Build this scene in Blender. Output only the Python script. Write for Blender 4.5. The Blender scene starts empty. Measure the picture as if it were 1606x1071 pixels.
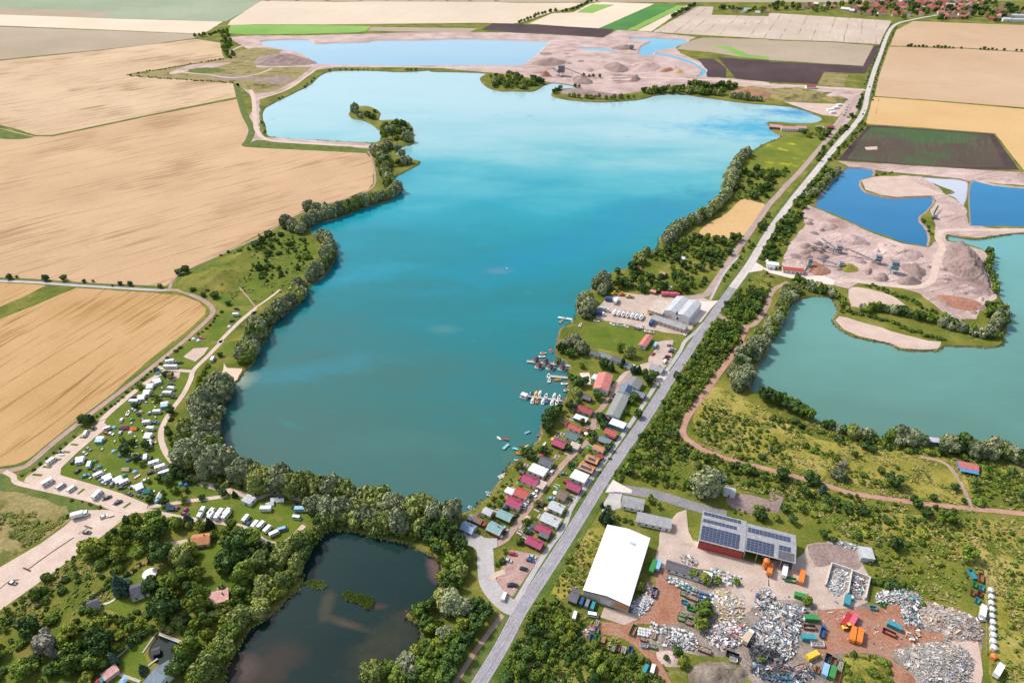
import bpy, math, random
import numpy as np
from mathutils import Vector, geometry, noise as mnoise
random.seed(7)
SC = bpy.context.scene
COL = SC.collection
# ------------------------------------------------------------------ camera, sky, sun, exposure
F, CX, CY, HC = 1070.0,803.0,535.5,290.0
TH = math.atan((CY + 210.0) / F)
cam_d = bpy.data.cameras.new('camera')
cam = bpy.data.objects.new('camera', cam_d)
COL.objects.link(cam)
cam.location = (0,0, HC)
cam.rotation_euler = (math.pi/2 - TH,0,0)
cam_d.sensor_width = 36.0
cam_d.lens = 36.0 * F / 1606.0
cam_d.clip_start = 1.0
cam_d.clip_end = 60000.0
SC.camera = cam
SUN_DIR = Vector((-0.62,0.42,0.80)).normalized()
W = bpy.data.worlds.new('World')
SC.world = W
W.use_nodes = True
wn, wl = W.node_tree.nodes, W.node_tree.links
wn.clear()
sky = wn.new('ShaderNodeTexSky')
sky.sky_type = 'NISHITA'
sky.sun_disc = False
sky.sun_elevation = math.asin(SUN_DIR.z)
sky.sun_rotation = math.atan2(SUN_DIR.x, SUN_DIR.y)
sky.air_density = 1.0
sky.dust_density = 2.0
tcw = wn.new('ShaderNodeTexCoord')
cln = wn.new('ShaderNodeTexNoise')
cln.inputs['Scale'].default_value = 2.6
cln.inputs['Detail'].default_value = 5
cmap = wn.new('ShaderNodeMapping')
cmap.inputs['Scale'].default_value = (1,1,3.0)
clr = wn.new('ShaderNodeValToRGB')
clr.color_ramp.elements[0].position = 0.40
clr.color_ramp.elements[1].position = 0.62
cmix = wn.new('ShaderNodeMix')
cmix.data_type = 'RGBA'
cmix.inputs[7].default_value = (5.2,5.4,5.8,1)
cml = wn.new('ShaderNodeMath')
cml.operation = 'MULTIPLY'
cml.inputs[1].default_value = 0.55
bg = wn.new('ShaderNodeBackground')
bg.inputs['Strength'].default_value = 0.12
wo = wn.new('ShaderNodeOutputWorld')
wl.new(tcw.outputs['Generated'], cmap.inputs[0])
wl.new(cmap.outputs[0], cln.inputs['Vector'])
wl.new(cln.outputs[0], clr.inputs[0])
wl.new(clr.outputs[0], cml.inputs[0])
wl.new(cml.outputs[0], cmix.inputs[0])
wl.new(sky.outputs[0], cmix.inputs[6])
wl.new(cmix.outputs[2], bg.inputs[0])
wl.new(bg.outputs[0], wo.inputs[0])
sun_d = bpy.data.lights.new('sun', 'SUN')
sun_d.energy = 3.0
sun_d.angle = math.radians(8.0)
sun_d.color = (1.0,0.95,0.88)
sun = bpy.data.objects.new('sun', sun_d)
sun.rotation_euler = SUN_DIR.to_track_quat('Z', 'Y').to_euler()
sun.location = (0,0,500)
COL.objects.link(sun)
SC.view_settings.view_transform = 'Standard'
SC.view_settings.look = 'None'
SC.view_settings.exposure = 0.52
SC.view_settings.gamma = 1.0
SC.view_settings.use_curve_mapping = False

# ------------------------------------------------------------------ from photograph pixels to the ground
ST, CT = math.sin(TH), math.cos(TH)
def g(px, py, z=0.0):
	u, v = (px - CX)/F,(py - CY)/F
	dz = ST + v*CT
	t = (HC - z)/dz
	return Vector((u*t,(CT - v*ST)*t, z))
def pxy(x, y, z=0.0):
	d = CT*y + ST*(HC - z)
	return CX + F*x/d, CY + F*(ST*y - CT*(HC - z))*-1/d
def sc_at(x, y):
	return F/(CT*y + ST*HC)
OX, OY = {'A': 0, 'B': 402, 'C': 804, 'D': 1206}, {'1': 0, '2': 268, '3': 536, '4': 804}
def T(tile, pts):
	return [(OX[tile[0]] + x/4.0, OY[tile[1]] + y/4.0) for x, y in pts]
def t1(tile, x, y):
	return OX[tile[0]] + x/4.0, OY[tile[1]] + y/4.0
def G(pts, z=0.0):
	return [g(x, y, z) for x, y in pts]
def heading(px, py, deg):
	a = math.radians(deg)
	d = g(px + 4*math.cos(a), py - 4*math.sin(a)) - g(px, py)
	return math.atan2(d.y, d.x)
ROAD_A = math.radians(60)
HOUSE_R = math.radians(-30)
def smooth(pts, n=4, closed=True, jit=0.0, rnd=random):
	P = [Vector((p[0], p[1])) for p in pts]
	N = len(P)
	out = []
	for i in range(N if closed else N - 1):
		if closed:
			p0, p1, p2, p3 = P[i-1], P[i], P[(i+1) % N], P[(i+2) % N]
		else:
			p0, p1, p2, p3 = P[max(i-1,0)], P[i], P[i+1], P[min(i+2, N-1)]
		for k in range(n):
			t = k/n
			q = 0.5*((2*p1) + (p2-p0)*t + (2*p0-5*p1+4*p2-p3)*t*t + (3*p1-p0-3*p2+p3)*t*t*t)
			if jit and k:
				q += Vector((rnd.uniform(-jit, jit), rnd.uniform(-jit, jit)))
			out.append((q.x, q.y))
	if not closed:
		out.append((P[-1].x, P[-1].y))
	return out
def inside(poly, x, y):
	c = False
	j = len(poly) - 1
	for i in range(len(poly)):
		xi, yi = poly[i][0], poly[i][1]
		xj, yj = poly[j][0], poly[j][1]
		if (yi > y) != (yj > y) and x < (xj-xi)*(y-yi)/(yj-yi) + xi:
			c = not c
		j = i
	return c

# ------------------------------------------------------------------ materials
MATS = {}
def nm(name):
	m = bpy.data.materials.new(name)
	m.use_nodes = True
	n = m.node_tree.nodes
	return m, n, m.node_tree.links, n['Principled BSDF']
def col4(c):
	return (c[0], c[1], c[2],1)
def ramp(n, l, fac, stops):
	r = n.new('ShaderNodeValToRGB')
	e = r.color_ramp.elements
	while len(e) < len(stops):
		e.new(0.5)
	for el,(p, c) in zip(e, stops):
		el.position = p
		el.color = col4(c)
	l.new(fac, r.inputs[0])
	return r.outputs[0]
def noise(n, l, vec, scale, detail=4, rough=0.55):
	t = n.new('ShaderNodeTexNoise')
	t.inputs['Scale'].default_value = scale
	t.inputs['Detail'].default_value = detail
	t.inputs['Roughness'].default_value = rough
	l.new(vec, t.inputs['Vector'])
	return t.outputs[0]
def mth(n, l, op, a, b=0.0, clamp=False):
	m = n.new('ShaderNodeMath')
	m.operation = op
	m.use_clamp = clamp
	for i, v in enumerate((a, b)):
		if hasattr(v, 'is_output'):
			l.new(v, m.inputs[i])
		else:
			m.inputs[i].default_value = v
	return m.outputs[0]
def mixc(n, l, f, a, b, mode='MIX'):
	m = n.new('ShaderNodeMix')
	m.data_type = 'RGBA'
	m.blend_type = mode
	for i, v in ((0, f),(6, a),(7, b)):
		if hasattr(v, 'is_output'):
			l.new(v, m.inputs[i])
		elif i == 0:
			m.inputs[0].default_value = v
		else:
			m.inputs[i].default_value = col4(v)
	return m.outputs[2]
def gpos(n):
	return n.new('ShaderNodeNewGeometry').outputs['Position']
def mapped(n, l, vec, rot=0.0, scale=(1,1,1)):
	m = n.new('ShaderNodeMapping')
	m.vector_type = 'TEXTURE' if False else 'POINT'
	m.inputs['Rotation'].default_value = (0,0, rot)
	m.inputs['Scale'].default_value = scale
	l.new(vec, m.inputs[0])
	return m.outputs[0]
def bump(n, l, bs, h, strength, dist):
	b = n.new('ShaderNodeBump')
	b.inputs['Strength'].default_value = strength
	b.inputs['Distance'].default_value = dist
	l.new(h, b.inputs['Height'])
	l.new(b.outputs[0], bs.inputs['Normal'])

def paint(name, c, rough=0.5, var=0.12, metal=0.0, scale=1.2):
	if name in MATS:
		return MATS[name]
	m, n, l, b = nm(name)
	tc = n.new('ShaderNodeTexCoord').outputs['Object']
	f = noise(n, l, tc, scale,5,0.65)
	lo = [x*(1-var*1.6) for x in c]
	hi = [min(0.95, x*(1+var)) for x in c]
	l.new(ramp(n, l, f, [(0.3, lo),(0.7, hi)]), b.inputs['Base Color'])
	b.inputs['Roughness'].default_value = rough
	b.inputs['Metallic'].default_value = metal
	MATS[name] = m
	return m
def roofmat(name, c, ribs=3.0, var=0.2, rough=0.6):
	if name in MATS:
		return MATS[name]
	m, n, l, b = nm(name)
	tc = n.new('ShaderNodeTexCoord').outputs['Object']
	f = noise(n, l, tc,0.5,5,0.7)
	base = ramp(n, l, f, [(0.3, [x*(1-var*1.3) for x in c]),(0.7, [min(.9, x*(1+var)) for x in c])])
	w = n.new('ShaderNodeTexWave')
	w.inputs['Scale'].default_value = ribs
	l.new(tc, w.inputs['Vector'])
	base = mixc(n, l, mth(n, l, 'MULTIPLY', w.outputs[1],0.22), base, [x*0.45 for x in c])
	l.new(base, b.inputs['Base Color'])
	bump(n, l, b, w.outputs[1],0.5,0.05)
	b.inputs['Roughness'].default_value = rough
	MATS[name] = m
	return m
def ground(name, stops, scale=0.05, detail=6, grain=0.9, streak=None, rows=None, bumpy=0.4, patches=None, rough=0.95, gs=1.0):
	"""stops: colours over a broad noise; grain: fine speckle; streak=(angle, stretch, strength, colour); rows=(angle, spacing, colour, strength); patches=(scale, threshold, colour)"""
	m, n, l, b = nm(name)
	p = gpos(n)
	f = noise(n, l, p, scale, detail,0.6)
	k = len(stops)
	c = ramp(n, l, f, [(0.32 + 0.36*i/max(1, k-1), s) for i, s in enumerate(stops)])
	if patches:
		for (s, th, pc) in patches:
			pf = noise(n, l, mapped(n, l, p,0.4,(1,1.3,1)), s,5,0.62)
			pr = ramp(n, l, pf, [(th,(0,0,0)),(th+0.08,(1,1,1))])
			c = mixc(n, l, pr, c, pc)
	if streak:
		a, st, strength, sc = streak
		v = mapped(n, l, mapped(n, l, p, -a),0,(0.5/st,1.0,1))
		sf = noise(n, l, v,0.26,4,0.6)
		big = noise(n, l, p,0.011,3)
		sf = mth(n, l, 'ADD', sf, mth(n, l, 'MULTIPLY', mth(n, l, 'SUBTRACT', big,0.5),0.7))
		sr = ramp(n, l, sf, [(0.54,(0,0,0)),(0.68,(1,1,1))])
		c = mixc(n, l, mth(n, l, 'MULTIPLY', sr, strength), c, sc)
		s2 = noise(n, l, mapped(n, l, mapped(n, l, p, -a - .12),0,(0.5/st/1.6,1.0,1)),0.17,3,0.5)
		c = mixc(n, l, mth(n, l, 'MULTIPLY', ramp(n, l, s2, [(0.665,(0,0,0)),(0.72,(1,1,1))]), strength), c, [x*.8 for x in sc])
	if rows:
		a, sp, rc, strength = rows
		sx = n.new('ShaderNodeSeparateXYZ')
		l.new(mapped(n, l, p, -a), sx.inputs[0])
		wob = noise(n, l, p,0.01,2)
		y = mth(n, l, 'ADD', sx.outputs[1], mth(n, l, 'MULTIPLY', wob, sp*0.25))
		fr = mth(n, l, 'FRACT', mth(n, l, 'DIVIDE', y, sp))
		w = min(0.22,1.6/sp)
		t = mth(n, l, 'LESS_THAN', fr, w)
		gaps = ramp(n, l, noise(n, l, p,0.02,3), [(0.42,(0,0,0)),(0.6,(1,1,1))])
		c = mixc(n, l, mth(n, l, 'MULTIPLY', mth(n, l, 'MULTIPLY', t, strength), gaps), c, rc)
	gr = noise(n, l, p, grain,3,0.7)
	c = mixc(n, l,1.0, c, ramp(n, l, gr, [(0.25,(1-.38*gs,)*3),(0.75,(1+.25*gs,)*3)]), 'MULTIPLY')
	l.new(c, b.inputs['Base Color'])
	b.inputs['Roughness'].default_value = rough
	b.inputs['Specular IOR Level'].default_value = 0.15
	if bumpy:
		bump(n, l, b, gr, bumpy,0.5)
	MATS[name] = m
	return m
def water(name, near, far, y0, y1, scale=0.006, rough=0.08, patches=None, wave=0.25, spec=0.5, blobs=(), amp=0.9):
	"""body colour of the water pales with distance from suspended silt and painted sky reflection, noise adding cloud reflection patches"""
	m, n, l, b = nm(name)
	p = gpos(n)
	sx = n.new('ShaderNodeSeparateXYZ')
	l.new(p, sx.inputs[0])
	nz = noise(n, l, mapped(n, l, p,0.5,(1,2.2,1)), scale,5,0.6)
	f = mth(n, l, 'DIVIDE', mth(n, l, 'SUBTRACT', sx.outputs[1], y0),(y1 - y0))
	f = mth(n, l, 'ADD', f, mth(n, l, 'MULTIPLY', mth(n, l, 'SUBTRACT', nz,0.5), amp), True)  # noise paints cloud reflection patches into the body colour
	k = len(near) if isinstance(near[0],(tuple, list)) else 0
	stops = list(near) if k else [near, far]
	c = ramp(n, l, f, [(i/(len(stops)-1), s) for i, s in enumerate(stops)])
	if patches:
		for (s, th, pc) in patches:
			pf = noise(n, l, p, s,5,0.6)
			c = mixc(n, l, ramp(n, l, pf, [(th,(0,0,0)),(th+0.1,(1,1,1))]), c, pc)
	bn = noise(n, l, mapped(n, l, p,0.3,(1,1.6,1)),0.035,6,0.7)
	for (tile, x, y, rx, ry, deg, bc) in blobs:
		q = g(*t1(tile, x, y))
		m2 = n.new('ShaderNodeMapping')
		m2.vector_type = 'TEXTURE'
		m2.inputs['Location'].default_value = (q.x, q.y,0)
		m2.inputs['Rotation'].default_value = (0,0, math.radians(deg))
		m2.inputs['Scale'].default_value = (rx, ry,1000)
		l.new(p, m2.inputs[0])
		ln = n.new('ShaderNodeVectorMath')
		ln.operation = 'LENGTH'
		l.new(m2.outputs[0], ln.inputs[0])
		v = mth(n, l, 'ADD', mth(n, l, 'SUBTRACT',1.0, ln.outputs['Value']), mth(n, l, 'MULTIPLY', mth(n, l, 'SUBTRACT', bn,0.5),2.6))
		c = mixc(n, l, ramp(n, l, v, [(0.0,(0,0,0)),(0.95,(1,1,1))]), c, bc)
	l.new(c, b.inputs['Base Color'])
	b.inputs['IOR'].default_value = 1.33
	b.inputs['Specular IOR Level'].default_value = spec
	rr = n.new('ShaderNodeMapRange')
	wind = noise(n, l, mapped(n, l, p,0.3,(1,2.0,1)),0.008,4)
	l.new(wind, rr.inputs[0])
	rr.inputs[1].default_value = 0.4
	rr.inputs[2].default_value = 0.65
	rr.inputs[3].default_value = rough
	rr.inputs[4].default_value = rough*2.2
	l.new(rr.outputs[0], b.inputs['Roughness'])
	rip = noise(n, l, mapped(n, l, p,0.4,(1,1.8,1)),0.5,4,0.6)
	bump(n, l, b, rip, wave,0.25)
	MATS[name] = m
	return m
def leaf(name, lo, hi, trans=0.0):
	m, n, l, b = nm(name)
	tc = n.new('ShaderNodeTexCoord').outputs['Object']
	oi = n.new('ShaderNodeObjectInfo').outputs['Random']
	geo = n.new('ShaderNodeNewGeometry')
	f = noise(n, l, tc,2.6,3)
	f = mth(n, l, 'ADD', f, mth(n, l, 'MULTIPLY', mth(n, l, 'SUBTRACT', geo.outputs['Random Per Island'],0.5),0.35))
	f = mth(n, l, 'ADD', f, mth(n, l, 'MULTIPLY', mth(n, l, 'SUBTRACT', oi,0.5),0.4), True)
	c = ramp(n, l, f, [(0.25, lo),(0.75, hi)])
	l.new(c, b.inputs['Base Color'])
	b.inputs['Roughness'].default_value = 0.75
	b.inputs['Specular IOR Level'].default_value = 0.2
	MATS[name] = m
	return m

# ------------------------------------------------------------------ mesh building and the scene tree
class MB:
	def __init__(s):
		s.v, s.f = [], []
	def add(s, vs, fs):
		o = len(s.v)
		s.v += [tuple(v) for v in vs]
		s.f += [tuple(i + o for i in f) for f in fs]
		return s
	def box(s, x, y, z, sx, sy, sz, rz=0.0, tx=1.0, ty=1.0):
		c, n = math.cos(rz), math.sin(rz)
		vs = []
		for zz, kx, ky in ((z,1,1),(z+sz, tx, ty)):
			for a, b in ((-1,-1),(1,-1),(1,1),(-1,1)):
				u, w = a*sx/2*kx, b*sy/2*ky
				vs.append((x + u*c - w*n, y + u*n + w*c, zz))
		return s.add(vs, [(3,2,1,0),(4,5,6,7),(0,1,5,4),(1,2,6,5),(2,3,7,6),(3,0,4,7)])
	def cyl(s, x, y, z, r, h, n=10, r2=None, cap=True):
		r2 = r if r2 is None else r2
		vs = [(x + r*math.cos(6.2832*i/n), y + r*math.sin(6.2832*i/n), z) for i in range(n)]
		vs += [(x + r2*math.cos(6.2832*i/n), y + r2*math.sin(6.2832*i/n), z+h) for i in range(n)]
		fs = [(i,(i+1) % n, n+(i+1) % n, n+i) for i in range(n)]
		if cap:
			fs += [tuple(range(n-1,-1,-1)), tuple(range(n,2*n))]
		return s.add(vs, fs)
	def tube(s, a, b, r, n=6, r2=None):
		a, b = Vector(a), Vector(b)
		d = (b - a).normalized()
		q = d.to_track_quat('Z', 'Y')
		r2 = r if r2 is None else r2
		vs = []
		for p, rr in ((a, r),(b, r2)):
			for i in range(n):
				vs.append(p + q @ Vector((rr*math.cos(6.2832*i/n), rr*math.sin(6.2832*i/n),0)))
		fs = [(i,(i+1) % n, n+(i+1) % n, n+i) for i in range(n)] + [tuple(range(n-1,-1,-1)), tuple(range(n,2*n))]
		return s.add(vs, fs)
	def wheel(s, x, y, z, r, w, n=10):
		return s.tube((x, y-w/2, z),(x, y+w/2, z), r, n)
	def prof(s, pts, hw, taper=0.0, zb=0.0):
		n = len(pts)
		vs = []
		for sg in (-1,1):
			for x, z in pts:
				vs.append((x, sg*(hw - taper*max(0, z - zb)), z))
		fs = [tuple(range(n-1,-1,-1))[::-1], tuple(range(2*n-1, n-1,-1))]
		fs += [((i+1) % n, i, n+i, n+(i+1) % n) for i in range(n)]
		return s.add(vs, fs)
	def prism(s, poly, z0, z1):
		n = len(poly)
		vs = [(x, y, z0) for x, y in poly] + [(x, y, z1) for x, y in poly]
		return s.add(vs, [tuple(range(n-1,-1,-1)), tuple(range(n,2*n))] + [(i,(i+1) % n, n+(i+1) % n, n+i) for i in range(n)])
	def quad(s, a, b, c, d):
		return s.add([a, b, c, d], [(0,1,2,3)])
	def mesh(s, name, mat, sm=False):
		me = bpy.data.meshes.new(name)
		me.from_pydata(s.v, [], s.f)
		if mat:
			me.materials.append(mat)
		if sm:
			me.shade_smooth()
		me.update()
		return me
	def build(s, name, mat, parent=None, sm=False):
		return obj(name, s.mesh(name, mat, sm), parent)
KIDS = {}
def obj(name, me, parent=None):
	o = bpy.data.objects.new(name, me)
	COL.objects.link(o)
	if parent:
		o.parent = parent
		KIDS.setdefault(parent.name, []).append(o)
	return o
AUTO = []
def tag(o, label=None, cat=None, group=None, kind=None):
	if label:
		o['label'] = label
	if cat:
		o['category'] = cat
	if group:
		o['group'] = group
	if kind:
		o['kind'] = kind
	return o
def auto(o, desc, cat, group=None):
	AUTO.append((o, desc))
	return tag(o, desc, cat, group)
def root(name, loc, rz=0.0, s=1.0):
	o = bpy.data.objects.new(name, None)
	COL.objects.link(o)
	o.location = loc
	o.rotation_euler = (0,0, rz)
	o.scale = (s, s, s) if not isinstance(s, tuple) else s
	o.empty_display_size = 0.5
	return o
def dup(src, loc, rz=0.0, s=1.0, mats=None):
	"""copy of a thing with copies of its parts and sub-parts; mats swaps the material of named parts"""
	def cp(o, par):
		c = o.copy()
		COL.objects.link(c)
		if par:
			c.parent = par
			KIDS.setdefault(par.name, []).append(c)
		if mats and o.type == 'MESH':
			k = o.name.split('.')[0]
			if k in mats and len(c.material_slots):
				c.material_slots[0].link = 'OBJECT'
				c.material_slots[0].material = mats[k]
		for ch in KIDS.get(o.name,()):
			cp(ch, c)
		return c
	r = cp(src, None)
	r.location = loc
	r.rotation_euler = (0,0, rz)
	r.scale = (s, s, s) if not isinstance(s, tuple) else s
	for k in ('label', 'category', 'group'):
		if k in r:
			del r[k]
	return r
def remove(src):
	for ch in KIDS.get(src.name,()):
		remove(ch)
	bpy.data.objects.remove(src)
ZN = [0]
def zup(z):
	ZN[0] += 1
	return z + 0.004*(ZN[0] % 11)
def ccw(w):
	return w if sum(w[i-1][0]*w[i][1] - w[i][0]*w[i-1][1] for i in range(len(w))) > 0 else w[::-1]
def ragged(P, a):
	Q = []
	for i in range(len(P)):
		p, q = Vector(P[i]), Vector(P[(i+1) % len(P)])
		L = (q - p).length
		n = max(1, min(60, int(L/5)))
		d = (q - p).normalized() if L > 0 else Vector((1,0))
		for k in range(n):
			v = p + (q-p)*(k/n)
			o = 0 if k == 0 else (mnoise.noise(Vector((v.x*.07, v.y*.07,3))) *2.2 + mnoise.noise(Vector((v.x*.3, v.y*.3,7))))*a
			Q.append((v.x - d.y*o, v.y + d.x*o))
	return Q
def sheet(name, pts, z, mat, label=None, cat=None, sub=0, jit=0.0, kind='structure', world=False, clip=True):
	P = pts if world else [(v.x, v.y) for v in G(pts)]
	z = zup(z) if clip else z
	if sub:
		P = smooth(P, sub, True, jit)
	if name in ('gravel_ground', 'meadow_patch', 'yard', 'sand_beach', 'gravel_heap', 'lawn', 'field'):
		P = ragged(P,0.35 if name == 'field' else 0.9)
	bb = (min(p[0] for p in P), max(p[0] for p in P), min(p[1] for p in P), max(p[1] for p in P))
	cut = [w for k, w in globals().get('LK',()) if clip and LAKE_BB[k][0] < bb[1] and LAKE_BB[k][1] > bb[0] and LAKE_BB[k][2] < bb[3] and LAKE_BB[k][3] > bb[2]]
	vs, faces = [], []
	for w in [ccw(P)] + cut:
		faces.append(list(range(len(vs), len(vs) + len(w))))
		vs += [Vector((p[0], p[1])) for p in w]
	V, E, FC, ov, oe, of = geometry.delaunay_2d_cdt(vs, [], faces,1,1e-4)
	mb = MB()
	mb.add([(v.x, v.y, z) for v in V], [tuple(f) for f, src in zip(FC, of) if list(src) == [0]])
	o = mb.build(name, mat)
	return tag(o, label, None, None, kind)
ROADS = []
def ribbon(name, pts, w, z, mat, label=None, n=5, off=0.0, world=False, keep=True, dash=None):
	P = pts if world else [(v.x, v.y) for v in G(pts)]
	P = smooth(P, n, False)
	P = [Vector(p) for p in P]
	z = zup(z) if name != 'road_marking' else z
	mb = MB()
	L, R = [], []
	for i, p in enumerate(P):
		d = (P[min(i+1, len(P)-1)] - P[max(i-1,0)]).normalized()
		nn = Vector((-d.y, d.x))
		L.append(p + nn*(off + w/2))
		R.append(p + nn*(off - w/2))
	if dash:
		on, gap = dash
		acc = 0.0
		for i in range(len(P)-1):
			seg = (P[i+1]-P[i]).length
			t = -acc
			while t < seg:
				a, b = max(0, t), min(seg, t+on)
				if b > a:
					q = [L[i].lerp(L[i+1], a/seg), R[i].lerp(R[i+1], a/seg), R[i].lerp(R[i+1], b/seg), L[i].lerp(L[i+1], b/seg)]
					mb.add([(v.x, v.y, z) for v in q], [(0,1,2,3)])
				t += on + gap
			acc = seg - (t - (on + gap))
	else:
		mb.add([(v.x, v.y, z) for v in L] + [(v.x, v.y, z) for v in R], [(len(P)+i, len(P)+i+1, i+1, i) for i in range(len(P)-1)])
	if keep:
		ROADS.append(([(p.x, p.y) for p in P], w))
	o = mb.build(name, mat)
	return tag(o, label, None, None, 'structure')
# ------------------------------------------------------------------ palette of the land
R_W = heading(150,300,13)
R_L = heading(150,600,34)
M_MEADOW = ground('meadow', [(0.075,0.105,0.014),(0.15,0.165,0.024),(0.25,0.225,0.05)],0.035,8,0.7, bumpy=0.9, patches=[(0.06,0.6,(0.25,0.205,0.075)),(0.11,0.62,(0.045,0.07,0.014))])
M_LAWN = ground('lawn', [(0.085,0.13,0.014),(0.145,0.185,0.022)],0.06,6,1.2, bumpy=0.4, patches=[(0.06,0.56,(0.20,0.175,0.04))])
M_VERGE = ground('verge', [(0.06,0.11,0.02),(0.11,0.15,0.03),(0.17,0.16,0.06)],0.12,5,1.2)
M_DRY = ground('dry_grass', [(0.17,0.17,0.026),(0.29,0.25,0.05),(0.42,0.335,0.11)],0.03,7,0.6, bumpy=0.6, patches=[(0.05,0.57,(0.11,0.125,0.02))])
M_ROUGH = ground('rough_olive', [(0.23,0.185,0.07),(0.34,0.27,0.12)],0.07,7,0.5, bumpy=0.8, patches=[(0.05,0.54,(0.13,0.135,0.035)),(0.03,0.64,(0.36,0.265,0.21))])
WC1, WC2, WC3 = (0.45,0.29,0.165),(0.545,0.365,0.215),(0.57,0.415,0.265)
WSTR = (0.26,0.15,0.07)
M_WHEAT = ground('wheat', [WC1, WC2],0.008,6,0.35,(R_W,9,0.6, WSTR),(R_W,26,(0.33,0.20,0.095),0.75), bumpy=0.25, patches=[(0.035,0.70,(0.42,0.29,0.14))], gs=0.3)
M_WHEAT_N = ground('wheat_north', [(0.49,0.34,0.21), WC3],0.006,6,0.3,(R_W,10,1.0,(0.29,0.18,0.085)),(R_W,26,(0.34,0.21,0.10),0.8), bumpy=0.25, gs=0.3)
M_WHEAT_L = ground('wheat_low', [(0.42,0.255,0.105),(0.51,0.325,0.155)],0.012,6,0.5,(R_L,9,0.9,(0.28,0.155,0.045)),(R_L,22,(0.30,0.17,0.06),0.9), bumpy=0.3, patches=[(0.03,0.72,(0.40,0.27,0.09))], gs=0.3)
M_WHEAT_E = ground('wheat_east', [(0.45,0.30,0.18),(0.52,0.365,0.235)],0.004,6,0.3,(math.radians(-5),8,0.45,(0.43,0.27,0.15)), bumpy=0.2, gs=0.3)
M_WHEAT_O = ground('wheat_gold', [(0.53,0.33,0.14),(0.58,0.385,0.185)],0.006,5,0.3,(math.radians(-5),8,0.3,(0.52,0.33,0.14)), bumpy=0.2, gs=0.3)
M_PALE = ground('pale_stubble', [(0.58,0.465,0.34),(0.67,0.57,0.44)],0.003,5,0.2,(math.radians(0),12,0.35,(0.6,0.47,0.34)), bumpy=0, gs=0.3)
M_PALE2 = ground('pale_stubble_rows', [(0.56,0.45,0.335),(0.64,0.53,0.40)],0.003,5,0.2, None,(ROAD_A + 0.25,46,(0.45,0.34,0.25),0.8), bumpy=0, gs=0.3)
M_GREYF = ground('grey_brown_field', [(0.33,0.26,0.18),(0.42,0.33,0.25)],0.004,5,0.2,(R_W,10,0.4,(0.30,0.28,0.14)), bumpy=0, gs=0.3)
M_GREENF = ground('grey_green_field', [(0.21,0.265,0.165),(0.31,0.35,0.235)],0.002,5,0.15,(0.0,12,0.4,(0.38,0.40,0.29)), bumpy=0, gs=0.3)  # greyed to paint distance haze into the green
M_GREENF2 = ground('fresh_green_field', [(0.16,0.32,0.06),(0.26,0.40,0.10)],0.006,5,0.2, None, bumpy=0, gs=0.3)
M_DKGREENF = ground('dark_green_field', [(0.05,0.17,0.045),(0.09,0.24,0.05)],0.006,5,0.2, None, bumpy=0, gs=0.3)
M_SOIL = ground('ploughed_soil', [(0.055,0.035,0.038),(0.095,0.06,0.06)],0.01,6,0.3,(ROAD_A,8,0.4,(0.05,0.033,0.034)), bumpy=0.5, gs=0.3)
M_SOILG = ground('greening_soil', [(0.075,0.055,0.045),(0.10,0.075,0.055)],0.01,6,0.3,(ROAD_A,5,0.4,(0.10,0.13,0.06)), bumpy=0.4, patches=[(0.006,0.505,(0.06,0.105,0.04))], gs=0.3)
M_STRIPE = ground('striped_stubble', [(0.42,0.33,0.26),(0.54,0.44,0.35)],0.006,5,0.2,(ROAD_A + 0.1,8,0.5,(0.62,0.53,0.43)),(ROAD_A + 0.1,30,(0.20,0.14,0.11),0.95), bumpy=0, gs=0.3)
M_GRAVEL = ground('gravel', [(0.38,0.265,0.235),(0.50,0.365,0.325),(0.60,0.465,0.42)],0.03,8,0.5,(0.35,7,0.65,(0.27,0.175,0.15)), bumpy=0.6, patches=[(0.018,0.60,(0.33,0.205,0.17)),(0.03,0.66,(0.62,0.52,0.48))])
M_GRAVELD = ground('dark_gravel', [(0.235,0.165,0.15),(0.36,0.265,0.235)],0.08,7,0.7, None, bumpy=0.6)
M_SAND = ground('sand', [(0.49,0.355,0.295),(0.59,0.45,0.375)],0.08,6,0.8, None, bumpy=0.3, gs=0.5)
M_REDSOIL = ground('red_yard_soil', [(0.29,0.125,0.075),(0.37,0.18,0.115),(0.33,0.215,0.16)],0.09,7,0.9, None, bumpy=0.5)
M_YARD = ground('yard_concrete', [(0.42,0.32,0.26),(0.54,0.43,0.36)],0.12,7,0.9, None, bumpy=0.3, patches=[(0.11,0.62,(0.33,0.22,0.165))], gs=0.5)
M_BROWNTRK = ground('dirt_track', [(0.33,0.22,0.17),(0.44,0.31,0.25)],0.15,5,1.0, None, bumpy=0.3, gs=0.5)
M_REDTRK = ground('reddish_track', [(0.38,0.20,0.15),(0.47,0.28,0.21)],0.15,5,1.0, None, bumpy=0.3, gs=0.5)
M_PALETRK = ground('pale_track', [(0.52,0.39,0.31),(0.62,0.49,0.41)],0.12,5,1.0, None, bumpy=0.2, gs=0.5)
M_GREYTRK = ground('grey_track', [(0.38,0.35,0.34),(0.48,0.45,0.44)],0.12,5,1.0, None, bumpy=0.2, gs=0.5)
M_ASPHALT = ground('asphalt', [(0.285,0.26,0.285),(0.36,0.335,0.36)],0.12,6,1.2,(ROAD_A,20,0.5,(0.22,0.20,0.22)), bumpy=0.15)
M_APRON = ground('concrete_apron', [(0.60,0.51,0.45),(0.70,0.62,0.56)],0.12,5,1.0, None, bumpy=0.1, gs=0.5)
M_BANK = ground('bank', [(0.10,0.085,0.035),(0.17,0.13,0.06),(0.30,0.21,0.13)],0.09,5,0.9, None, bumpy=0.5)
M_LINE = paint('road_paint',(0.62,0.61,0.60),0.6,0.25)

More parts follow.
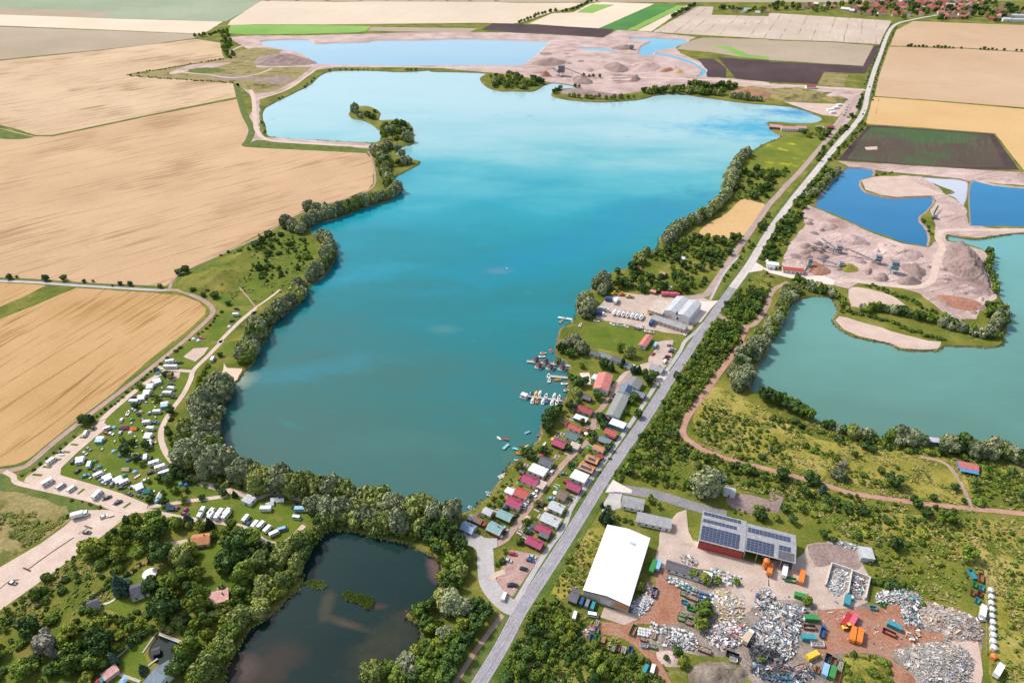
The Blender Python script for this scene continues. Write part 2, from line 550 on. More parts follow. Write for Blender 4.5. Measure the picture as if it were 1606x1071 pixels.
# ------------------------------------------------------------------ waters: outlines, then the ground sheet with holes in it
LAKE = (T('B1', [(480,445),(700,441),(920,450),(1090,440),(1100,447),(1300,452),(1440,460),(1405,492),(1450,545),(1530,570)])
 + T('C1', [(0,570),(60,572),(130,570),(200,532),(260,520),(330,528),(400,545),(340,556),(270,562),(250,600),(330,622),(500,637),(650,635),(800,622),(900,597),(1040,588),(1200,610),(1360,632),(1500,648)])
 + T('D1', [(0,656),(120,666),(220,690),(300,720),(338,748),(290,770),(180,775),(0,765),(15,800),(40,830),(80,852),(60,873),(0,890)])
 + T('C1', [(1500,950),(1430,1002)]) + T('C2', [(1345,-5),(1330,60),(1300,150),(1240,230),(1180,285),(1040,310),(940,410),(915,480),(850,545),(760,590),(620,645),(515,710),(505,770),(420,805),(412,900),(380,950),(310,990),(290,1071)])
 + T('C3', [(275,60),(330,112),(362,150),(360,190),(350,330),(300,420),(195,505),(192,580),(140,655),(60,740),(0,765)])
 + T('B3', [(1565,830),(1480,945),(1400,1025),(1335,1068)]) + [(718,808),(690,806),(655,800),(618,789),(575,781),(520,772),(470,763),(420,754),(385,744),(362,728),(344,704),(338,684),(344,655),(352,628),(363,609),(375,590),(381,581),(392,572),(402,553),(414,528),(428,504),(445,490),(462,478),(476,460),(486,445),(504,434),(517,418),(521,402),(512,378),(497,368),(483,362),(495,349),(527,341),(562,327),(602,316),(622,304),(628,296),(615,280),(635,268),(657,255),(637,246),(618,240),(632,229),(647,224),(646,200),(636,191),(612,188),(594,188),(594,175),(572,166),(550,174),(552,184),(575,190),(590,199),(600,209),(593,223),(552,223),(502,220),(427,215),(415,200),(411,175),(425,163),(465,143),(485,133),(502,118)])
UPPER = T('B1', [(370,403),(800,412),(1200,412)]) + T('C1', [(0,412),(50,412),(140,360),(200,300),(235,272),(215,258),(0,250)]) + T('B1', [(1290,243),(1000,250),(740,252),(690,262),(500,266),(370,270),(340,250),(180,246),(40,255),(20,268),(60,290),(200,318),(260,330),(320,360)])
SMALL = T('C1', [(790,345),(800,290),(860,258),(740,250),(745,234),(890,236),(1000,243),(1110,253),(1010,300),(905,320),(880,345)])
STRIPW = T('C1', [(430,296),(540,300),(660,318),(640,326),(520,318),(430,308)])
DITCH = T('C1', [(905,330),(1000,345),(1110,375),(1190,420),(1222,445),(1190,478),(1150,482),(1185,450),(1150,415),(1090,390),(980,358),(900,345)])
BLUE = T('D2', [(285,205),(370,90),(460,2)]) + T('D1', [(500,1050),(650,1062)]) + T('D2', [(660,30),(580,60),(600,122),(700,155),(800,168),(1010,158),(1040,185),(1000,250),(950,300),(1000,370),(1005,468),(920,460),(830,442),(700,395),(620,368),(430,280),(330,240)])
PALEP = T('D2', [(960,40),(1080,46),(1200,55),(1252,85),(1235,190),(1215,222),(1195,200),(1160,165),(1110,150),(1160,130),(1060,90)])
BLUER = T('D2', [(1260,70),(1420,85),(1600,102)]) + [(1720,303),(1720,352)] + T('D2', [(1600,350),(1500,347),(1380,347),(1280,345),(1258,330)])
EASTL = (T('D2', [(1115,400),(1180,412),(1300,425),(1420,408),(1600,388)]) + [(1720,364),(1960,420),(2050,700),(1820,790)]
 + T('D3', [(1600,705),(1540,668),(1450,640),(1360,640),(1280,655),(1100,640),(1000,620),(830,598),(650,600),(480,572),(380,540),(280,490),(190,440),(100,396),(0,350)])
 + T('C3', [(1540,325),(1490,300),(1482,230),(1520,160),(1560,100),(1600,30)]) + T('D2', [(20,1050),(60,980),(90,920),(120,860),(150,820),(260,782),(390,790),(430,840),(440,890),(410,935),(470,1000),(560,1040),(700,1068)])
 + T('D3', [(770,14),(830,42),(940,50),(1060,45),(1100,20),(1200,22),(1330,24),(1440,20)]) + T('D2', [(1470,1010),(1482,960),(1470,880),(1445,800),(1410,690),(1390,600),(1395,540),(1345,495),(1260,465),(1200,450),(1115,435)]))
POND = T('B4', [(440,105),(500,100),(640,110),(740,142),(900,170),(1050,232),(1130,270),(1165,320),(1170,400),(1150,480),(1140,530),(1060,560),(960,630),(975,660),(1030,690),(1040,760),(1035,835),(960,900),(940,940),(870,965),(700,990),(670,1020),(690,1060)]) + [(590,1110),(520,1150),(420,1160),(352,1120)] + T('A4', [(1390,1060),(1400,990),(1450,880),(1530,760),(1606,680)]) + T('B4', [(60,650),(120,595),(190,520),(275,450),(270,370),(330,250),(370,182)])
GPOND = T('A4', [(1000,765),(1090,790),(1175,830),(1130,880),(1080,920),(1040,960),(985,950),(950,930),(930,890),(940,840)])
def lk(name, P, jit, n=4):
	w = smooth([(v.x, v.y) for v in G(P)], n, True, jit)
	return name, ccw(w)
LK = [lk('lake', LAKE,0.8), lk('upper_lake', UPPER,1.5), lk('small_lake', SMALL,1.0), lk('flooded_strip', STRIPW,0.6), lk('ditch', DITCH,0.3),
	  lk('blue_lake', BLUE,0.7), lk('silt_pond', PALEP,0.6), lk('blue_lake_east', BLUER,0.7), lk('east_lake', EASTL,0.7), lk('pond', POND,0.45), lk('garden_pond', GPOND,0.2)]
LAKES = dict(LK)
LAKE_BB = {k: (min(p[0] for p in w), max(p[0] for p in w), min(p[1] for p in w), max(p[1] for p in w)) for k, w in LK}
LAKE_NP = {k: (np.array(w), np.roll(np.array(w),1, axis=0)) for k, w in LK}
def in_water(x, y):
	for k, w in LK:
		b = LAKE_BB[k]
		if b[0] < x < b[1] and b[2] < y < b[3]:
			P, Q = LAKE_NP[k]
			h = (P[:,1] > y) != (Q[:,1] > y)
			xi = (Q[h,0] - P[h,0])*(y - P[h,1])/(Q[h,1] - P[h,1]) + P[h,0]
			if (x < xi).sum() % 2:
				return True
	return False
def ground_sheet():
	vs, faces = [], []
	outer = [(-26000,-300),(26000,-300),(26000,40000),(-26000,40000)]
	for w in [outer] + [w for _, w in LK]:
		o = len(vs)
		vs += [Vector(p) for p in w]
		faces.append(list(range(o, o + len(w))))
	V, E, FC, ov, oe, of = geometry.delaunay_2d_cdt(vs, [], faces,1,1e-4)
	mb = MB()
	keep = [f for f, src in zip(FC, of) if list(src) == [0]]
	mb.add([(v.x, v.y,0.0) for v in V], [tuple(f) for f in keep])
	o = mb.build('ground', M_MEADOW)
	tag(o, 'grassy ground around the lakes', None, None, 'structure')
ground_sheet()
def shore(name, w, mat, wmat, depth=1.0, run=2.6, label=''):
	n = len(w)
	P = [Vector(p) for p in w]
	area = sum(P[i].x*P[(i+1) % n].y - P[(i+1) % n].x*P[i].y for i in range(n))
	sg = 1 if area > 0 else -1
	vs = [(p.x, p.y,0.0) for p in P]
	for i, p in enumerate(P):
		d = (P[(i+1) % n] - P[i-1]).normalized()
		q = p + Vector((-d.y, d.x))*sg*run
		vs.append((q.x, q.y, -depth*1.6))
	mb = MB()
	mb.add(vs, [(i,(i+1) % n, n+(i+1) % n, n+i) if sg > 0 else (i, n+i, n+(i+1) % n,(i+1) % n) for i in range(n)])
	tag(mb.build('lake_bank', mat), 'bank of the ' + label, None, None, 'structure')
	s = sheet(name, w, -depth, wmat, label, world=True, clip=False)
	return s
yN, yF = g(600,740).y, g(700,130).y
W_MAIN = water('lake_water', [(0.052,0.125,0.110),(0.038,0.138,0.128),(0.016,0.160,0.175),(0.008,0.20,0.24),(0.012,0.262,0.325),(0.07,0.345,0.385),(0.21,0.43,0.45),(0.30,0.48,0.50),(0.33,0.50,0.52)], None, yN - 40, g(700,150).y,0.004,0.10, wave=0.3, amp=0.55, patches=[(0.016,0.67,(0.03,0.24,0.21))],  # far stops whitened: silt plus sky reflection painted into the colour
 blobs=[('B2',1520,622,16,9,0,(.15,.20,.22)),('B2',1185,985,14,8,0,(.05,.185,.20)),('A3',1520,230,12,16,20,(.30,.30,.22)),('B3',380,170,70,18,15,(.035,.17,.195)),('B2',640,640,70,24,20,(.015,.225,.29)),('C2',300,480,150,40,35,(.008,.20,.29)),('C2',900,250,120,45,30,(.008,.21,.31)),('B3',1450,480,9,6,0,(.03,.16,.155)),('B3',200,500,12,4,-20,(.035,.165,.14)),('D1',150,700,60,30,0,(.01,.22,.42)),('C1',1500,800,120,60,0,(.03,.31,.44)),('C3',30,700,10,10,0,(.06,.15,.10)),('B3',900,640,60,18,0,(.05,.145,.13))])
W_UP = water('upper_lake_water',(0.22,0.39,0.49),(0.28,0.44,0.53), g(600,100).y, g(600,60).y,0.003,0.12)
W_SM = water('small_lake_water',(0.08,0.33,0.50),(0.16,0.4,0.53), g(600,90).y, g(600,60).y,0.003,0.12)
W_BLUE = water('blue_water',(0.006,0.125,0.27),(0.015,0.185,0.37), g(1350,390).y, g(1350,270).y,0.01,0.10)
W_PALE = water('silty_water',(0.42,0.45,0.52),(0.5,0.52,0.58), g(1350,320).y, g(1350,270).y,0.02,0.15)
W_EAST = water('east_water', [(0.09,0.20,0.165),(0.115,0.27,0.235),(0.125,0.33,0.325)], None, g(1400,690).y, g(1400,380).y,0.006,0.10)
W_POND = water('pond_water',(0.007,0.020,0.018),(0.012,0.034,0.031), g(600,1000).y, g(600,850).y,0.02,0.05, patches=[(0.03,0.64,(0.030,0.036,0.024))], wave=0.1,
 blobs=[('B4',1120,350,5,16,10,(.12,.075,.065)),('B4',880,760,20,14,30,(.036,.038,.020)),('B4',700,900,18,12,20,(.034,.036,.020)),('B4',170,900,15,12,0,(.03,.028,.021)),('B4',60,1000,14,12,0,(.034,.027,.02)),('B4',560,690,14,2.5,-20,(.06,.05,.03)),('B4',440,560,4,12,0,(.045,.045,.03)),('B4',950,620,9,4,30,(.045,.034,.02)),('B4',760,580,6,2,0,(.06,.04,.025)),('A4',1500,960,10,8,0,(.075,.05,.04))])
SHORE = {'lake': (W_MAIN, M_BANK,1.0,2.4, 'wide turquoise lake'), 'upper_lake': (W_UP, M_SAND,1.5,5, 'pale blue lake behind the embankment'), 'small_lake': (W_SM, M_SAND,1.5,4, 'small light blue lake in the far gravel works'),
  'flooded_strip': (W_SM, M_SAND,0.8,2, 'flooded strip in the far gravel works'), 'ditch': (W_SM, M_SAND,0.8,2, 'light blue ditch beside the dark field'), 'blue_lake': (W_BLUE, M_GRAVELD,1.2,3, 'deep blue lake of the gravel pit'), 'silt_pond': (W_PALE, M_GRAVELD,0.6,1.5, 'pale silt pond'),
  'blue_lake_east': (W_BLUE, M_SAND,1.2,3, 'deep blue lake at the right edge'), 'east_lake': (W_EAST, M_BANK,1.0,2.4, 'grey green lake on the right'), 'pond': (W_POND, M_BANK,0.7,1.6, 'dark pond in the foreground'), 'garden_pond': (W_POND, M_BANK,0.5,0.8, 'small dark garden pond')}
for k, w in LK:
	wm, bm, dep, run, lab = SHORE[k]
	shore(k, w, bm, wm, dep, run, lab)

GLADES = []
# ------------------------------------------------------------------ fields and other ground covers (sheets a few cm apart)
Z1, Z2, Z3, Z4, Z5 = 0.05,0.10,0.15,0.20,0.25
sheet('field', [(-500,-60),(470,-60),(402,8),(355,34),(250,31),(100,27),(0,24),(-500,8)], Z1, M_GREENF, 'grey green field at the far left')
sheet('field', T('A1', [(-600,20),(0,50),(280,60),(690,77),(650,110),(300,104),(0,92),(-600,60)]), Z2, M_GREYF, 'brownish strip in the grey green field')
sheet('field', T('A1', [(-900,60),(0,93),(700,118),(1400,137),(1275,215),(700,190),(0,163),(-900,110)]), Z1, M_PALE, 'pale stubble strip at the far left')
sheet('field', T('A1', [(-900,120),(0,170),(700,194),(1245,217),(1230,240),(900,285),(600,317),(300,345),(0,376),(-900,480)]), Z1, M_GREYF, 'grey brown field at the far left')
sheet('field', T('A1', [(-900,520),(0,384),(600,322),(1230,247),(1380,270),(1390,300),(1392,335),(1410,370),(1100,418),(800,470),(1000,490),(1470,525),(1480,610),(900,728),(330,848),(220,848),(0,784),(-900,640)]), Z1, M_WHEAT_N, 'pale wheat field with darker lodged streaks')
sheet('field', T('A1', [(-900,700),(0,805),(220,858),(330,858),(900,738),(1490,622),(1510,700),(1540,760),(1548,840),(1525,905)]) + T('B1', [(0,928),(300,940),(690,962),(730,1010),(742,1071)]) + T('B2', [(730,30),(732,80),(700,120),(560,172),(300,245),(160,325),(0,408)]) + T('A2', [(1500,465),(1200,605),(1130,640),(1080,690),(1040,722),(830,715),(0,675),(-1000,640)]), Z1, M_WHEAT, 'big tan wheat field beside the lake')
sheet('meadow_patch', T('A1', [(-200,800),(0,808),(100,835),(220,862),(120,876),(-200,868)]), Z2, M_VERGE, 'green patch in the wheat field')
sheet('meadow_patch', T('A1', [(790,475),(860,455),(1410,375),(1440,365),(1606,380),(1606,525),(1480,525),(1000,492)]), Z2, M_ROUGH, 'scrubby wedge between the wheat fields')
sheet('field', T('A2', [(-1000,690),(0,702),(292,718),(150,790),(0,855),(-1000,1250)]), Z1, M_WHEAT_L, 'small wheat plot at the left edge')
sheet('meadow_patch', T('A2', [(0,862),(150,797),(300,722),(440,732),(220,838),(0,925),(-1000,1360),(-1000,1290)]), Z1, M_MEADOW, 'dark green grass strip in the wheat')
sheet('field', T('A2', [(480,734),(700,748),(960,764),(1150,786),(1250,822),(1292,868),(1285,905),(1100,1065)]) + T('A3', [(1080,0),(940,110),(700,330),(480,508),(300,650),(180,735),(100,768),(0,782),(-1000,800),(-1000,300)]) + T('A2', [(0,928),(225,842)]), Z1, M_WHEAT_L, 'golden wheat field beside the campsite track')
sheet('meadow_patch', T('A3', [(-1000,860),(0,850),(90,875),(400,945),(560,1000),(700,1060)]) + T('A4', [(505,0),(280,160),(0,320),(-1000,900)]), Z1, M_ROUGH, 'rough tan meadow at the lower left')
sheet('lawn', T('A3', [(20,820),(100,890),(400,950),(740,1060)]) + T('A4', [(640,-5),(470,0)]) + T('A3', [(430,1071),(420,1030),(100,940),(-300,900)]), Z2, M_VERGE, 'green verge beside the campsite path')
# far middle
sheet('field', T('B1', [(30,8),(520,14),(1000,8),(1440,12)]) + T('C1', [(0,20),(480,20),(240,80),(60,140),(0,150)]) + T('B1', [(1400,145),(400,156),(0,155),(-180,160),(-160,130)]), Z1, M_PALE2, 'pale stubble field beyond the upper lake')
sheet('field', [(360,-2),(520,-70),(2000,-75),(1700,0),(1300,4),(950,4),(800,4),(410,2)], Z1, M_GREYF, 'far grey brown field at the top of the view')
sheet('field', [(1560,-20),(2400,-60),(2600,40),(1760,14),(1640,8)], Z1, M_GREENF, 'far green field past the village')
sheet('field', T('B1', [(-160,160),(0,158),(400,160),(720,166),(690,195),(640,205),(400,212),(0,218),(-180,212)]), Z1, M_GREENF2, 'bright green strip beyond the upper lake')
sheet('field', T('B1', [(720,170),(1390,180),(1330,208),(700,195)]), Z1, M_GREYF, 'thin brownish strip beside the green strip')
sheet('field', T('B1', [(1480,148),(1606,150)]) + T('C1', [(0,152),(300,165),(640,185),(570,238),(200,212),(0,208)]) + T('B1', [(1606,206),(1410,188)]), Z1, M_SOIL, 'dark ploughed strip in front of the stubble')
sheet('field', T('C1', [(250,85),(380,80),(480,25),(560,15),(890,26),(540,180),(330,168),(100,150)]), Z1, M_PALE, 'pale field left of the green strips')
sheet('field', T('C1', [(400,80),(500,28),(640,32),(500,85)]), Z2, M_GREENF2, 'small fresh green plot in the pale field')
sheet('field', T('C1', [(895,28),(1030,36),(700,190),(535,182)]), Z1, M_DKGREENF, 'dark green field strip')
sheet('field', T('C1', [(1035,36),(1085,38),(770,193),(715,190)]), Z1, M_GREENF2, 'light green field strip')
sheet('field', T('C1', [(1090,38),(1140,40),(1000,110),(870,200),(780,194)]), Z1, M_PALE, 'pale narrow field strip beside the green strip')
sheet('field', T('C1', [(1150,42),(1260,45),(1250,95),(1606,105)]) + T('D1', [(0,82),(200,95),(460,112),(770,132),(730,210),(700,280),(400,262),(0,248)]) + T('C1', [(1606,245),(1200,222),(880,202)]), Z1, M_STRIPE, 'stubble field striped with dark furrows')
sheet('field', T('C1', [(1260,42),(1606,55),(1606,80),(1450,78)]) + T('D1', [(0,25),(330,30),(420,50),(0,80)]), Z2, M_GREENF, 'green meadow before the far village')
sheet('field', T('C1', [(1190,238),(1606,250)]) + T('D1', [(0,255),(400,268),(655,288),(590,415),(0,378)]) + T('C1', [(1606,375),(1440,360),(1250,330),(1030,310),(1080,270)]), Z1, M_GREYF, 'greyish field beside the country road')
sheet('meadow_patch', T('C1', [(1250,290),(1360,292),(1480,345),(1606,358),(1606,372),(1430,358),(1350,318)]), Z2, M_GREENF2, 'bright green patch in the greyish field')
sheet('field', T('C1', [(1290,362),(1606,382)]) + T('D1', [(0,388),(300,402),(625,420),(600,465),(345,452),(300,530),(0,515)]) + T('C1', [(1606,515),(1400,495)]), Z1, M_SOIL, 'dark ploughed field left of the country road')
sheet('field', T('C1', [(1160,370),(1260,370),(1340,430),(1340,490),(1220,485),(1210,430)]), Z1, M_SOIL, 'dark soil patch beside the ditch')
sheet('field', T('D1', [(350,456),(500,470),(590,470),(580,550),(440,545),(305,532)]), Z1, M_ROUGH, 'olive plot beside the country road')
sheet('meadow_patch', T('D1', [(500,470),(590,470),(580,550),(470,545)]), Z2, M_MEADOW, 'green corner of the olive plot')
sheet('field', T('D1', [(660,288),(695,285),(645,400),(600,465),(590,418)]), Z2, M_SOIL, 'dark soil headland beside the road')
# right
sheet('field', T('D1', [(905,135),(1600,160),(2600,200),(2600,345),(1600,325),(1200,300),(760,288),(800,190)]), Z1, M_WHEAT_E, 'tan field below the village')
sheet('field', T('D1', [(755,295),(1200,306),(1600,330),(2700,350),(2700,760),(1600,676),(1000,628),(665,604),(690,480)]), Z1, M_WHEAT_E, 'wide tan field right of the country road')
sheet('field', T('D1', [(650,612),(690,612),(660,782),(608,778)]), Z2, M_WHEAT_O, 'narrow golden headland beside the road')
sheet('field', T('D1', [(690,612),(1000,635),(1600,686),(2700,770),(2700,1300),(1700,1180),(1600,1071),(1560,1020),(1420,838),(1000,805),(660,782)]), Z1, M_WHEAT_O, 'golden field above the dark field')
sheet('field', T('D1', [(620,790),(660,788),(1000,812),(1410,842),(1470,930),(1570,1068),(1300,1062),(800,1030),(430,1005)]), Z1, M_SOIL, 'dark ploughed field above the blue lake')
sheet('field', T('D1', [(640,800),(900,812),(1380,850),(1480,1050),(1100,1050),(800,1025),(490,1000),(570,880)]), Z2, M_SOILG, 'greening middle of the dark field')
sheet('field', T('D1', [(600,925),(680,920),(680,940),(610,942)]), Z3, M_SAND, 'sandy patch in the dark field')
sheet('meadow_patch', T('D1', [(0,900),(90,865),(370,870),(300,960),(190,1071),(0,1071)]) + T('C1', [(1400,1071),(1450,1010),(1530,950)]), Z1, ground('flower_meadow', [(0.11,0.15,0.02),(0.20,0.22,0.025)],0.03,6,0.6, None, bumpy=0.4, patches=[(0.04,0.58,(0.40,0.36,0.02))]), 'meadow with yellow flowers beside the lake')
sheet('field', T('C2', [(1430,185),(1500,180),(1580,210),(1560,270),(1450,415),(1300,420),(1170,395),(1230,330),(1340,270)]), Z2, M_WHEAT_O, 'small golden grain plot by the old road', sub=3)
sheet('field', T('C3', [(1250,280),(1400,330),(1520,400),(1606,430)]) + T('D3', [(0,440),(300,610),(600,640),(1000,690),(1200,780),(1270,980),(1200,1010),(800,950),(500,880),(200,800),(0,740)]) + T('C3', [(1350,690),(1180,560),(1130,480),(1200,350)]), Z1, M_DRY, 'dry yellow grassland by the grey green lake', sub=3)
sheet('meadow_patch', T('D4', [(700,0),(1606,60),(1606,1071),(1400,1071),(1360,700),(1350,360),(1000,200),(700,140)]), Z1, M_DRY, 'dry meadow at the lower right')
sheet('meadow_patch', T('C4', [(440,110),(620,100),(560,200),(470,420),(360,520),(230,540),(340,300)]), Z1, M_DRY, 'dry grass left of the white roofed warehouse', sub=2)
# gravel grounds
sheet('gravel_ground', T('A1', [(1430,235),(1606,225)]) + T('B1', [(300,225),(1000,205),(1606,206)]) + T('C1', [(0,206),(570,238),(660,190),(880,204),(1150,235),(1020,300),(1060,340),(1200,400),(1220,480),(1606,518)]) + T('D1', [(0,525),(300,540),(620,560),(560,600),(400,580),(0,570)]) + T('C1', [(1400,540),(1100,545),(900,560),(640,600),(400,610),(290,580),(380,555),(200,510),(0,470)]) + T('B1', [(1450,455),(1100,425),(500,425),(370,440),(240,540),(20,620),(20,860),(760,905),(770,945),(400,915),(0,900),(-90,890),(-60,760),(0,640),(-120,520),(-100,420),(60,380)]), Z1, M_GRAVEL, 'pinkish gravel ground of the far gravel works')
sheet('meadow_patch', T('B1', [(-180,330),(0,300),(160,315),(130,360),(0,385),(-140,400)]), Z2, M_ROUGH, 'olive patch by the shallow end of the upper lake')
sheet('meadow_patch', T('B1', [(-180,440),(0,425),(350,422),(250,500),(130,570),(0,590),(-120,540)]), Z2, M_ROUGH, 'olive slope beside the gravel road')
sheet('meadow_patch', T('B1', [(0,880),(300,895),(540,915),(760,945),(600,950),(300,930),(-60,905)]), Z2, M_VERGE, 'green verge on the dam')
sheet('meadow_patch', T('D1', [(0,555),(180,550),(350,580),(280,635),(160,640),(0,600)]) + T('C1', [(1480,600),(1400,560),(1500,540)]), Z2, M_ROUGH, 'brown overgrown mound by the bathing beach')
sheet('sand_beach', T('D1', [(90,640),(300,650),(410,655),(480,650),(470,690),(430,735),(340,725),(230,690)]), Z3, M_SAND, 'pale sand bathing beach at the lake end')
sheet('car_park', T('D1', [(560,600),(610,590),(540,720),(480,790),(400,790),(450,720),(480,640),(350,600),(430,570)]), Z2, M_GRAVEL, 'gravel car park behind the bathing beach')
sheet('gravel_ground', T('D2', [(240,212),(300,240),(430,292),(620,380),(830,455),(1000,482),(1050,440),(1040,300),(1010,250),(1050,190),(1010,150),(900,130),(860,30),(1000,45),(1110,150),(1170,180),(1230,230),(1250,330),(1400,362),(1620,362),(1606,386),(1420,405),(1300,420),(1130,400),(1110,440),(1200,455),(1345,500),(1385,560),(1395,680),(1430,800),(1330,850),(1300,930),(1150,940),(1060,860),(950,770),(760,710),(570,700),(500,740),(400,715),(200,690),(80,590),(130,450),(230,340),(200,270)]), Z1, M_GRAVEL, 'pinkish gravel ground of the near gravel pit')
sheet('gravel_ground', T('D2', [(580,62),(650,40),(860,30),(930,80),(1110,150),(1010,156),(800,165),(700,152),(605,120)]), Z2, M_SAND, 'pale gravel tongue in the blue lake')
sheet('gravel_ground', T('D1', [(430,1012),(800,1034),(1300,1066)]) + T('D2', [(1600,10),(2200,40),(2200,110),(1600,92),(1280,72),(1200,50),(900,20),(780,10)]) + T('D1', [(500,1046)]), Z1, M_GRAVEL, 'sandy bank between the dark field and blue lakes')
sheet('gravel_ground', T('D2', [(500,745),(560,730),(700,760),(800,800),(875,870),(800,890),(700,840),(600,850),(515,850)]), Z2, M_SAND, 'pale gravel plateau by the grey green lake', sub=2)
sheet('sand_beach', T('D2', [(415,938),(440,912),(600,955),(760,1005),(1000,1066)]) + T('D3', [(1080,0),(1060,43),(940,48),(830,40),(760,8)]) + T('D2', [(560,1036),(470,995)]), Z2, M_SAND, 'sandy beach of the peninsula')
sheet('apron', T('D2', [(0,618),(110,640),(220,665),(330,655),(420,690),(400,718),(200,690),(0,640)]) + T('C2', [(1530,590)]), Z3, M_APRON, 'pale concrete apron at the gravel pit gate')
sheet('apron', T('C2', [(1500,560),(1570,600),(1570,625),(1480,640),(1440,650)]), Z4, M_APRON, 'pale concrete junction beside the country road')
sheet('sand_beach', T('A3', [(1405,130),(1425,165),(1520,168),(1500,210),(1465,285),(1420,290),(1360,225),(1400,180)]), Z2, ground('bright_sand', [(0.58,0.44,0.32),(0.68,0.53,0.40)],0.1,5,0.8, None, bumpy=0.2, gs=.5), 'small sand beach below the campsite', sub=2)
sheet('volleyball_court', T('A3', [(1150,95),(1215,42),(1310,35),(1280,80),(1225,125)]), Z3, M_SAND, 'sand court beside the campsite lane')
sheet('play_area', T('A3', [(1050,195),(1130,190),(1125,225),(1085,250),(1040,235)]), Z3, M_SAND, 'sandy playground at the top of the campsite')
sheet('gravel_ground', T('A1', [(1060,460),(1200,408),(1400,395),(1440,402),(1300,432),(1160,452),(1100,466)]), Z3, M_GRAVEL, 'pinkish gravel track in the scrubby wedge', sub=2)
sheet('gravel_ground', T('A1', [(1420,385),(1500,375),(1606,330),(1606,365),(1510,395)]) + T('B1', [(30,330)]), Z3, M_GRAVELD, 'grey brown bare strip at the upper left works')
sheet('meadow_patch', T('A1', [(1180,440),(1300,425),(1420,440),(1340,460),(1220,462)]), Z3, M_VERGE, 'green and yellow patch in the scrubby wedge', sub=2)
sheet('gravel_ground', T('A1', [(1260,490),(1450,470),(1606,480),(1606,500),(1420,500)]), Z3, M_GRAVELD, 'bare brown strip in the scrubby wedge')
sheet('gravel_ground', T('B1', [(-20,500),(120,480),(240,500),(140,530),(20,520)]), Z3, M_GRAVELD, 'bare brown slope left of the lake', sub=2)
ribbon('gravel_road', T('A1', [(1130,455),(1300,470),(1450,490),(1606,470)]) + T('B1', [(100,430)]),4, Z4, M_PALETRK, 'pale track across the scrubby wedge', keep=False)
# campsite
sheet('lawn', T('A3', [(1000,190),(1190,190),(1150,330),(1040,490),(1005,560),(1020,650),(1080,750),(1200,850),(1300,910),(1430,960),(1150,1000),(930,1030),(760,950),(600,900),(378,835),(380,795),(500,680),(680,530),(650,480),(900,270)]), Z1, M_LAWN, 'mown grass of the campsite')
sheet('lawn', T('A3', [(940,1040),(1160,1010),(1440,975),(1606,1010)]) + T('B3', [(100,1000),(450,1020),(480,1071)]) + T('B4', [(290,60),(170,175),(60,165),(0,130)]) + T('A4', [(1606,120),(1400,50),(1200,35),(1000,-5)]), Z1, M_LAWN, 'mown grass of the lower campsite')
sheet('lawn', T('A3', [(1180,20),(1380,-10)]) + T('A2', [(1600,880),(1450,880),(1380,900),(1290,1000),(1200,1071)]) + T('A3', [(1000,150),(1200,170),(1390,10)]), Z1, M_LAWN, 'mown grass at the top of the campsite')
sheet('lawn', T('A3', [(1410,10),(1606,-20),(1560,120),(1400,140),(1340,240),(1230,300),(1200,240)]), Z1, M_LAWN, 'lawn behind the small beach')
sheet('meadow_patch', T('A2', [(1100,700),(1150,640),(1300,570),(1606,430)]) + T('B2', [(0,420),(150,375),(300,420),(360,470),(420,560),(330,640),(200,740),(0,830)]) + T('A2', [(1600,840),(1420,850),(1300,780),(1120,745)]), Z1, M_LAWN, 'green hill above the campsite')
sheet('car_park', T('A3', [(640,495),(680,530),(500,680),(385,790),(378,835),(600,900),(760,950),(930,1020),(920,1052),(800,1057),(500,985),(150,878),(165,850),(330,725),(480,600)]), Z2, M_PALETRK, 'gravel pitch parking of the campsite')
sheet('car_park', T('A4', [(500,0),(540,-15),(650,-20),(830,0),(560,210),(200,470),(0,612),(-600,1000),(-600,600),(0,342),(260,190),(400,90)]), Z2, M_PALETRK, 'long gravel car park at the lower left')
for i,(a, b) in enumerate([((600,555),(560,560)),((545,602),(500,600)),((490,648),(445,643)),((440,694),(400,690)),((385,740),(340,738)),((325,788),(270,784)),((265,838),(205,832)),((345,920),(400,885)),((415,938),(470,905)),((480,962),(530,922)),((575,990),(620,965)),((640,1000),(690,970)),((710,1025),(745,990)),((775,1042),(820,1010))]):
	ribbon('grass_strip', T('A3', [a,((a[0]+b[0])/2,(a[1]+b[1])/2), b]),1.6, Z3, M_VERGE, 'narrow grass strip between campsite parking bays', keep=False)
M_DARKLINE = ground('dark_strip', [(0.10,0.07,0.05),(0.16,0.11,0.08)],0.3,4,1.0, None, bumpy=0)
ribbon('kerb_strip', T('A4', [(175,357),(300,265),(465,155)]),0.8, Z3, M_DARKLINE, 'dark strip in the middle of the long car park', keep=False)
ribbon('kerb_strip', T('A4', [(490,135),(560,92)]),0.5, Z3, M_DARKLINE, 'short dark strip in the long car park', keep=False)
ribbon('kerb_strip', T('A4', [(145,345),(195,368)]),0.9, Z3, M_DARKLINE, 'dark cross strip in the long car park', keep=False)
ribbon('kerb_strip', T('A4', [(530,82),(580,100)]),0.9, Z3, M_DARKLINE, 'dark cross strip at the top of the long car park', keep=False)
ribbon('kerb_strip', T('A4', [(-100,540),(0,475),(60,430),(120,420)]),0.6, Z3, M_DARKLINE, 'dark strip at the lower end of the long car park', keep=False)
